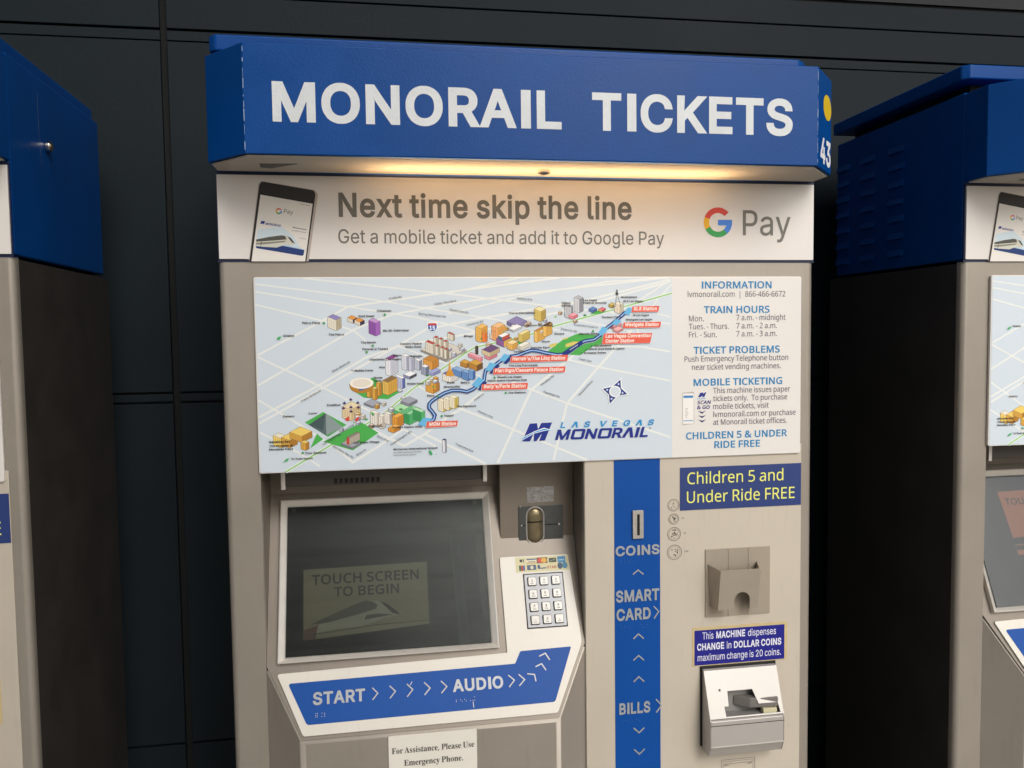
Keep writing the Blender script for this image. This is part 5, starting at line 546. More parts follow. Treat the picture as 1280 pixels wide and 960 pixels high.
# ================================================================ the ticket machine
def draw_display(disp, area, second):
    """the idle picture glowing faintly on the monitor; the second one is the salmon version of the next machine"""
    dk = MATS.get('display_text') or emis('display_text', '#26281f', .2, '#0c0d0d')
    if second:
        disp.poly(emis('display_slate', '#3c474a', .04, '#0c0d0d'), area, 0)
        sal = emis('display_salmon', '#c0704a', .32, '#2a1c16')
        disp.poly(sal, [(139.3,204.8),(275.4,207.5),(271.7,128.4),(144.7,123.1)], 1); disp.poly(sal, [(144.0,111.3),(259.4,116.3),(258.9,92.6),(145.9,93.3)], 1)
        disp.text('O', 'TOUCH', *[(148.8,179.9),(211.3,181.3)], 12, dk, 2); disp.poly(dk, [(143.3,109.3),(258.9,115.0),(255.9,106.7),(142.5,101.8)], 2)
        disp.poly(MATS['display_slate'], [(area[0][0], area[0][1]), (area[1][0], area[1][1]), (area[1][0], area[1][1] + 70), (area[0][0], area[0][1] + 95)], .5)
        return
    scr_dark = emis('display_dark', '#2b2f2d', .06, '#0a0b0b'); olive = emis('display_olive', '#888468', .22, '#0c0d0d')
    disp.poly(scr_dark, area, 0)
    pz = [(99.7,135.5),(286.3,137.6),(286.7,44.3),(100.6,32.2)]
    disp.poly(olive, pz, 1)
    disp.text('O', 'TOUCH SCREEN', *[(112.2,112.1),(273.2,112.1)], 14.8, dk, 2)
    disp.text('O', 'TO BEGIN', *[(145.0,93.5),(242.6,92.2)], 14.2, dk, 2)
    d2 = emis('display_shade', '#494a3e', .28, '#0c0d0d'); d3 = emis('display_pale', '#9c9d86', .22, '#0c0d0d'); d4 = emis('display_rust', '#5f4438', .28, '#0c0d0d')
    disp.poly(d3, [(105.9,46.7),(147.8,62.3),(179.8,77.8),(196.6,83.8),(212.2,82.8),(230.0,74.6),(246.4,60.5),(218.7,56.5),(185.3,47.1),(147.7,46.1),(117.5,41.3)], 2)
    disp.poly(d2, [(110.4,54.4),(147.8,69.3),(179.9,81.3),(193.0,84.6),(202.6,82.2),(209.6,77.0),(207.1,71.3),(180.8,64.8),(136.0,56.1)], 3)
    disp.poly(dk, [(212.2,83.4),(226.4,76.0),(239.3,65.7),(244.0,60.1),(230.9,63.9),(221.5,73.9)], 3)
    disp.poly(d4, [(101.2,47.0),(122.1,53.6),(119.8,44.6),(115.2,33.5),(101.4,32.2)], 3)
    disp.poly(d2, [(192.7,62.9),(207.0,64.3),(233.2,61.4),(206.8,58.4),(189.0,56.1)], 3)
    disp.stroke(d2, [(101.3,39.0),(147.7,42.7),(206.6,47.9),(287.1,49.6)], 1.6, 4); disp.stroke(dk, [(118.6,43.5),(116.3,32.3)], 1.5, 4)
def build_machine():
    root = thing('ticket_machine', 'x', 'ticket machine')
    W = .9
    # ---- steel cabinet: front door frame with rounded vertical corners
    def stile(x0, x1, rl, rr, z0, z1, mb):
        r = .009; P = []
        if rl: P += [(x0, .0145), (x0, r)] + [(x0 + r - r * math.cos(a), r - r * math.sin(a)) for a in (math.radians(22), math.radians(45), math.radians(68))] + [(x0 + r, 0)]
        else: P += [(x0, .0145), (x0, 0)]
        if rr: P += [(x1 - r, 0)] + [(x1 - r + r * math.sin(a), r - r * math.cos(a)) for a in (math.radians(22), math.radians(45), math.radians(68))] + [(x1, r), (x1, .0145)]
        else: P += [(x1, 0), (x1, .0145)]
        mb.prism(P, lambda a, b, h: (a, b, h), z0, z1)
    c = MB()
    stile(0, W, 1, 1, -.2895, -.0015, c); stile(0, .0485, 1, 0, -TOP + .06, -.2895, c); stile(.5245, W, 0, 1, -TOP + .06, -.2895, c)
    cab = c.build('cabinet', TAUPE, root)
    MB().box(0.0, .9, -.0008, .0145, -.0014, .0012).build('top_trim', NAVYTRIM, cab)
    for x0, x1 in ((.0008, .006), (.894, .8992)):
        MB().box(x0, x1, .017, .40, -TOP + .05, -.003).bevel(.001).build('side_panel', DARKSIDE, cab)
    MB().box(.006, .894, .395, .40, -TOP + .05, -.003).build('rear_panel', DARKSIDE, cab)
    MB().box(.004, .896, .0145, .0172, -.28, -.0015).build('door_return', GAP, cab)
    MB().box(.01, .89, .02, .39, -TOP, -TOP + .058).build('plinth', BLACK, cab)
    # ---- recess
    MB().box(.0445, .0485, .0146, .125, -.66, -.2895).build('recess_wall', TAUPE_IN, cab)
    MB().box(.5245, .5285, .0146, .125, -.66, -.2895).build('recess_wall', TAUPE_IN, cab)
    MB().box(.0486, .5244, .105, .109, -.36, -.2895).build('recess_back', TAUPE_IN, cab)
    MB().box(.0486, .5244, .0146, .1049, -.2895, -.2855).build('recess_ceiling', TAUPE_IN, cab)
    hood = MB().box(.078, .372, .030, .088, -.329, -.2897).bevel(.0015).build('lamp_hood', mat('hood_paint', '#3a332d', rough=.5), cab)
    for x in (.0735, .3725):
        MB().box(x, x + .0065, .024, .09, -.332, -.2897).bevel(.001).build('bracket', SATIN, hood)
    for i in range(9):
        MB().box(.150 + i * .0078, .1545 + i * .0078, .0285, .0302, -.326, -.319).build('vent_slot', GAP, hood)
    # ---- slanted console: base plate
    cons = face_prism(FS, rounded([(48.7, 254.5), (48.7, 0), (99.5, -104), (473.5, -104), (524.3, 0), (524.3, 254.5)], 1), -.005, 0, CONSOLE, 'console', root, .0012)
    b = MB()
    lo = [(.0486, .001, -TOP + .06), (.1, -.043, -TOP + .06), (.473, -.043, -TOP + .06), (.5244, .001, -TOP + .06)]
    hi = [(.0486, .001, -.592), (.1, -.043, -.6865), (.473, -.043, -.6865), (.5244, .001, -.592)]
    vl = [b.bm.verts.new(v) for v in lo]; vh = [b.bm.verts.new(v) for v in hi]
    for i in range(4): b.bm.faces.new((vl[i], vl[(i + 1) % 4], vh[(i + 1) % 4], vh[i]))
    b.bm.faces.new(vh); b.bm.faces.new(vl[::-1])
    ed = [e for e in b.bm.edges if all(.05 < v.co.x < .52 for v in e.verts) and abs(e.verts[0].co.x - e.verts[1].co.x) < .01]
    bmesh.ops.bevel(b.bm, geom=ed, offset=.006, segments=4, profile=.5, affect='EDGES')
    b.build('lower_housing', TAUPE, cons)
    # white plate with the keypad arm
    plate = [(63.3,-12.0),(401.8,-6.2),(400.5,137.4),(510.4,136.4),(519.2,1.3),(471.5,-96.9),(101.4,-98.8)]
    face_prism(FS, rounded(plate, [5, 1.5, 4, 4, 6, 4, 4], 5), .0002, .0032, CREAM, 'instruction_plate', cons, .0005)
    FP = Frame(FS(0, 0, .0032), FS.x, FS.y)
    dec = rounded([(79.6,-26.3),(412.6,-22.8),(422.0,-5.4),(501.5,-4.0),(468.9,-81.2),(106.6,-84.0)], [5, 1, 2, 3, 4, 4], 5)
    a = Art(FP); a.poly(BLUEPRINT, dec, 0); decal = a.build('blue_decal', cons)
    for w_, pp in (('START', [(114.8,-58.7),(189.0,-57.4)]), ('AUDIO', [(316.7,-56.1),(392.3,-55.5)])):
        Art(FP, base=.0006).text('B', w_, *pp, 17.3, LETTERGREY, 0, depth=.0006).build('raised_lettering', decal)
    for c in ([(199.4,-40.7),(207.2,-48.8),(199.6,-57.2)], [(224.5,-40.0),(232.7,-48.0),(224.5,-57.2)], [(249.6,-39.3),(258.0,-47.7),(249.5,-57.0)], [(274.9,-39.0),(283.4,-47.5),(274.9,-56.6)], [(299.8,-39.0),(308.1,-47.4),(299.7,-56.0)],
              [(400.8,-38.4),(409.5,-46.2),(400.9,-55.2)], [(416.6,-38.4),(425.1,-46.5),(416.4,-54.6)], [(429.7,-38.6),(440.6,-40.4),(442.1,-50.2)], [(443.2,-29.5),(452.8,-25.8),(459.0,-35.6)], [(450.3,-14.9),(460.0,-11.1),(466.0,-21.3)]):
        Art(FP, base=.0006).stroke(LETTERGREY, c, 1.7, 0, depth=.0006).build('chevron', decal)
    a = Art(FP, base=.0006); rnd = random.Random(4)
    for x0, y0, k in ((*(119.0,-69.5), 3), (*(321.0,-64.9), 5)):
        for i in range(k):
            for ax in range(2):
                for ay in range(3):
                    if rnd.random() < .42: a.poly(CREAM, ell(x0 + i * 6.2 + ax * 2.3, y0 - ay * 2.3, .55, n=6), 0, depth=.0003)
    a.build('braille', decal)['kind'] = 'stuff'
    for c in ([(345.6,-71.2),(346.3,-79.6)], [(254.3,-41.3),(257.4,-36.6)]): Art(FP, base=.0007).stroke('#dfe3e6', c, .75, 0).build('scratch', decal)
    # ---- screen
    FSc = FS
    out = [(65.4,241.5),(386.7,244.1),(391.8,4.0),(64.4,-0.5)]
    x0 = (out[0][0] + out[3][0]) / 2; x1 = (out[1][0] + out[2][0]) / 2 + .3; y0 = (out[2][1] + out[3][1]) / 2; y1 = (out[0][1] + out[1][1]) / 2
    w = 10.5
    b = MB(); O = mm(rect(x0, y0, x1, y1)); I2 = mm(rect(x0 + w, y0 + w * .8, x1 - w, y1 - w))
    Om = mm(rect(x0 + 1.6, y0 + 1.6, x1 - 1.6, y1 - 1.6))
    ring = [[b.bm.verts.new(FS(p[0], p[1], h)) for p in L] for L, h in ((O, 0.0), (O, .0085), (Om, .0095), (I2, .0012), (I2, -.004))]
    for r0, r1 in zip(ring, ring[1:]):
        for i in range(4): b.bm.faces.new((r0[i], r0[(i + 1) % 4], r1[(i + 1) % 4], r1[i]))
    bez = b.build('screen_frame', FRAMEM, cons, smooth=False)
    gl = bpy.data.materials.new('screen_glass'); gl.use_nodes = True; gp = gl.node_tree.nodes['Principled BSDF']
    gp.inputs['Base Color'].default_value = (.93, .96, .94, 1); gp.inputs['Transmission Weight'].default_value = 1; gp.inputs['Roughness'].default_value = .015; gp.inputs['IOR'].default_value = 1.5
    ix0, iy0, ix1, iy1 = x0 + w, y0 + w * .8, x1 - w, y1 - w
    disp = Art(FS, base=.0001, step=.00004)
    draw_display(disp, rect(ix0, iy0, ix1, iy1), False)
    dsp = disp.build('display', bez)
    face_prism(FS, rect(ix0 + .1, iy0 + .1, ix1 - .1, iy1 - .1), .0020, .0038, gl, 'glass_pane', bez)
    # ---- keypad
    kp = [(436.1,107.3),(496.8,108.1),(499.3,27.1),(437.9,27.7)]
    kx0 = (kp[0][0] + kp[3][0]) / 2; kx1 = (kp[1][0] + kp[2][0]) / 2; ky0 = (kp[2][1] + kp[3][1]) / 2; ky1 = (kp[0][1] + kp[1][1]) / 2
    pad = face_prism(FS, rounded(rect(kx0 - 1.6, ky0 - 1.6, kx1 + 1.6, ky1 + 1.6), 1), .003, .0036, BLACK, 'keypad', cons)
    face_prism(FS, rounded(rect(kx0, ky0, kx1, ky1), 1.5), .0034, .0046, GREYSTEEL, 'keypad_plate', pad, .0003)
    pw = (kx1 - kx0); ph = (ky1 - ky0); labs = ['1', '2', '3', '4', '5', '6', '7', '8', '9', '-', '0', '.']
    for r in range(4):
        for q in range(3):
            cx = kx0 + pw * (.19 + .31 * q); cy = ky1 - ph * (.135 + .243 * r); hw = pw * .108
            face_prism(FS, rounded(rect(cx - hw * 1.08, cy - hw * 1.1, cx + hw * 1.08, cy + hw * 1.06), 2), .0044, .0048, GAP, 'key_surround', pad)
            k = face_prism(FS, rounded(rect(cx - hw, cy - hw, cx + hw, cy + hw), 2.2), .0046, .0082, KEYM, 'key', pad, .0012, 3)
            a = Art(Frame(FS(0, 0, .0082), FS.x, FS.y)); ch = labs[r * 3 + q]
            a.text('B', ch, (cx - 1.2, cy - .9), (cx + 1.2, cy - .9), 4 if ch not in '-.' else 3, '#5a5d60', 0)
            a.stroke('#6d7073', [(cx - 2.6, cy - 3.2), (cx + 2.6, cy - 3.2)], .9, 0); a.build('key_legend', k)
    # card logos sticker
    st = [(424.9,134.6),(510.3,135.6),(511.2,112.9),(425.2,110.8)]
    sx0 = (st[0][0] + st[3][0]) / 2; sx1 = (st[1][0] + st[2][0]) / 2; sy0 = (st[2][1] + st[3][1]) / 2; sy1 = (st[0][1] + st[1][1]) / 2
    a = Art(FP); a.poly('#cfc79c', rect(sx0, sy0, sx1, sy1), 0)
    sw = (sx1 - sx0); sh = sy1 - sy0
    def R(u0, v0, u1, v1): return rect(sx0 + sw * u0, sy0 + sh * v0, sx0 + sw * u1, sy0 + sh * v1)
    a.poly('#2b2a26', R(.08, .68, .13, .86), 1); a.poly('#5b584c', R(.14, .66, .16, .88), 1)
    a.poly('#26437c', R(.21, .80, .39, .88), 1); a.poly('#d9d2b0', R(.21, .62, .39, .80), 1); a.text('B', 'VISA', (sx0 + sw * .23, sy0 + sh * .64), (sx0 + sw * .37, sy0 + sh * .64), 1.9, '#26437c', 2, .2); a.poly('#b98a3c', R(.21, .56, .39, .62), 1)
    a.poly('#2d1d1a', R(.40, .54, .60, .92), 1); a.poly('#c8402c', ell(sx0 + sw * .465, sy0 + sh * .73, sw * .055, sh * .17), 2); a.poly('#d8a33a', ell(sx0 + sw * .535, sy0 + sh * .73, sw * .055, sh * .17), 3)
    a.poly('#31352a', R(.63, .56, .77, .86), 1); a.stroke('#8d9a6c', [(sx0 + sw * .65, sy0 + sh * .64), (sx0 + sw * .75, sy0 + sh * .78)], 1.1, 2)
    a.poly('#2a7fae', R(.79, .52, .94, .94), 1); a.text('B', 'AMEX', (sx0 + sw * .81, sy0 + sh * .66), (sx0 + sw * .92, sy0 + sh * .66), 1.7, '#bfe0ea', 2)
    a.poly('#2f5a3f', R(.06, .10, .10, .46), 1); a.poly('#a9352a', R(.10, .10, .14, .46), 1); a.poly('#3d5790', R(.14, .10, .17, .46), 1)
    a.poly('#44566e', R(.21, .12, .38, .46), 1); a.poly('#d6ceb0', ell(sx0 + sw * .30, sy0 + sh * .29, sw * .03, sh * .12), 2)
    a.poly('#1f3d6e', ell(sx0 + sw * .43, sy0 + sh * .30, sw * .025, sh * .15), 1); a.text('B', 'STAR', (sx0 + sw * .58, sy0 + sh * .14), (sx0 + sw * .76, sy0 + sh * .18), 4.2, '#a63a32', 1); a.stroke('#2d4a76', [(sx0 + sw * .45, sy0 + sh * .2), (sx0 + sw * .57, sy0 + sh * .22)], 1.8, 1)
    a.poly('#22465f', ell(sx0 + sw * .83, sy0 + sh * .30, sw * .05, sh * .22), 1); a.poly('#2e7fa0', ell(sx0 + sw * .92, sy0 + sh * .32, sw * .05, sh * .22), 2)
    a.build('card_logo_sticker', cons)
    # ---- card swipe housing above the keypad
    kb = [(404.4,-330.9),(524.4,-329.5),(524.0,-455.3),(402.3,-456.8)]
    hx0 = kb[0][0] / 1000; hz0 = (kb[2][1] + kb[3][1]) / 2000
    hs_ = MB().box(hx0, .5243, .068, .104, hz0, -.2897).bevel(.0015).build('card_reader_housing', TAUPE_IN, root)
    FK = front(.068)
    face_prism(FK, [(447.7,-351.9),(492.0,-351.2),(492.0,-376.1),(447.9,-377.0)], 0, .0006, mat('worn_foil', '#9f9d9b', rough=.38, metal=.8, var=.35, vscale=150, bump=.4, bscale=300), 'foil_label', hs_)
    kp2 = [(435.0,-380.5),(506.8,-381.3),(506.2,-447.7),(434.2,-446.4)]
    FKp = Frame(FK(0, 0, .002), FK.x, FK.y)
    face_prism(FK, rect(kp2[3][0], kp2[3][1], kp2[1][0], kp2[1][1]), 0, .002, DARKSTEEL, 'card_slot_plate', hs_, .0005)
    (cx0, ct), (cx1, cb) = [(445.4,-382.3),(475.7,-445.4)]
    cx = (cx0 + cx1) / 2; rr = (cx1 - cx0) / 2
    def stadium(x, t, bo, r, n=10): return ell(x, t - r, r, n=n, a0=0, a1=180) + ell(x, bo + r, r, n=n, a0=180, a1=360)
    so_ = stadium(cx, ct, cb, rr); si_ = stadium(cx, ct - 2.4, cb + 2.4, rr - 2.4)
    b = MB(); n = len(so_)
    mid = [((p[0] + q[0]) / 2, (p[1] + q[1]) / 2) for p, q in zip(so_, si_)]
    rings = [[b.bm.verts.new(FKp(p[0] / 1000, p[1] / 1000, h)) for p in L] for L, h in ((so_, 0), (so_, .0012), (mid, .0024), (si_, .0012), (si_, 0))]
    for r0, r1 in zip(rings, rings[1:]):
        for i in range(n): b.bm.faces.new((r0[i], r0[(i + 1) % n], r1[(i + 1) % n], r1[i]))
    b.build('chrome_ring', SATIN, hs_)
    face_prism(FKp, rect(cx - rr + 2.6, (460.0,-407.6)[1] - 1, cx + rr - 2.6, (460.0,-407.6)[1] + 2), .0001, .0006, GAP, 'shutter_gap', hs_)
    def dome(t, bo, r, up):
        b = MB(); N = 8; rings = []
        base = (ell(cx, t - r, r, n=10, a0=0, a1=180) + [(cx - r, bo), (cx + r, bo)]) if up else ([(cx - r, t), (cx + r, t)][::-1] and [(cx + r, t), (cx - r, t)] + ell(cx, bo + r, r, n=10, a0=180, a1=360))
        cc = (cx, (t - r) if up else (bo + r))
        for k in range(N + 1):
            a_ = math.pi / 2 * k / N; f = math.cos(a_); h = math.sin(a_) * .0045
            L = []
            for px, py in base:
                ny = cc[1] + (py - cc[1]) * f if ((up and py > cc[1]) or (not up and py < cc[1])) else py
                L.append(b.bm.verts.new(FKp((cx + (px - cx) * f) / 1000, ny / 1000, h)))
            rings.append(L)
        n = len(base)
        for r0, r1 in zip(rings, rings[1:]):
            for i in range(n):
                b.bm.faces.new((r0[i], r0[(i + 1) % n], r1[(i + 1) % n], r1[i]))
        bmesh.ops.remove_doubles(b.bm, verts=b.bm.verts, dist=1e-5)
        return b
    ym = (460.0,-407.6)[1]
    dome(ct - 3.4, ym + 1.6, rr - 3.4, True).build('brass_shutter', BRASS, hs_)
    dome(ym - .6, cb + 3.4, rr - 3.4, False).build('brass_shutter', BRASS, hs_)
    a = Art(FKp, base=.0004); sl0, sl1 = [(439.2,-411.7),(499.3,-412.5)]
    a.poly(GAP, rect(sl0[0], sl1[1] - 1.0, cx - rr, sl1[1] + .6), 0); a.poly(GAP, rect(cx + rr, sl1[1] - 1.0, sl1[0], sl1[1] + .6), 0); a.build('card_slot', hs_)['kind'] = 'stuff'
    for x_, y_, r_ in ((sl1[0] + .5, sl1[1] - .3, 1.9), (sl0[0] - .6, sl0[1] - .8, 1.3), (kp2[0][0] + 1.6, kp2[0][1] - 2, .8)):
        face_prism(FKp, ell(x_, y_, r_, n=12), 0, .0016, CHROME, 'screw', hs_, .0004)
    # ---- notice on the lower housing
    FD = front(-.043)
    nt = [(220.6,-684.7),(349.0,-683.4)]
    ntop = (nt[0][1] + nt[1][1]) / 2; nb = ntop - 88
    note = face_prism(FD, rounded(rect(nt[0][0], nb, nt[1][0], ntop), 2), .0001, .0016, mat('paper_sign', '#e9e4d9', rough=.4, var=.02), 'notice', cons, .0003)
    a = Art(Frame(FD(0, 0, .0016), FD.x, FD.y))
    a.text('R', 'For Assistance, Please Use', *[(225.3,-711.5),(344.9,-709.5)], 8.6, '#2a2522')
    a.text('R', 'Emergency Phone.', *[(242.4,-730.3),(328.3,-728.7)], 8.6, '#2a2522')
    a.text('R', 'Thank You.', *[(259.2,-753.3),(312.8,-754.0)], 8.6, '#2a2522')
    a.build('notice_lettering', note)
    # ---- map panel
    FM = front(-.0055)
    mp = [(48.3,-23.7),(876.5,-22.5),(877.4,-301.5),(46.5,-302.5)]
    mx0 = (mp[0][0] + mp[3][0]) / 2; mx1 = (mp[1][0] + mp[2][0]) / 2; mz1 = (mp[0][1] + mp[1][1]) / 2; mz0 = (mp[2][1] + mp[3][1]) / 2
    pan = face_prism(FM, rounded(rect(mx0, mz0, mx1, mz1), 3.5), -.0053, 0, WHITE, 'map_panel', root, .0012, 3)
    a = Art(FM)
    split = (663.7,-150.4)[0]
    a.poly(MAPBG, rect(mx0 + 2.2, mz0 + 1.6, split, mz1 - 1.6), 0)
    road = '#e9ece9'
    clipx0, clipx1, clipz0, clipz1 = mx0 + 2.2, split, mz0 + 1.6, mz1 - 1.6
    def clip(P):
        """clip a polyline's segments to the printed map"""
        out = []
        for p, q_ in zip(P, P[1:]):
            t0, t1 = 0., 1.; dx, dy = q_[0] - p[0], q_[1] - p[1]; ok = True
            for pp, qq in ((-dx, p[0] - clipx0), (dx, clipx1 - p[0]), (-dy, p[1] - clipz0), (dy, clipz1 - p[1])):
                if pp == 0:
                    if qq < 0: ok = False
                else:
                    t = qq / pp
                    if pp < 0: t0 = max(t0, t)
                    else: t1 = min(t1, t)
            if ok and t0 < t1: out.append([(p[0] + dx * t0, p[1] + dy * t0), (p[0] + dx * t1, p[1] + dy * t1)])
        return out
    n_r = 0
    for w_, P in ((2.6, [(97.5,-22.6),(344.8,-50.3),(499.6,-69.7),(606.6,-80.2)]), (2.6, [(50.2,-32.6),(178.0,-49.5),(344.4,-77.8),(439.7,-94.1),(488.3,-103.0)]), (2.8, [(49.9,-43.3),(177.6,-65.4),(276.6,-81.9),(344.1,-97.8),(415.2,-119.9)]), (3, [(48.2,-61.2),(151.2,-87.6),(185.8,-100.5),(201.3,-114.1)]),
                  (3.4, [(50.5,-132.8),(126.5,-93.0),(177.6,-65.4),(345.0,-42.0),(500.1,-23.2)]), (3.4, [(49.2,-175.8),(86.0,-155.0),(185.8,-97.7),(240.9,-76.9),(321.2,-62.5),(431.8,-47.9),(657.6,-24.7)]), (3.6, [(48.9,-221.3),(133.2,-177.7),(200.7,-138.8),(243.4,-124.4),(289.0,-98.9),(367.9,-83.9),(525.6,-59.1),(661.4,-27.1)]),
                  (3.6, [(48.6,-230.4),(143.3,-179.1),(214.4,-140.1),(246.9,-122.8),(367.6,-103.9),(415.6,-89.1),(488.6,-75.5),(661.4,-30.7)]), (3.2, [(49.3,-135.0),(133.2,-177.5),(177.7,-201.3),(225.1,-227.6),(270.8,-254.9),(299.8,-271.2)]), (3.2, [(49.1,-196.3),(82.0,-217.7),(107.1,-234.5),(155.7,-268.5)]), (3.2, [(47.8,-240.7),(102.7,-273.6),(132.4,-294.4)]),
                  (5.5, [(78.5,-303.8),(173.1,-250.1),(225.2,-220.6),(265.2,-187.2),(343.4,-135.9),(360.2,-126.2),(437.1,-110.7),(482.2,-95.8),(663.9,-48.4)]),
                  (4.2, [(146.8,-260.1),(179.0,-290.3),(212.6,-270.5),(253.6,-243.7)]), (4, [(193.4,-234.8),(253.1,-269.0),(283.7,-252.3),(352.8,-288.6),(390.9,-310.4)]), (4, [(253.1,-269.0),(224.5,-253.3)]), (4, [(283.7,-252.3),(318.3,-228.0),(337.4,-217.3),(368.0,-193.7),(414.7,-157.9)]),
                  (4, [(272.3,-178.5),(301.1,-199.2),(337.4,-216.7),(413.5,-249.0),(528.6,-299.9)]), (4.4, [(391.1,-299.6),(443.4,-191.2),(487.8,-156.9),(506.4,-142.8),(522.6,-125.0)]), (3.8, [(414.4,-179.3),(443.4,-190.8),(498.3,-212.6),(660.9,-269.5)]), (4.2, [(476.5,-298.0),(498.3,-212.6),(547.2,-159.2),(578.7,-125.9),(600.2,-103.1)]),
                  (3.2, [(487.9,-143.7),(547.2,-159.2),(661.1,-182.3)]), (3, [(488.2,-116.1),(537.5,-126.5),(617.8,-130.1),(661.2,-137.6)]), (2.6, [(639.6,-79.2),(661.3,-84.3)]), (2.6, [(628.1,-90.1),(661.3,-95.3)]), (2.4, [(661.4,-28.3),(600.4,-65.6),(568.9,-78.6)]), (2.4, [(663.9,-34.4),(639.6,-58.6),(628.2,-76.7)]),
                  (3, [(612.8,-121.5),(609.1,-103.2),(594.0,-90.9)]), (2.4, [(513.0,-87.7),(562.6,-97.8),(600.2,-105.5)]), (2.4, [(246.9,-122.8),(319.6,-150.2),(366.6,-168.8)]), (2.6, [(321.4,-46.8),(432.1,-23.7)]), (2.6, [(320.9,-76.5),(431.8,-51.4),(563.0,-30.5),(661.4,-24.1)])):
        for sgm in clip(P): a.stroke(road, sgm, w_ * .85, 1 + (n_r % 3)); n_r += 1
        for c_ in P[1:-1]:
            if clipx0 + 2 < c_[0] < clipx1 - 2 and clipz0 + 2 < c_[1] < clipz1 - 2: a.poly(road, ell(c_[0], c_[1], w_ / 2, n=8), 4)
    for sgm in clip([(78.5,-303.8),(173.1,-250.1),(225.2,-220.6),(265.2,-187.2),(343.4,-135.9),(360.2,-126.2),(437.1,-110.7),(482.2,-95.8),(663.9,-48.4)]): a.stroke('#8fce74', sgm, 1.9, 5)
    # green areas
    GR = '#4cb04f'
    for P in ([(112.8,-230.1),(138.9,-215.9),(171.2,-235.3),(144.8,-251.9)], [(119.7,-267.2),(129.2,-246.7),(137.9,-255.1),(115.1,-270.6)], [(137.8,-258.6),(192.9,-232.5),(216.6,-248.4),(179.4,-272.8)], [(184.8,-188.1),(209.2,-167.8),(223.9,-175.1),(248.9,-189.7),(231.4,-199.8),(197.1,-196.6)], [(465.9,-136.2),(491.8,-117.4),(515.3,-108.1),(576.3,-113.7),(572.4,-120.9),(538.7,-127.7),(518.7,-140.6),(487.9,-138.9)], [(397.2,-122.0),(415.3,-116.3),(433.3,-120.2),(415.1,-127.0)],
              [(534.1,-79.5),(544.1,-73.6),(559.0,-74.9),(552.7,-78.5)]):
        a.poly(GR, P, 6)
    a.poly('#d9c86a', [(496.7,-123.5),(507.8,-120.0),(522.6,-120.2),(512.7,-124.9),(496.6,-128.3)], 7); a.poly('#d9c86a', [(470.9,-124.3),(484.4,-120.9),(480.7,-126.8),(472.1,-127.9)], 7); a.poly('#d9c86a', [(488.2,-116.1),(502.9,-112.8),(498.0,-116.3)], 7)
    ol = '#5a5148'
    def blk(x, y, w_, h_, d_, top, left, right, L=8):
        """small axonometric building: x,y foot of the near corner in the photograph's map, w left run, d right run, h height"""
        k = 1.23
        X, Z = x, y
        lx, lz = -w_ * k, w_ * .42 * k; rx, rz = d_ * k, d_ * .48 * k; h2 = h_ * k
        A = (X, Z); Bl = (X + lx, Z + lz); Br = (X + rx, Z + rz)
        up = lambda p: (p[0], p[1] + h2)
        far = (X + lx + rx, Z + lz + rz)
        a.poly(ol, [(A[0], A[1] - .5), (Br[0] + .5, Br[1] - .3), (Br[0] + .5, Br[1] + h2), (far[0], far[1] + h2 + .5), (Bl[0] - .5, Bl[1] + h2), (Bl[0] - .5, Bl[1] - .3)], L)
        a.poly(left, [A, up(A), up(Bl), Bl], L + 1); a.poly(right, [A, Br, up(Br), up(A)], L + 1); a.poly(top, [up(A), up(Br), up(far), up(Bl)], L + 1)
        for i in range(1, int(w_ / 2)):
            f_ = i / int(w_ / 2); a.stroke(ol, [(A[0] + lx * f_, A[1] + lz * f_ + h2 * .1), (A[0] + lx * f_, A[1] + lz * f_ + h2 * .85)], .28, L + 1.4)
        for i in range(1, int(d_ / 2)):
            f_ = i / int(d_ / 2); a.stroke(ol, [(A[0] + rx * f_, A[1] + rz * f_ + h2 * .1), (A[0] + rx * f_, A[1] + rz * f_ + h2 * .85)], .28, L + 1.4)
        a.stroke(ol, [up(Bl), up(A), up(Br)], .35, L + 1.5)
    Y1, Y2, Y3 = '#f0cf6b', '#d9a545', '#b9812c'
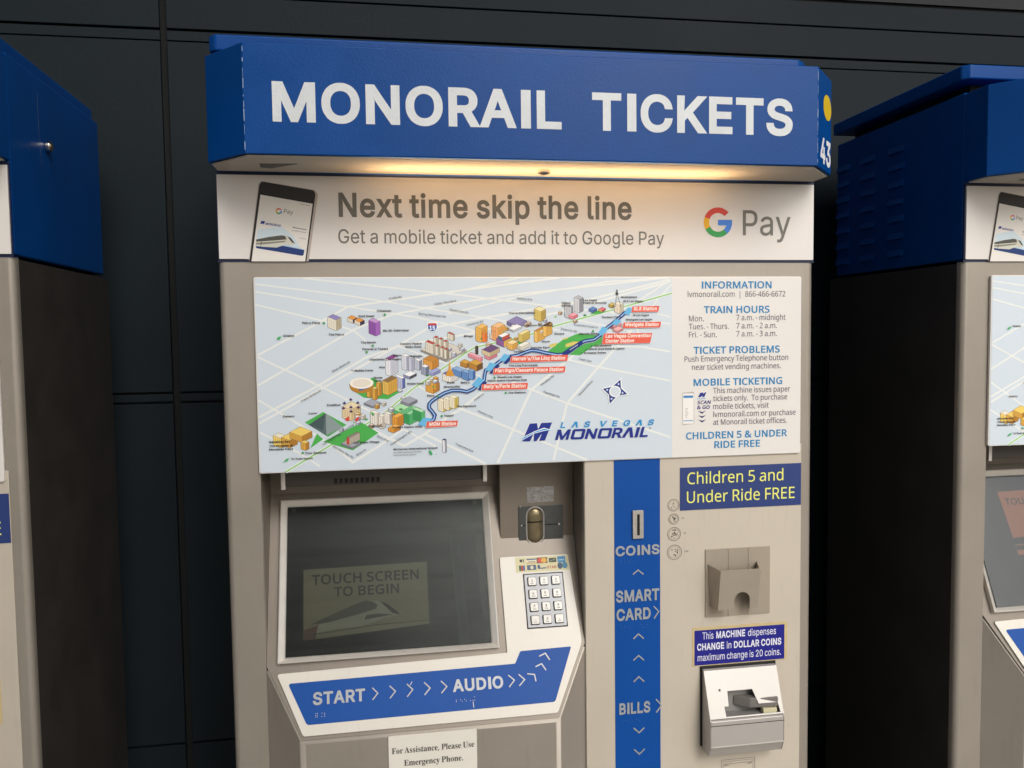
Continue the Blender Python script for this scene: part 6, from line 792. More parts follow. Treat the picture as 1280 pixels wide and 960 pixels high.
    for (x, y), w_, h_, d_, t_, l_, r_, L in (
        ((79.6,-265.8), 9, 11, 6, '#ece5d0', Y1, Y2, 8), ((90.7,-266.2), 9, 9, 9, Y1, Y2, Y3, 10), ((107.6,-258.7), 13, 7, 12, Y1, Y2, Y3, 12), ((112.8,-270.5), 5, 8, 4, Y1, Y2, Y3, 14),
        ((159.9,-99.1), 9, 12, 6, '#8f86bd', '#e8e2cf', '#b9ae93', 8), ((183.8,-89.0), 6, 4, 5, '#e79a3c', '#e8dccb', '#3c3050', 8), ((193.9,-92.6), 6, 4, 5, '#e79a3c', '#e8dccb', '#3c3050', 10), ((216.3,-107.8), 8, 15, 5, '#c79ad2', '#8c4fa6', '#a566bd', 8),
        ((178.1,-229.7), 10, 13, 11, '#ead9b4', '#e6cfa6', '#d6bd8f', 8), ((205.1,-196.8), 3, 12, 3, '#f2dd8e', Y2, Y3, 12), ((213.0,-200.5), 3, 13, 3, '#f2dd8e', Y2, Y3, 14), ((218.9,-194.8), 3, 15, 3, '#f2dd8e', Y2, Y3, 12),
        ((209.4,-212.0), 10, 2, 9, '#a9abb8', '#7c7f8c', '#8b8e9b', 10), ((231.6,-193.9), 6, 15, 11, '#8f7146', '#e3b85a', '#d7a544', 12), ((235.6,-166.1), 5, 19, 9, '#8d4a92', '#e9e9ee', '#c9cbd8', 8), ((252.5,-185.1), 8, 12, 3, '#f4f4f6', '#b9bdd8', '#5666a8', 10),
        ((258.8,-158.4), 5, 16, 4, '#f0f0f2', '#d9dbe6', '#a9adc0', 8), ((265.8,-159.7), 3, 15, 4, '#f0f0f2', '#c4c8da', '#a9adc0', 10), ((277.4,-158.8), 5, 11, 3, '#f3f3f6', '#c0c4d2', '#848a9c', 8), ((286.6,-166.0), 5, 9, 4, '#f3f3f6', '#9aa3b8', '#6d778f', 10),
        ((263.2,-171.3), 7, 3, 8, '#f6f6f8', '#8b8fb5', '#4a4c5c', 10), ((296.0,-158.0), 10, 9, 8, '#c98a3c', '#e2a047', '#c4842f', 8), ((297.0,-167.4), 5, 3, 9, '#aab1dc', '#9aa1cf', '#858cc0', 10),
        ((317.3,-146.6), 30, 2, 24, '#d6d0c6', '#9b958b', '#b4aea3', 8), ((297.6,-135.7), 8, 12, 3, '#c94a42', '#e2dbcb', '#b5ad9b', 12), ((302.5,-123.0), 2.5, 9, 3, '#c94a42', '#e2dbcb', '#b5ad9b', 10), ((309.5,-125.4), 2.5, 9, 3, '#c94a42', '#e2dbcb', '#b5ad9b', 12),
        ((316.5,-129.0), 2.5, 9, 3, '#c94a42', '#e2dbcb', '#b5ad9b', 14), ((304.6,-138.2), 2.5, 11, 3, '#c94a42', '#e2dbcb', '#a9a28f', 16), ((311.6,-140.7), 2.5, 11, 3, '#c94a42', '#e2dbcb', '#a9a28f', 18), ((317.4,-143.1), 2.5, 11, 3, '#c94a42', '#e2dbcb', '#8f8a78', 20), ((327.3,-116.3), 6, 7, 2, '#c94a42', '#e2dbcb', '#a9a28f', 12),
        ((261.9,-238.1), 14, 12, 14, '#9ad9a3', '#2f9a55', '#4fb36c', 8), ((248.2,-224.8), 10, 5, 14, '#b4e4b4', '#4fb36c', '#6cc585', 10), ((279.4,-235.1), 10, 12, 4, '#b4e4b4', '#2f9a55', '#57b873', 12), ((261.2,-211.1), 9, 3, 10, '#a6a9b4', '#868a98', '#777b88', 14),
        ((214.5,-237.8), 7, 14, 3, '#f4f0e8', '#e8e2d8', '#c8c0b4', 10), ((222.4,-242.7), 4, 14, 4, '#f4f0e8', '#e8e2d8', '#c8c0b4', 12), ((232.9,-237.2), 6, 12, 3, '#f4f0e8', '#e8e2d8', '#a49c90', 14), ((243.2,-242.2), 5, 12, 8, '#f2b356', '#e09a34', '#c98428', 16), ((238.4,-249.1), 6, 4, 8, '#f2b356', '#e09a34', '#c98428', 18),
        ((311.3,-220.7), 6, 12, 4, '#f4ead0', '#ece2c8', '#c8b258', 10), ((319.6,-218.5), 6, 12, 4, '#f4ead0', '#ece2c8', '#c8b258', 12), ((327.9,-216.4), 6, 12, 5, '#f4ead0', '#ece2c8', '#c8b258', 14),
        ((296.6,-193.2), 8, 9, 8, '#e9b04c', '#e2a23c', '#c4842c', 8), ((301.3,-188.6), 3, 14, 3, '#e9b04c', '#d9972f', '#b57a26', 10), ((322.7,-178.5), 9, 8, 9, '#5b62a3', '#ece6da', '#d8d4d0', 10),
        ((338.1,-170.6), 10, 7, 5, '#8fb2dc', '#5f8cc6', '#3f68a6', 12), ((348.7,-175.5), 7, 9, 4, '#8fb2dc', '#5f8cc6', '#3f68a6', 14), ((355.8,-174.5), 5, 10, 3, '#8fb2dc', '#6f9ad0', '#3f68a6', 16), ((346.6,-156.6), 7, 5, 5, '#d9a545', '#b9812c', '#8f6224', 10), ((362.0,-161.6), 9, 7, 7, '#d9a545', '#b9812c', '#6f4a20', 12),
        ((367.0,-147.5), 14, 4, 3, '#f2b6c0', '#e48e9c', '#d77a8a', 10), ((381.3,-145.4), 6, 3, 9, '#f2b6c0', '#e48e9c', '#d77a8a', 12), ((381.4,-140.7), 9, 5, 12, '#6a4a78', '#d9c6a0', '#c4b088', 14), ((362.4,-136.8), 1.5, 9, 1.5, '#4a4038', '#4a4038', '#3a3632', 16),
        ((368.6,-119.2), 6, 16, 8, '#f0c06a', '#e8b45a', '#d79a3c', 10), ((374.5,-119.3), 3, 10, 3, '#f0903a', '#e8803a', '#d7702c', 12), ((393.6,-118.4), 7, 16, 9, '#f0c08a', '#e8a468', '#e0a050', 10), ((403.1,-126.8), 9, 7, 9, '#6a3f7a', '#8a5a9a', '#e0b050', 12), ((400.8,-117.3), 5, 4, 8, '#f4f4f4', '#3f6a8a', '#c84a3a', 14),
        ((422.7,-99.8), 12, 4, 12, '#8d84b4', '#6f679a', '#857cae', 10), ((417.8,-104.5), 6, 2, 10, '#f6f6f6', '#b6b6be', '#d0d0d6', 12), ((415.1,-131.8), 6, 7, 7, '#f4dca8', '#e6b560', '#d7a04a', 14), ((429.7,-120.1), 4, 9, 10, '#efe0a0', '#d8c067', '#c9ae52', 16), ((429.5,-132.0), 5, 4, 10, '#f0ece0', '#c9c4b8', '#dcd8cc', 18),
        ((459.1,-89.6), 8, 12, 6, '#efe2a8', '#d8c067', '#b49a48', 8), ((452.7,-120.4), 3, 13, 10, '#c48a34', '#e8bf68', '#dca94c', 10), ((466.2,-112.3), 3, 13, 8, '#6a4520', '#e8bf68', '#dca94c', 12),
        ((505.6,-86.4), 8, 15, 2, '#b9bac0', '#c6c7cd', '#8c8d95', 10), ((518.0,-77.0), 6, 16, 5, '#b9bac0', '#d0d1d6', '#8c8d95', 8), ((508.1,-86.5), 5, 3, 6, '#f2a6b2', '#e68494', '#d86c7e', 12), ((539.1,-77.2), 5, 3, 5, '#5f8cc6', '#4a6fae', '#3f5f96', 10), ((552.7,-76.1), 4, 2, 5, '#e47a8a', '#d7c24a', '#c44a5a', 12),
        ((580.2,-78.7), 6, 10, 5, '#f0e6d4', '#e6d8c4', '#cdbfa8', 12), ((569.0,-70.2), 4, 3, 4, '#d8c067', '#b49a48', '#8a7434', 10), ((572.6,-102.8), 5, 3, 9, '#e8a0a0', '#b06a6a', '#d89090', 10), ((577.5,-107.7), 6, 2, 7, '#f2b6b6', '#e09898', '#c88080', 12),
        ((299.6,-283.0), .1, .1, .1, '#ffffff', '#ffffff', '#ffffff', 8), ((312.6,-281.1), 2.5, 15, 2, '#2f3a7c', '#e4e6ec', '#9a9eac', 10), ((178.3,-270.5), 12, 2, 10, '#a9abb8', '#7c7f8c', '#8b8e9b', 8), ((175.0,-264.5), 3, 8, 12, '#8c8478', '#c44a3a', '#b9af9f', 10)):
        blk(x, y, w_, h_, d_, t_, l_, r_, L)
    # trees and low blocks scattered along the boulevard
    rnd = random.Random(21)
    way = [(155.9,-260.4),(192.7,-238.3),(225.2,-220.6),(265.2,-187.2),(305.3,-161.7),(343.4,-135.9),(379.3,-119.4),(415.3,-115.2),(476.1,-98.1),(537.8,-80.7)]
    for i in range(64):
        k_ = rnd.randrange(len(way) - 1); f_ = rnd.random(); off = rnd.choice((-1, 1)) * rnd.uniform(4, 22)
        x_ = way[k_][0] + (way[k_ + 1][0] - way[k_][0]) * f_ + off * .5; y_ = way[k_][1] + (way[k_ + 1][1] - way[k_][1]) * f_ - off * .55
        if i % 3 == 0: a.poly(rnd.choice(('#57a85c', '#3f8f4a', '#79bf6c')), ell(x_, y_, rnd.uniform(1.4, 3.4), rnd.uniform(.9, 1.8), n=8), 7)
        else: blk(x_, y_, rnd.uniform(1.6, 3.8), rnd.uniform(1, 4.5), rnd.uniform(1.4, 3.4), *rnd.choice((('#f2efe8', '#cfcac0', '#a8a297'), ('#e9c77a', '#cf9c46', '#a97a30'), ('#f5f5f7', '#b9bccb', '#8d92a6'), ('#e7d7c3', '#c9a98c', '#9f8268'))), 7.4)
    # pyramid, arena, tower, highway shield
    p = [(118.3,-233.7),(142.3,-217.7),(166.6,-238.7),(142.6,-249.5)]
    a.poly('#5d6e70', [p[0], p[1], p[3]], 8); a.poly('#8d9c9d', [p[1], p[2], p[3]], 9); a.poly('#44575a', [p[0], p[1], (138.3,-242.4)], 10)
    cxa, cya = (194.2,-177.9); a.poly(ol, ell(cxa, cya, 17.5, 10.5), 8); a.poly(Y3, ell(cxa, cya - 2, 17, 10), 9); a.poly('#4a67a8', [(190.5,-187.1),(204.3,-182.8),(204.4,-177.0),(190.7,-180.2)], 10); a.poly('#f6f0e4', ell(cxa, cya + 2.4, 17, 8.2), 11); a.poly('#e8dfd0', ell(cxa, cya + 2.4, 13, 5.8), 12)
    p = [(319.4,-161.9),(322.1,-144.4),(324.1,-162.0)]; a.poly('#e2a23c', [p[0], p[1], p[2]], 18); a.poly('#d9972f', [(315.8,-167.7),(318.3,-159.6),(325.3,-159.7),(328.7,-168.0)], 17)
    a.stroke('#555a60', [(574.0,-69.0),(576.6,-46.2),(582.8,-69.1)], .8, 14); a.stroke('#555a60', [(576.7,-42.6),(576.6,-49.8)], 2, 15); a.poly('#3f444a', ell(*(576.6,-48.6), 2.3), 16)
    sx, sy = (297.6,-95.8); a.poly('#ffffff', rounded([(sx - 7.6, sy + 6.6), (sx + 7.6, sy + 6.6), (sx + 7.2, sy - 3), (sx, sy - 8), (sx - 7.2, sy - 3)], 2), 8); a.poly('#2a5fae', rounded([(sx - 6.6, sy + 5.6), (sx + 6.6, sy + 5.6), (sx + 6.2, sy - 3), (sx, sy - 7), (sx - 6.2, sy - 3)], 2), 9); a.poly('#cf3a3a', rect(sx - 6.2, sy + 2.6, sx + 6.2, sy + 5.4), 10); a.text('B', '15', (sx - 4, sy - 4), (sx + 4, sy - 4), 6, '#ffffff', 11)
    # castle roofs
    for x_, y_ in ((438.5, 499), (431, 503), (446.5, 503), (438.5, 508), (430, 509), (447, 508.5), (438.5, 513)):
        q0 = (-168.8,240.9); c_ = ((178.3,-198.4)[0] + (x_ - 438.5) * 1.23, (178.3,-198.4)[1] - (y_ - 499) * 1.23); a.poly('#4a2f6a', [(c_[0] - 2.6, c_[1] - 1), (c_[0], c_[1] - 2.2), (c_[0] + 2.6, c_[1] - 1), (c_[0], c_[1] + 2)], 22)
    for P in ([(169.1,-227.1),(174.9,-222.7),(175.9,-229.7),(171.3,-229.5)], [(182.7,-228.7),(188.5,-223.1),(189.6,-226.6),(186.1,-231.1)]): a.poly('#d9483a', P, 22)
    # monorail line and stations
    ml = [(284.0,-238.8),(291.1,-235.4),(297.0,-230.9),(298.9,-225.0),(294.9,-219.0),(290.9,-214.2),(291.0,-208.3),(295.2,-203.7),(303.5,-198.1),(314.2,-192.4),(324.8,-189.2),(336.6,-189.4),(347.3,-191.5),(356.8,-187.5),(365.3,-180.6),(372.5,-174.9),(373.8,-166.6),(375.1,-160.7),(381.1,-157.3),(389.6,-152.7),(400.5,-144.6),(410.1,-141.2),(424.6,-139.0),(434.3,-135.0),(444.1,-132.2),(453.8,-133.0),(468.4,-136.8),(483.0,-139.4),(495.3,-139.0),(506.5,-132.0),(517.7,-123.2),(527.6,-119.1),(540.0,-117.5),(550.0,-111.0),(558.8,-101.4),(568.8,-94.3),(578.9,-85.9),(589.0,-77.6),(599.1,-72.8)]
    a.stroke('#aeb6bc', [(x - .5, y - 2.2) for x, y in ml], 4.2, 6)
    a.stroke('#14307c', ml, 5.6, 24); a.stroke('#9cc6ee', ml, 1.7, 25)
    a.stroke('#14307c', [(491.6,-139.6),(522.6,-120.8)], 6.4, 26); a.stroke('#dfe8f4', [(502.8,-132.5),(515.2,-124.9)], .8, 27)
    for P in ([(273.5,-238.4),(281.9,-228.1),(294.7,-229.6),(286.3,-241.2)], [(354.5,-181.6),(364.2,-169.9),(372.5,-174.9),(362.8,-186.5)], [(373.9,-160.7),(381.3,-149.0),(393.2,-151.6),(385.8,-162.1)], [(395.7,-145.7),(403.0,-136.3),(415.0,-140.1),(406.4,-149.4)], [(546.3,-108.5),(553.8,-97.7),(562.6,-101.5),(555.0,-112.2)], [(567.6,-94.3),(573.9,-87.1),(583.9,-89.6),(576.3,-96.8)], [(586.5,-78.8),(594.1,-69.2),(602.9,-71.7),(595.3,-81.3)]):
        a.poly('#6bb9e6', P, 28)
    for P in ([(286.3,-242.4),(292.3,-233.1),(295.8,-235.6),(290.9,-243.7)], [(362.8,-188.9),(372.5,-176.0),(377.2,-178.5),(367.5,-190.2)], [(379.8,-165.5),(392.0,-151.5),(396.7,-154.0),(385.8,-165.6)], [(401.6,-150.5),(412.6,-138.8),(417.3,-142.5),(406.4,-151.8)]): a.poly('#14307c', P, 29)
    # red station labels
    RED = '#e8604a'
    for P, lines in (([(287.0,-234.1),(332.9,-233.8),(331.4,-242.0),(285.7,-243.2)], [('MGM Station', [(289.8,-241.3),(329.3,-240.1)])]),
                     ([(369.7,-181.0),(438.4,-180.5),(437.3,-189.4),(368.5,-190.1)], [("Bally's/Paris Station", [(371.7,-187.7),(434.3,-186.7)])]),
                     ([(387.7,-157.7),(496.1,-157.1),(494.7,-165.5),(385.8,-166.7)], [('Flamingo/Caesars Palace Station', [(388.8,-164.5),(492.0,-163.2)])]),
                     ([(413.8,-140.5),(500.2,-139.6),(498.9,-148.7),(411.6,-149.9)], [("Harrah's/The Linq Station", [(414.9,-147.4),(495.2,-146.2)])]),
                     ([(555.6,-108.6),(631.9,-108.6),(628.6,-123.7),(552.7,-124.5)], [('Las Vegas Convention', [(558.1,-115.2),(628.7,-114.7)]), ('Center Station', [(557.8,-122.5),(602.6,-122.3)])]),
                     ([(587.0,-92.1),(645.9,-91.5),(644.6,-100.0),(585.1,-100.8)], [('Westgate Station', [(588.3,-98.5),(641.4,-97.7)])]),
                     ([(601.0,-68.0),(643.4,-67.6),(641.5,-76.3),(599.1,-76.8)], [('SLS Station', [(602.2,-74.5),(639.0,-73.9)])])):
        a.poly('#b9bfc4', [(x - .9, y - .9) for x, y in P], 29); a.poly(RED, P, 30)
        for t_, (p0, p1) in lines: a.text('B', t_, p0, p1, 5.4, '#f6efe6', 31, shear=.2)
    # labels
    k1 = '#3a3638'
    def lab(font, s_, pp, cap=2.9, level=True, c_=k1): a.text(font, s_, pp[0], pp[1], cap, c_, 32, level=level)
    for s_, pp in (('Palms Place', [(113.3,-89.4),(137.8,-89.1)]), ('Gold Coast', [(191.9,-80.5),(214.6,-80.2)]), ('The Palms', [(149.6,-106.4),(171.0,-106.1)]), ('Orleans', [(86.3,-107.3),(101.7,-106.9)]), ('Chinatown', [(218.2,-73.3),(238.7,-72.9)]),
                   ("Rio All-Suite Hotel", [(226.7,-101.6),(263.5,-101.5)]), ('The Martin', [(194.4,-118.5),(216.0,-118.2)]), ('Panorama Towers', [(196.5,-127.7),(233.0,-127.7)]), ('Caesars Palace', [(250.4,-121.0),(281.6,-120.9)]), ('Nobu Hotel', [(258.3,-125.8),(281.5,-125.6)]), ('CityCenter Las Vegas', [(206.3,-142.9),(251.1,-143.1)]),
                   ('Vdara', [(239.7,-137.7),(251.2,-137.3)]), ('Bellagio', [(265.0,-139.3),(282.4,-139.0)]), ('Aria', [(219.8,-154.7),(227.8,-154.3)]), ('T-Mobile Arena', [(179.9,-158.6),(210.6,-158.6)]), ('Monte', [(211.4,-169.6),(224.0,-169.3)]), ('Carlo', [(212.5,-174.3),(222.8,-173.9)]), ('Excalibur', [(144.8,-207.4),(164.0,-207.3)]),
                   ('Luxor', [(118.7,-218.7),(131.0,-218.5)]), ('Delano', [(83.0,-221.7),(98.6,-222.2)]), ('Mandalay Bay', [(62.6,-258.4),(92.0,-257.6)]), ('The Shoppes at', [(62.8,-264.1),(95.2,-263.5)]), ('Mandalay Place', [(62.7,-269.3),(95.6,-268.1)]), ('Four Seasons', [(112.7,-275.7),(141.9,-275.6)]), ('To Town Square', [(92.4,-283.6),(122.6,-283.0)]),
                   ('Tropicana', [(201.9,-239.8),(222.5,-239.8)]), ('Hooters Casino Hotel', [(236.3,-243.2),(280.4,-241.6)]), ('The Signature', [(331.5,-214.7),(360.0,-213.7)]), ('Topgolf', [(312.4,-227.8),(326.5,-227.0)]), ('Elara', [(288.3,-197.7),(298.8,-196.8)]), ('Miracle Mile', [(313.1,-185.3),(336.7,-184.7)]), ('Paris', [(317.9,-179.0),(328.5,-178.6)]), ("Bally's", [(338.0,-179.4),(351.0,-179.1)]),
                   ('Mirage', [(343.8,-111.2),(356.9,-110.8)]), ('Trump International', [(411.0,-78.4),(450.8,-77.0)]), ('Circus', [(491.1,-63.6),(504.6,-63.1)]), ('Circus', [(491.1,-67.8),(504.6,-67.3)]), ('Las Vegas', [(524.4,-59.7),(545.4,-59.2)]), ('Festival Grounds', [(524.3,-63.9),(560.3,-63.3)]), ('Stratosphere', [(582.8,-55.8),(608.0,-54.8)]), ('SLS Las Vegas', [(586.6,-61.9),(616.8,-60.9)]),
                   ('Fashion Show Mall', [(436.0,-97.0),(477.4,-95.7)]), ('Encore', [(479.7,-109.5),(494.4,-109.0)]), ('Wynn', [(460.0,-121.1),(472.2,-120.1)]), ('Sands Expo', [(442.9,-130.4),(472.1,-128.5)]), ('Venetian', [(417.4,-135.4),(434.4,-134.4)]), ('Marriott Suites', [(517.8,-110.5),(547.5,-109.1)]), ('Turnberry Place', [(552.7,-85.7),(582.7,-84.8)]),
                   ('W Las Vegas', [(601.6,-83.1),(626.9,-82.2)]), ('Westgate Las Vegas', [(590.2,-89.7),(631.9,-88.9)]), ('Renaissance', [(541.2,-128.3),(567.4,-127.5)]), ('Mardi Gras Hotel & Casino', [(533.1,-133.6),(588.1,-132.1)]), ('Embassy Suites', [(524.9,-138.9),(558.6,-138.3)]), ('The Linq Promenade', [(409.9,-156.0),(453.5,-155.1)]),
                   ('Westin Las Vegas', [(392.3,-172.9),(429.0,-171.9)]), ('Hilton Grand Vacations Club', [(377.8,-177.9),(436.9,-176.8)]), ('The Platinum', [(408.2,-196.5),(436.0,-195.4)]), ('McCarran International Airport', [(237.9,-274.9),(302.1,-274.2)]), ('Las Vegas Village', [(180.8,-263.6),(217.4,-261.9)]), ('Mandarin Oriental', [(259.6,-179.4),(284.0,-178.8)])):
        lab('B', s_, pp)
    for s_, pp in (('(Use public parking, shuttles', [(237.8,-279.0),(278.6,-278.7)]), ('from terminal system)', [(237.7,-283.1),(270.3,-282.6)])): lab('T', s_.replace('(', '').replace(')', ''), pp, 2.2, c_='#6a6668')
    for s_, pp in (('Arville Rd', [(235.7,-55.6),(254.1,-52.8)]), ('Valley View Blvd', [(301.3,-64.1),(332.9,-59.1)]), ('Desert Inn Rd', [(323.3,-71.8),(350.3,-76.7)]), ('Spring Mountain Rd', [(277.8,-77.3),(317.3,-82.3)]), ('Industrial Rd', [(348.8,-94.9),(372.6,-89.3)]), ('Sahara Ave', [(423.3,-56.1),(446.2,-58.0)]), ('Dean Martin Dr', [(153.9,-159.2),(179.6,-145.3)]),
                   ('Frank Sinatra Dr', [(109.7,-200.7),(137.5,-185.3)]), ('Las Vegas Blvd - The Strip', [(137.7,-263.8),(182.5,-236.2)]), ('Mandalay Bay Rd', [(151.2,-266.0),(179.1,-284.5)]), ('Reno Ave', [(214.1,-254.2),(230.1,-261.7)]), ('Duke Ellington Wy', [(234.6,-267.8),(265.1,-248.2)]), ('Koval Ln', [(358.3,-205.4),(372.2,-196.2)]), ('Harmon Ave', [(362.2,-221.5),(384.2,-231.7)]),
                   ('Flamingo Rd', [(461.6,-195.4),(486.1,-203.8)]), ('Paradise Rd', [(459.3,-185.1),(478.4,-171.7)]), ('Maryland Pkwy', [(517.6,-201.6),(538.3,-180.3)]), ('Twain Ave', [(516.2,-147.2),(536.0,-151.2)]), ('Tropicana Ave', [(328.2,-269.2),(354.1,-281.4)]), ('Giles St', [(184.9,-281.2),(198.8,-272.9)]), ('Convention Center Dr', [(509.3,-95.5),(546.4,-100.7)]), ('Desert Inn Rd', [(489.5,-101.8),(514.1,-106.3)])):
        lab('T', s_, pp, 2.9, False, '#4a4648')
    for x_, y_ in (((143.3,-88.6)), ((229.5,-77.4)), ((211.4,-121.6)), ((202.6,-130.7)), ((108.8,-273.8)), ((308.9,-226.5)), ((303.5,-196.9)), ((388.1,-171.6)), ((404.6,-194.6)), ((536.8,-126.5)), ((529.3,-131.8)), ((521.2,-137.1)), ((538.9,-104.8))): a.poly('#3a9a50', ell(x_, y_, 1.7, n=10), 32)
    for P in ([(76.8,-111.1),(79.7,-107.2),(84.1,-106.7),(81.8,-110.6)], [(81.2,-286.1),(85.8,-281.6),(90.3,-280.6),(86.8,-285.1)], [(289.1,-276.7),(291.5,-276.2),(294.9,-282.3),(292.5,-284.0),(289.6,-280.9)]): a.poly('#45b06a', P, 32)
    # compass star
    st = [(581.5,-178.5),(582.1,-191.6),(592.2,-201.0),(575.7,-203.4),(564.3,-215.3),(563.2,-201.3),(553.6,-192.1),(568.9,-189.1)]
    c_ = (572.8,-196.6)
    a.poly('#ffffff', [(c_[0] + (x - c_[0]) * 1.13, c_[1] + (y - c_[1]) * 1.13) for x, y in st], 8); a.poly('#1d2f80', st, 9); a.poly('#eef2f6', ell(c_[0], c_[1], 9.3, 8.6), 10); a.poly(MAPBG, ell(c_[0], c_[1], 7.6, 6.9), 11)
    for x_, y_ in ((578.4,-185.4)), ((584.6,-199.0)), ((567.2,-207.7)), ((560.5,-193.9)): a.poly('#c9d6ee', ell(x_, y_, 1.5), 10)
    # operator logo
    NV, LB = '#1d2f8a', '#1f93cf'
    mlg = [(428.5,-267.8),(440.3,-241.7),(451.3,-241.2),(453.1,-249.9),(458.1,-241.1),(474.6,-240.9),(463.3,-267.8),(454.4,-268.1),(458.5,-257.4),(450.4,-268.2),(446.1,-268.3),(446.6,-255.8),(440.6,-268.2)]
    a.poly('#f4f6f8', [(c[0] * 1.0 - .6, c[1] + .4) for c in mlg], 8); a.poly(NV, mlg, 9)
    a.poly('#f4f6f8', [(427.2,-267.8),(431.6,-260.7),(447.5,-253.4),(462.3,-248.4),(475.1,-252.8),(462.2,-253.3),(447.5,-256.8),(434.0,-263.6)], 10)
    a.poly('#2fa3e0', [(427.2,-267.2),(431.6,-261.6),(447.5,-254.6),(462.2,-250.0),(474.5,-253.3),(462.2,-252.4),(447.5,-255.8),(434.0,-262.6)], 11)
    p0, p1 = [(486.8,-250.2),(632.7,-249.4)]
    a.text('B', 'L ^ S  V E G ^ S', p0, p1, 9.0, LB, 9, shear=.32, track=130)
    p0, p1 = [(478.7,-267.5),(623.7,-267.9)]
    a.text('B', 'M@N@R^IL', p0, p1, 15.6, NV, 9, shear=.3, track=-10)
    a.poly('#555555', ell(*(628.3,-254.1), 1.0), 9)
    a.build('map_print', pan)
    # information column
    a = Art(FM)
    HB, TG = '#2484bb', '#6c6872'
    for s_, pp in (('INFORMATION', [(711.9,-42.1),(826.5,-41.1)]), ('TRAIN HOURS', [(715.4,-79.9),(823.3,-79.0)]), ('TICKET PROBLEMS', [(698.6,-141.9),(840.7,-141.6)]), ('MOBILE TICKETING', [(698.6,-191.3),(845.2,-191.4)]), ('CHILDREN 5 & UNDER', [(686.2,-274.3),(854.1,-273.9)]), ('RIDE FREE', [(732.6,-289.0),(808.4,-289.4)])):
        a.text('O', s_, *pp, 11, HB)
    for s_, pp in (('lvmonorail.com  |  866-466-6672', [(689.2,-54.4),(849.6,-54.2)]), ('Mon.', [(691.1,-91.7),(715.4,-91.6)]), ('7 a.m. - midnight', [(768.4,-90.9),(850.1,-90.5)]), ('Tues. - Thurs.', [(691.1,-103.9),(755.9,-103.7)]), ('7 a.m. - 2 a.m.', [(768.4,-103.5),(835.9,-103.3)]), ('Fri. - Sun.', [(691.1,-116.2),(736.3,-116.3)]), ('7 a.m. - 3 a.m.', [(768.5,-115.9),(835.9,-115.8)]),
                   ('Push Emergency Telephone button', [(684.0,-153.7),(855.0,-153.6)]), ('near ticket vending machines.', [(696.0,-166.2),(842.6,-166.5)]), ('This machine issues paper', [(730.5,-203.6),(858.7,-203.1)]), ('tickets only.  To purchase', [(730.6,-215.7),(853.7,-215.5)]), ('mobile tickets, visit', [(730.6,-228.2),(822.8,-227.9)]),
                   ('lvmonorail.com or purchase', [(730.6,-240.6),(868.1,-240.3)]), ('at Monorail ticket offices.', [(730.6,-252.6),(853.5,-252.8)])):
        a.text('N', s_, *pp, 8.6, TG)
    ph = [(680.2,-201.3),(699.2,-199.9),(699.9,-249.9),(680.4,-251.5)]
    a.poly('#bdb4ad', rounded(ph, 2.5), 0); px0, px1 = ph[0][0], ph[1][0]; pz0, pz1 = ph[3][1] + 1, ph[0][1] - .5
    a.poly('#f2eeea', rounded(rect(px0 + .8, pz0 + .8, px1 - .4, pz1 - .6), 2.2), 1)
    a.poly('#3f86c4', rect(px0 + 1.8, pz1 - 7.6, px1 - 1.4, pz1 - 4), 2); a.poly('#5f9ac8', rect(px0 + 1.8, pz0 + 5, px1 - 1.4, pz0 + 6.4), 2)
    for i in range(5): a.poly('#9a9590', rect(px0 + 5, pz0 + 11 + i * 3.2, px0 + 8 + (i % 3), pz0 + 11.9 + i * 3.2), 2)
    a.poly(NV, [(705.7,-208.7),(709.6,-202.0),(714.2,-201.6),(715.0,-204.6),(716.8,-201.4),(719.4,-201.4),(716.2,-208.4),(712.6,-208.5),(713.4,-205.8),(710.3,-208.6)], 1); a.stroke('#2fa3e0', [(704.4,-211.5),(718.1,-210.9)], .8, 1)
    a.text('O', 'SCAN', *[(704.6,-220.0),(726.0,-219.3)], 5.6, '#2b2f7a', 1, shear=.15); a.text('O', '& GO', *[(704.2,-227.7),(724.7,-227.0)], 5.6, '#2b2f7a', 1, shear=.15)
    for y_ in (513.5, 519, 524.5):
        z_ = (712.3,-230.0)[1] - (y_ - 513.5) * 1.23; x_ = (712.5,-231.9)[0]
        a.poly('#2b2a6a', [(x_ - 6.5, z_), (x_, z_ - 1.8), (x_ + 6.5, z_), (x_, z_ - 4.6)], 1)
    a.build('information_print', pan)
    # ---- banner
    FB = front(-.003)
    MB().box(.0005, .8995, .0, .003, .0016, .1236).build('banner_surround', NAVYTRIM, root)
    ban = face_prism(FB, rounded(rect(2.2, 2.6, 897.8, 119.6), 1), -.003, 0, mat('banner_film', '#e4dfda', rough=.3, var=.015), 'banner', root, .0006)
    GT = '#6f6c64'
    Art(FB).text('G', 'Next time skip the line', *[(167.7,61.1),(601.3,63.4)], 34.6, GT, 0).build('banner_lettering', ban)
    Art(FB).text('T', 'Get a mobile ticket and add it to Google Pay', *[(166.2,24.9),(652.4,25.5)], 19.8, '#75726b', 0).build('banner_lettering', ban)
    a = Art(FB)
    a.text('T', 'Pay', *[(779.8,40.3),(858.8,40.5)], 38.5, '#77746d', 0)
    (gx, gz), (gx2, _) = [(739.1,59.9),(762.1,60.1)]; Rr_ = gx2 - gx; ri = Rr_ * .62
    def arc(c_, a0, a1): a.poly(c_, ell(gx, gz, Rr_, Rr_ * .99, n=14, a0=a0, a1=a1) + ell(gx, gz, ri, ri, n=14, a0=a0, a1=a1)[::-1], 0)
    arc('#db4437', 42, 160); arc('#f0b400', 160, 208); arc('#35a153', 208, 312); arc('#4285e8', 312, 358)
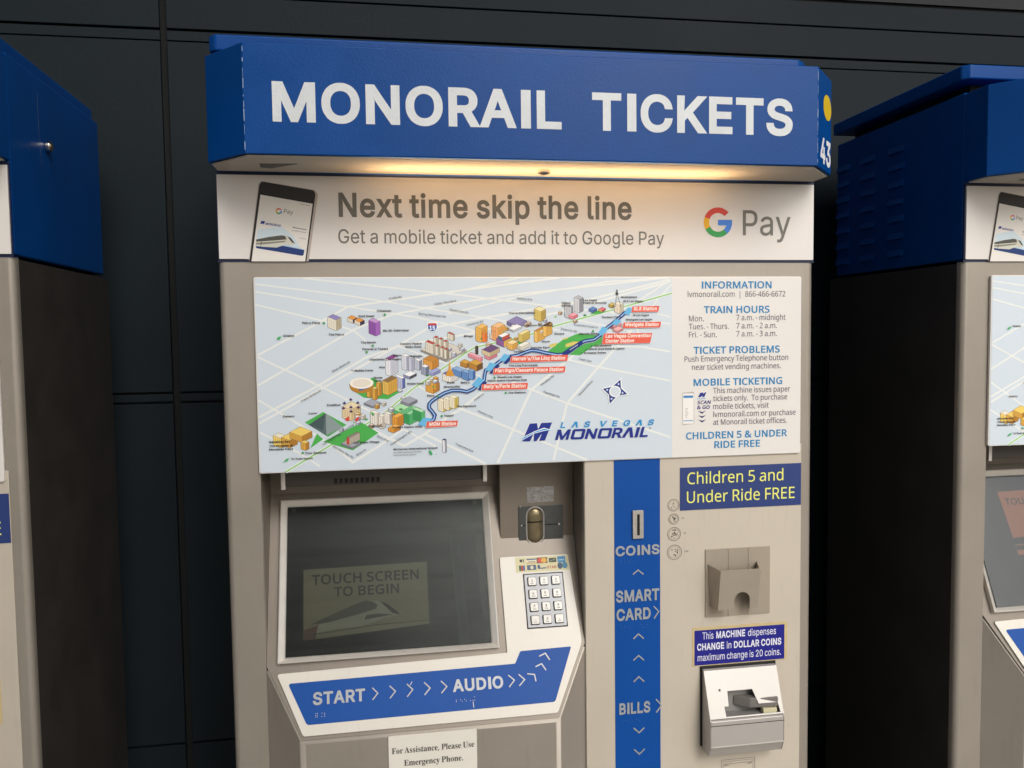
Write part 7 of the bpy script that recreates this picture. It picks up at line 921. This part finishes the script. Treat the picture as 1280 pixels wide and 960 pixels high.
    a.poly('#4285e8', [(gx, gz - Rr_ * .2), (gx + Rr_ * .99, gz - Rr_ * .2), (gx + Rr_ * 1.0, gz + Rr_ * .17), (gx, gz + Rr_ * .17)], 1)
    a.build('payment_logo', ban)
    a = Art(FB)
    a.poly('#b9ada4', rounded([(61.7,111.5),(135.3,99.8),(139.5,93.8),(124.3,-0.7),(42.1,-0.8),(58.3,105.9)], 2), 0)
    a.poly('#23201f', rounded([(62.8,110.6),(133.6,99.3),(136.2,94.3),(121.0,-0.7),(42.9,-0.8),(59.4,105.9)], [4, 4, 3, 0, 0, 3]), 1)
    a.poly('#ece7e0', [(60.7,92.3),(131.8,80.4),(119.3,-0.7),(45.7,-0.8)], 2)
    g2 = (85.1,69.6)
    for c_, a0, a1 in (('#db4437', 30, 150), ('#f0b400', 150, 210), ('#35a153', 210, 310), ('#4285e8', 310, 370)): a.poly(c_, ell(g2[0], g2[1], 4.3, n=6, a0=a0, a1=a1) + ell(g2[0], g2[1], 2.4, n=6, a0=a0, a1=a1)[::-1], 3)
    a.text('T', 'Pay', *[(91.5,67.1),(104.0,65.0)], 6, '#77746d', 3, level=False)
    a.text('B', 'M@N@R^IL', *[(65.9,50.6),(87.6,47.5)], 3.1, NV, 3, .25, level=False); a.poly(NV, [(59.2,51.9),(61.1,55.9),(66.0,55.2),(64.2,51.1),(62.8,51.3),(63.2,53.1),(61.7,51.5)], 3)
    a.text('B', 'Monorail', *[(103.5,46.2),(122.1,43.0)], 1.9, '#33385a', 3, level=False); a.text('T', 'mobile ticket', *[(101.7,42.3),(121.5,39.1)], 1.8, '#7a7f92', 3, level=False); a.text('T', 'one way', *[(111.9,31.7),(120.7,30.3)], 1.6, '#7a7f92', 3, level=False)
    a.poly('#d5e4ec', [(55.7,43.6),(87.1,48.3),(103.2,36.1),(115.8,14.3),(74.2,16.9),(52.1,21.3)], 3)
    a.poly('#1f3a78', rounded([(51.8,20.7),(74.2,19.2),(87.4,20.9),(91.8,22.8),(118.8,16.0),(117.1,7.7),(114.5,7.2),(52.9,17.7)], 1), 4)
    a.poly('#d8d6c8', [(52.4,26.9),(82.2,32.1),(92.2,35.5),(98.7,32.2),(106.2,23.8),(102.8,22.1),(87.4,21.0),(80.8,18.6),(59.0,19.8),(52.1,21.3)], 5)
    a.poly('#57564e', [(53.0,29.8),(70.3,33.4),(87.8,35.8),(92.7,34.9),(94.6,30.1),(80.0,28.7),(52.9,26.7)], 6); a.poly('#3a3a38', [(95.5,34.6),(100.3,32.2),(106.2,24.2),(101.8,26.0)], 6); a.poly('#8f8f80', [(52.6,25.2),(79.9,27.3),(94.2,28.5),(90.8,26.0),(63.4,23.0),(52.5,22.6)], 6)
    a.stroke('#3a3a38', [(60.3,27.5),(59.0,19.7)], .7, 7); a.poly('#b9d6e8', [(91.9,23.1),(118.7,16.4),(118.6,15.3),(89.6,21.2)], 6)
    for i in range(4): a.poly('#77746d', ell((116.3,79.8)[0] + i * 3.4, (116.3,79.8)[1] - i * .6, .9, n=6), 3)
    a.build('phone_picture', ban)
    # ---- blue housing behind the header, with lid and louvres
    hb = MB().box(.0002, .8998, .0032, .375, .0022, .268)
    hb.bevel(.003, 3)
    hous = hb.build('housing', BLUE, root)
    b = MB()
    P = [(.0, .0031), (.0, -.048), (.0565, -.11), (.8435, -.11), (.9, -.048), (.9, .0031)]
    hz0, hz1 = .1262, .2655
    lo = [b.bm.verts.new((x, y, hz0)) for x, y in P]; hi = [b.bm.verts.new((x, y, hz1)) for x, y in P]
    for i in range(5): b.bm.faces.new((lo[i], lo[i + 1], hi[i + 1], hi[i]))
    b.bm.faces.new(hi)
    Pi = [(.003, .0031), (.003, -.0465), (.058, -.107), (.842, -.107), (.897, -.0465), (.897, .0031)]
    li = [b.bm.verts.new((x, y, hz0)) for x, y in Pi]; hi_ = [b.bm.verts.new((x, y, hz1 - .003)) for x, y in Pi]
    for i in range(5): b.bm.faces.new((li[i + 1], li[i], hi_[i], hi_[i + 1])); b.bm.faces.new((lo[i + 1], lo[i], li[i], li[i + 1]))
    b.bm.faces.new(hi_[::-1])
    b.bevel(.0022, 3, 30)
    head = b.build('header', BLUE, root)
    # white light diffuser under the header
    df = bpy.data.materials.new('frosted_diffuser'); df.use_nodes = True; dn = df.node_tree.nodes; dl = df.node_tree.links
    dn.clear(); o_ = dn.new('ShaderNodeOutputMaterial'); mx = dn.new('ShaderNodeMixShader'); t1 = dn.new('ShaderNodeBsdfTranslucent'); t2 = dn.new('ShaderNodeBsdfDiffuse')
    t1.inputs[0].default_value = (.85, .82, .78, 1); t2.inputs[0].default_value = (.68, .63, .57, 1); mx.inputs[0].default_value = .6
    dl.new(t1.outputs[0], mx.inputs[1]); dl.new(t2.outputs[0], mx.inputs[2]); dl.new(mx.outputs[0], o_.inputs[0])
    Pd = [(.004, -.004), (.004, -.044), (.0585, -.1045), (.8415, -.1045), (.896, -.044), (.896, -.004)]
    MB().prism(Pd, lambda x, y, h: (x, y, h), .1240, .1262).bevel(.0008).build('diffuser', df, head)
    la = bpy.data.lights.new('header_lamp', 'AREA'); la.shape = 'RECTANGLE'; la.size = .52; la.size_y = .03; la.energy = 1.7; la.color = (1, .64, .30)
    lo_ = bpy.data.objects.new('header_lamp', la); col.objects.link(lo_); lo_.parent = head; lo_.location = (.48, -.045, TOP + .165)
    MB().box(.20, .76, -.062, -.028, .168, .176).bevel(.002).build('lamp_tray', WHITE, head)
    ux, uy = (456.8,-52.7)
    b = MB(); b.prism([(p_[0] / 1000, p_[1] / 1000) for p_ in ell(ux, uy, 9, n=24)], lambda x, y, h: (x, y, h), .119, .124); b.bevel(.0012)
    lk = b.build('lock', CHROME, head)
    MB().prism([(p_[0] / 1000, p_[1] / 1000) for p_ in ell(ux, uy, 5.5, n=20)], lambda x, y, h: (x, y, h), .1182, .1189).bevel(.0003).build('lock_barrel', GREYSTEEL, lk)
    MB().box(ux / 1000 - .0008, ux / 1000 + .0008, uy / 1000 - .004, uy / 1000 + .004, .1176, .1181).build('key_slot', GAP, lk)
    us = [(67.4,-59.4),(117.7,-64.5),(80.6,-31.4),(66.3,-35.5)]
    MB().prism(mm(us), lambda x, y, h: (x, y, h), .1234, .1239).build('vent_slot', DARKSTEEL, head)
    FH = front(-.11)
    Art(FH).text('B', 'MONORAIL', (92, 167.3), (469.8, 167.3), 50.8, LETTERWHITE, 0).build('header_lettering', head)
    Art(FH).text('B', 'TICKETS', (512.4, 167.3), (804.5, 167.3), 50.8, LETTERWHITE, 0).build('header_lettering', head)
    # paint worn off the header's folded edges
    rnd = random.Random(5)
    for ex in (56.9, 843.1):
        a = Art(FH, base=.00025); z = 131
        while z < 258:
            ln = rnd.uniform(2, 16); a.stroke('#9fb2cf', [(ex + rnd.uniform(-.2, .2), z), (ex, min(z + ln, 260))], rnd.uniform(.3, .9), 0); z += ln + rnd.uniform(.5, 9)
        a.build('edge_wear', head)['kind'] = 'stuff'
    # lid
    lid = MB().prism([(.006, -.002), (.872, -.002), (.888, .01), (.888, .385), (-.004, .385), (-.004, .008)], lambda x, y, h: (x, y, h), .2885, .3115).bevel(.003, 3).build('lid', BLUE, root)
    MB().box(.03, .86, .03, .36, .2678, .2887).build('lid_gasket', GAP, lid)
    # louvres on the left side
    rnd = random.Random(2)
    for c0 in (.153, .240, .325):
        for r in range(7):
            z = .2215 - r * .031
            b = MB(); y0_, y1_ = c0, c0 + .05
            b.poly3([[(0, y0_, z), (0, y1_, z), (-.0045, y1_ - .004, z - .011), (-.0045, y0_ + .004, z - .011)],
                     [(-.0045, y0_ + .004, z - .011), (-.0045, y1_ - .004, z - .011), (-.0001, y1_ - .004, z - .012), (-.0001, y0_ + .004, z - .012)],
                     [(0, y0_, z), (-.0045, y0_ + .004, z - .011), (-.0001, y0_ + .004, z - .012)], [(0, y1_, z), (-.0001, y1_ - .004, z - .012), (-.0045, y1_ - .004, z - .011)]])
            b.build('louver', BLUE, hous)
    # lock on the right side of the housing
    FR = Frame((.9, 0, 0), (0, 1, 0), (0, 0, 1))
    sl_ = face_prism(FR, ell(131, 173, 8, n=20), 0, .007, CHROME, 'side_lock', hous, .0012)
    face_prism(FR, ell(131, 173, 4.5, n=16), .007, .0085, BRASS, 'lock_barrel', sl_)
    Art(FR).stroke('#8795a8', [(104, 243), (105, 180), (110, 142)], .6, 0).build('scratch', hous)
    # ---- right-hand instrument panel
    F0 = front(0)
    rp = face_prism(F0, rounded(rect(525.5, -1300, 881, -287), 2), .0001, .0016, BEIGE, 'service_panel', root, .0007)
    F1 = front(-.0016)
    sp = [(571.6,-302.4),(645.3,-305.2)]
    strip = face_prism(F1, rect(sp[0][0], -1290, sp[1][0], -292), .0001, .0006, BLUEPRINT, 'blue_strip', rp)
    FT = front(-.0022)
    for s_, pp, cap in (('COINS', [(573.3,-450.9),(644.0,-452.9)], 15.5), ('SMART', [(573.5,-523.7),(643.5,-525.5)], 18.5), ('CARD', [(574.2,-552.8),(629.4,-554.6)], 18.5), ('BILLS', [(577.9,-702.2),(628.1,-703.8)], 18)):
        Art(FT, base=.0004).text('B', s_, *pp, cap, LETTERGREY, 0, depth=.0006).build('raised_lettering', strip)
    for c in ([(600.7,-481.9),(609.2,-475.2),(617.8,-482.5)], [(601.2,-583.7),(609.4,-576.4),(618.0,-584.3)], [(601.0,-618.1),(609.5,-610.7),(618.3,-618.8)], [(601.2,-652.3),(609.7,-644.6),(618.4,-653.1)], [(601.2,-726.2),(609.6,-734.5),(618.4,-727.3)], [(601.4,-760.5),(610.1,-769.1),(618.9,-761.5)], [(634.5,-534.1),(642.4,-543.0),(634.8,-553.6)], [(637.7,-683.0),(646.5,-693.6),(638.1,-704.5)]):
        Art(FT, base=.0004).stroke(LETTERGREY, c, 1.9, 0, depth=.0006).build('chevron', strip)
    for k_ in range(4):
        x_, z_ = (610.0,-806.1)[0], (610.0,-806.1)[1] - k_ * 40; Art(FT, base=.0004).stroke(LETTERGREY, [(x_ - 8, z_ + 4), (x_, z_ - 3), (x_ + 8, z_ + 4)], 1.9, 0, depth=.0006).build('chevron', strip)
    a = Art(FT, base=.0003); rnd = random.Random(9)
    for (x_, z_), k_ in (((581.2,-459.3), 4), ((581.2,-561.5), 3), ((610.3,-562.3), 3), ((585.0,-711.2), 5)):
        for i in range(k_):
            for ax in range(2):
                for ay in range(3):
                    if rnd.random() < .5: a.poly(mat('braille_blue', '#3a67b0', rough=.4), ell(x_ + i * 6 + ax * 2.3, z_ - ay * 2.3, .55, n=6), 0, depth=.0003)
    a.build('braille', strip)['kind'] = 'stuff'
    cp = [(600.2,-381.4),(617.4,-425.2)]
    sp_ = face_prism(FT, rounded([(cp[0][0], cp[0][1]), (cp[1][0], cp[0][1]), (cp[1][0], cp[1][1]), (cp[0][0], cp[1][1])], 1), 0, .004, SILVER, 'coin_slot', strip, .0012)
    cs = [(607.0,-387.3),(611.2,-420.1)]
    face_prism(FT, rect(cs[0][0], cs[1][1], cs[1][0], cs[0][1]), .0035, .0042, GAP, 'slot_opening', sp_)
    # printed coins
    a = Art(F1, base=.0004)
    for k_, ((x_, z_), r_, t_) in enumerate((((667.2,-376.6), 9.2, None), ((667.6,-398.4), 8.0, '10'), ((668.1,-422.1), 10.6, '25'), ((668.7,-451.0), 11.6, '100'))):
        a.stroke('#6e675f', ell(x_, z_, r_, n=28), .75, 0, closed=True); a.stroke('#8e867b', ell(x_, z_, r_ * .8, n=24), .4, 0, closed=True)
        rnd = random.Random(k_ + 3)
        for _ in range((5, 7, 13, 9)[k_]):
            an = rnd.uniform(0, 6.28); rd = rnd.uniform(.1, .62) * r_; a.poly('#4d4741' if k_ > 0 else '#8e867b', ell(x_ + rd * math.cos(an), z_ + rd * math.sin(an), rnd.uniform(.6, 1.6), rnd.uniform(.5, 1.3), n=7), 1)
        if t_: a.text('B', t_, (x_ + r_ + 5, z_ - .5), (x_ + r_ + 5 + 2.0 * len(t_), z_ - .5), 2.4, '#8a837a', 0)
    a.build('coin_print', rp)
    # children ride free sign
    s4 = [(677.8,-318.5),(879.9,-318.1),(880.4,-385.3),(678.1,-385.9)]
    sx0, sx1 = s4[0][0], (s4[1][0] + s4[2][0]) / 2; sz1 = (s4[0][1] + s4[1][1]) / 2; sz0 = (s4[2][1] + s4[3][1]) / 2
    sg = face_prism(F1, rect(sx0, sz0, sx1, sz1), .0001, .0010, mat('navy_vinyl', '#283d78', rough=.4, var=.04), 'fare_sign', rp, .0002)
    a = Art(front(-.0026))
    a.text('N', 'Children 5 and', *[(689.5,-344.8),(849.6,-344.4)], 18.2, '#ecec7c'); a.text('N', 'Under Ride FREE', *[(688.8,-374.1),(868.9,-374.1)], 18.2, '#ecec7c'); a.build('sign_lettering', sg)
    # smart card holder
    hp = [(719.1,-449.0),(827.4,-449.5),(828.3,-558.0),(719.8,-557.1)]
    cx0_ = hp[0][0]; cx1_ = hp[1][0]; cz1 = (hp[0][1] + hp[1][1]) / 2; cz0 = (hp[2][1] + hp[3][1]) / 2
    GH = mat('holder_paint', '#a89d8d', rough=.42, metal=.2, var=.05, vscale=20)
    ch = face_prism(F1, rect(cx0_, cz0, cx1_, cz1), .0001, .0022, GH, 'card_holder', rp, .0004)
    FC = front(-.0038)
    for x_ in ((757.5,-468.8)[0], (790.9,-470.7)[0]):
        face_prism(FC, rect(x_ - .8, cz0 + .5, x_ + .8, cz1 - .5), 0, .0009, GH, 'rail', ch, .0003)
    # pocket: sloping front sheet with an arched notch, two side cheeks
    yf = -.034
    def onF(pts, Y):      # front points measured on the panel, moved out to depth Y
        return pts
    fr = [(x, z) for x, z in [(744.1,-469.3),(808.1,-469.8),(805.0,-542.2),(737.5,-542.2)]]
    tl, tr, br, bl = [(x - 10.5 + (x - 700) * .0, z) for x, z in fr]
    pkx0, pkx1 = (731.4,-467.3)[0], (797.2,-471.1)[0]
    zt, zb = (744.8,-472.6)[1] - 3, (744.9,-540.1)[1] + 1
    ar = [((763.7,-533.6)[0] - 9, zb)] + ell((763.7,-520.7)[0] + 4.6, (763.7,-522.0)[1], 13, n=14, a0=180, a1=0) + [((763.7,-533.6)[0] - 9 + 27.2, zb)]
    nx = (763.7,-520.7)[0] + 4.6
    outl = [(pkx0, zt), (pkx0 - 2, zb), (nx - 13, zb)] + ell(nx, (763.7,-524.6)[1], 13, n=14, a0=180, a1=0) + [(nx + 13, zb), (pkx1 - 2, zb), (pkx1, zt)]
    FPk = Frame((0, -.034, 0), (1, 0, 0), (0, 0, 1))
    b = MB().prism(mm(outl), lambda x, z, h: (x, -.0345 + (zt / 1000 - z) * .10 + h, z), 0, .0022)
    b.build('pocket_front', GH, ch, smooth=False)
    for xx, s_ in ((pkx0, -1), (pkx1, 1)):
        b = MB(); f_ = lambda o: [(xx / 1000 + o, -.0322, zt / 1000), (xx / 1000 - .002 + o, -.0322 + (zt - zb) / 1e4, zb / 1000), ((xx + s_ * 5) / 1000 + o, -.0039, zb / 1000 - .001), ((xx + s_ * 9) / 1000 + o, -.0039, zt / 1000 + .003)]
        A_, B_ = [b.bm.verts.new(v) for v in f_(0)], [b.bm.verts.new(v) for v in f_(-.0016 * s_)]
        b.bm.faces.new(A_); b.bm.faces.new(B_[::-1])
        for i in range(4): b.bm.faces.new((A_[i], A_[(i + 1) % 4], B_[(i + 1) % 4], B_[i]))
        b.build('pocket_cheek', GH, ch, smooth=False)
    # dollar coin sign
    d4_ = [(701.3,-577.9),(853.3,-578.5),(854.0,-634.6),(702.1,-634.3)]
    dx0, dx1 = d4_[0][0], d4_[1][0]; dz1 = (d4_[0][1] + d4_[1][1]) / 2; dz0 = (d4_[2][1] + d4_[3][1]) / 2
    ds = face_prism(F1, rounded(rect(dx0 - 3.6, dz0 - 1.5, dx1 + 5, dz1 + 4.5), 1.5), .0001, .0008, mat('aged_adhesive', '#cdb98a', rough=.5, var=.08, vscale=60), 'coin_change_sign', rp)
    a = Art(front(-.0024)); a.poly(mat('violet_blue_vinyl', '#1c1e86', rough=.35), rect(dx0, dz0, dx1, dz1), 0)
    w_ = '#e4e4ee'
    a.text('T', 'This', *[(714.6,-593.0),(732.9,-593.0)], 11.2, w_); a.text('B', 'MACHINE', *[(737.6,-592.9),(786.2,-593.0)], 11.2, w_); a.text('T', 'dispenses', *[(791.0,-593.0),(838.8,-593.0)], 11.2, w_)
    a.text('B', 'CHANGE', *[(705.7,-610.5),(750.8,-610.8)], 11.2, w_); a.text('T', 'in', *[(755.1,-610.8),(763.0,-610.6)], 11.2, w_); a.text('B', 'DOLLAR COINS', *[(767.3,-610.8),(847.9,-611.0)], 11.2, w_)
    a.text('T', 'maximum change is 20 coins.', *[(706.6,-627.4),(847.3,-628.0)], 11.0, w_)
    a.build('sign_lettering', ds)
    # bill acceptor
    X0, X1 = (713.6,-659.6)[0] / 1000, (835.8,-669.6)[0] / 1000
    ZT = ((715.6,-640.2)[1] + (837.7,-640.1)[1]) / 2000; 
    zm = ((715.6,-710.6)[1] + (834.0,-709.1)[1]) / 2000; zl = ((715.6,-752.4)[1] + (834.2,-751.6)[1]) / 2000; zbm = ((715.6,-769.5)[1] + (834.3,-768.9)[1]) / 2000
    acc = MB().box(X0 - .003, X1 + .002, -.0045, -.0017, zbm + .004, ZT + .004).bevel(.0008).build('bill_acceptor', BLACK, root)
    prof = [(-.0046, ZT), (-.010, ZT - .001), (-.036, zm + .002), (-.038, zm - .001), (-.038, zl), (-.036, zl - .003), (-.030, zbm), (-.0046, zbm)]
    # sloping white fascia with the note opening: front face as a sheet with a hole, over a dark cavity
    s0 = Vector((0, -.010, ZT - .001)); s1 = Vector((0, -.036, zm + .002)); L_ = (s0 - s1).length
    FA = Frame(s1, (1, 0, 0), s0 - s1)
    xw0, xw1 = X0 * 1000, X1 * 1000; Lm = L_ * 1000
    def fa(u, v): return (xw0 + (xw1 - xw0) * u, Lm * v)
    hole = [fa(*p_) for p_ in ((.22, .03), (.96, .03), (.94, .24), (.68, .24), (.62, .55), (.28, .55), (.27, .24), (.21, .24))]
    a = Art(FA, base=0)
    MB_ = MB()
    Pp, Tt, Ii = shape([rect(xw0 + .8, 0, xw1 - .8, Lm), [h_ for h_ in (hole if _area(hole) < 0 else hole[::-1])]])
    vs_ = [MB_.bm.verts.new(FA(x / 1000, y / 1000, 0)) for x, y in Pp]; vb_ = [MB_.bm.verts.new(FA(x / 1000, y / 1000, -.0025)) for x, y in Pp]
    for t_ in Tt:
        try: MB_.bm.faces.new([vs_[i] for i in t_]); MB_.bm.faces.new([vb_[i] for i in t_[::-1]])
        except ValueError: pass
    for l_ in Ii:
        for i in range(len(l_)):
            p_, q_ = l_[i], l_[(i + 1) % len(l_)]
            MB_.bm.faces.new((vs_[p_], vs_[q_], vb_[q_], vb_[p_]))
    MB_.build('fascia', mat('acceptor_white', '#cdc9c3', rough=.36, metal=.15, var=.02), acc, smooth=False)
    b = MB()
    for xa, xb in ((X0, X0 + .0008 + .0), (X1 - .0008, X1)):
        b.prism([(p_[0], p_[1]) for p_ in prof], lambda y, z, h: (h, y, z), xa, xb)
    b.prism([(-.0046, ZT), (-.010, ZT - .0009), (-.0075, ZT - .004), (-.0046, ZT - .003)], lambda y, z, h: (h, y, z), X0 + .0009, X1 - .0009)
    b.build('side_shell', mat('acceptor_grey', '#bcb6b1', rough=.4, metal=.3), acc, smooth=False)
    b = MB().prism([(-.034, zm + .0005), (-.038, zm - .0012), (-.038, zl), (-.036, zl - .003), (-.030, zbm), (-.0047, zbm), (-.0047, zm - .002)], lambda y, z, h: (h, y, z), X0 + .0009, X1 - .0009).bevel(.0012)
    b.build('lower_block', MATS['acceptor_grey'], acc)
    MB().box(X0, X1, -.0386, -.03805, zm - .0085, zm - .0078).build('seam', GAP, acc)
    MB().box(X0 + .0002, X1 - .0002, -.0395, -.0379, zl - .0005, zl + .0012).bevel(.0004).build('ridge', SATIN, acc)
    cav = MB(); cav.poly3([[(X0 + .004, -.008, ZT - .008), (X1 - .004, -.008, ZT - .008), (X1 - .004, -.008, zm), (X0 + .004, -.008, zm)], [(X0 + .004, -.008, zm), (X1 - .004, -.008, zm), (X1 - .004, -.033, zm + .001), (X0 + .004, -.033, zm + .001)]])
    cav.build('note_tray', mat('tray_grey', '#8b8885', rough=.45), acc, smooth=False)
    b = MB(); xa, xb = X0 + (X1 - X0) * .40, X1 - .006
    b.prism([(xa, -.009), (xb, -.009), (xb, -.030), (xa + .022, -.026)], lambda x, y, h: (x, y, h), zm + .010, zm + .026); b.bevel(.002)
    b.build('note_guide', mat('guide_grey', '#77736f', rough=.45), acc)
    MB().box(X0 + (X1 - X0) * .74, X0 + (X1 - X0) * .93, -.031, -.020, zm + .0015, zm + .0095).bevel(.001).build('cream_insert', mat('cream_insert', '#cfc9a4', rough=.4), acc)
    face_prism(FA, ell(*fa(.18, .58), 2.0, n=14), .0001, .0004, GAP, 'screw', acc)
    face_prism(FA, ell(*fa(.185, .575), 1.2, n=12), .0004, .0007, GREYSTEEL, 'screw_head', acc)
    # printed diagram under the acceptor
    a = Art(F1, base=.0004); q = [(746.7,-794.2),(803.8,-791.9)]; dk_ = '#5c564f'
    zt_ = (q[0][1] + q[1][1]) / 2
    a.stroke(dk_, rect(q[0][0], zt_ - 70, q[1][0], zt_), .6, 0, closed=True); a.stroke(dk_, rect(q[0][0] + 3, zt_ - 60, q[1][0] - 3, zt_ - 3), .45, 0, closed=True)
    for xx in (q[0][0] + 8, q[1][0] - 8):
        a.stroke(dk_, ell(xx - 1.6, zt_ - 8.5, 1.5, n=10), .6, 0, closed=True); a.stroke(dk_, ell(xx + 1.8, zt_ - 8, 1.5, n=10), .6, 0, closed=True)
    a.stroke(dk_, [(q[0][0] + 13, zt_ - 10), (q[0][0] + 13, zt_ - 7), (q[1][0] - 13, zt_ - 7), (q[1][0] - 13, zt_ - 10)], .6, 0)
    a.stroke(dk_, [(q[0][0] + 8, zt_ - 20), (q[0][0] + 18, zt_ - 28), (q[1][0] - 18, zt_ - 28), (q[1][0] - 8, zt_ - 20)], .6, 0)
    a.build('diagram_print', rp)
    return root, head, FS, rect(ix0, iy0, ix1, iy1)

centre, head, FSC, area = build_machine()
G = 'row of ticket machines against the dark wall'
centre['label'] = 'middle ticket machine with number 43 and a yellow dot on its blue header'; centre['group'] = G
def kids(o, out=None):
    out = [] if out is None else out
    for c in o.children: out.append(c); kids(c, out)
    return out
left = copy_tree(centre); left.location = (-.2578 - .9, -.0153, .0047)
left['label'] = 'leftmost ticket machine, only its blue side with a small round lock showing'
for o in kids(left):
    if o.name.split('.')[0] == 'lid': o.location.z -= .0185
right = copy_tree(centre); right.location = (1.1541, -.0108, .0008)
right['label'] = 'rightmost ticket machine with louvres in its blue side and an orange screen picture'
# the right machine's screen shows a salmon poster instead
for o in kids(right):
    if o.name.split('.')[0] == 'display':
        tmp = Art(FSC, base=.0001, step=.00004); draw_display(tmp, area, True); n_ = tmp.build('display')
        o.data = n_.data; bpy.data.objects.remove(n_)
# number and dot only on the middle machine
c = .0565; Lc = math.hypot(c, .062)
FCh = Frame((.9 - c, -.11, 0), (c, .062, 0), (0, 0, 1))
a = Art(FCh); a.text('B', '43', (15, 134.5), (79, 134.5), 37.5, mat('white_number', '#e8e8ea', rough=.45), 0); a.build('number', head)
a = Art(FCh); a.poly(mat('yellow_dot', '#d9b81f', rough=.45), ell(56, 219.5, 25, 18.2, n=32), 0); a.build('dot_sticker', head)
"""bolt hole in the right machine's header"""
rh = [o for o in right.children if o.name.split('.')[0] == 'header'][0]
face_prism(front(-.11), ell(70, 222.5, 3, n=12), .0001, .0006, GAP, 'bolt_hole', rh)

# ================================================================ canopy and post across the path (seen only mirrored in the screens)
sof = MB().box(-7, 7, -.95, .62, 1.9, 1.96).build('shading_soffit', mat('shading_soffit_board', '#3a3c3c', rough=.8)); struct(sof)  # out of view, added to keep overhead light off wall and gaps
CM = mat('galvanised_sheet', '#4a4d48', rough=.5, metal=.3, var=.1)
can = thing('canopy', 'dark ribbed metal canopy roof over the path facing the machines', 'canopy', (0, -5, 0))
for i in range(30):
    y = 1.85 - i * .3
    MB().box(-7, 1.0, y - .07, y + .07, 1.98, 2.03).bevel(.01).build('roof_rib', CM, can)
MB().box(-7, 1.05, -6.3, 2.0, 2.035, 2.07).build('roof_sheet', mat('roof_sheet', '#191b19', rough=.6), can)
for x in (.68, .84):
    MB().box(x, x + .055, 1.50, 1.57, -TOP, 1.975).bevel(.006).build('truss_post', mat('post_paint', '#a9aaa4', rough=.45), can)
for x in (-3.4, -1.2):
    MB().box(x - .06, x + .06, -1.1, -.98, -TOP, 1.975).bevel(.01).build('post', mat('post_paint', '#a9aaa4', rough=.45), can)
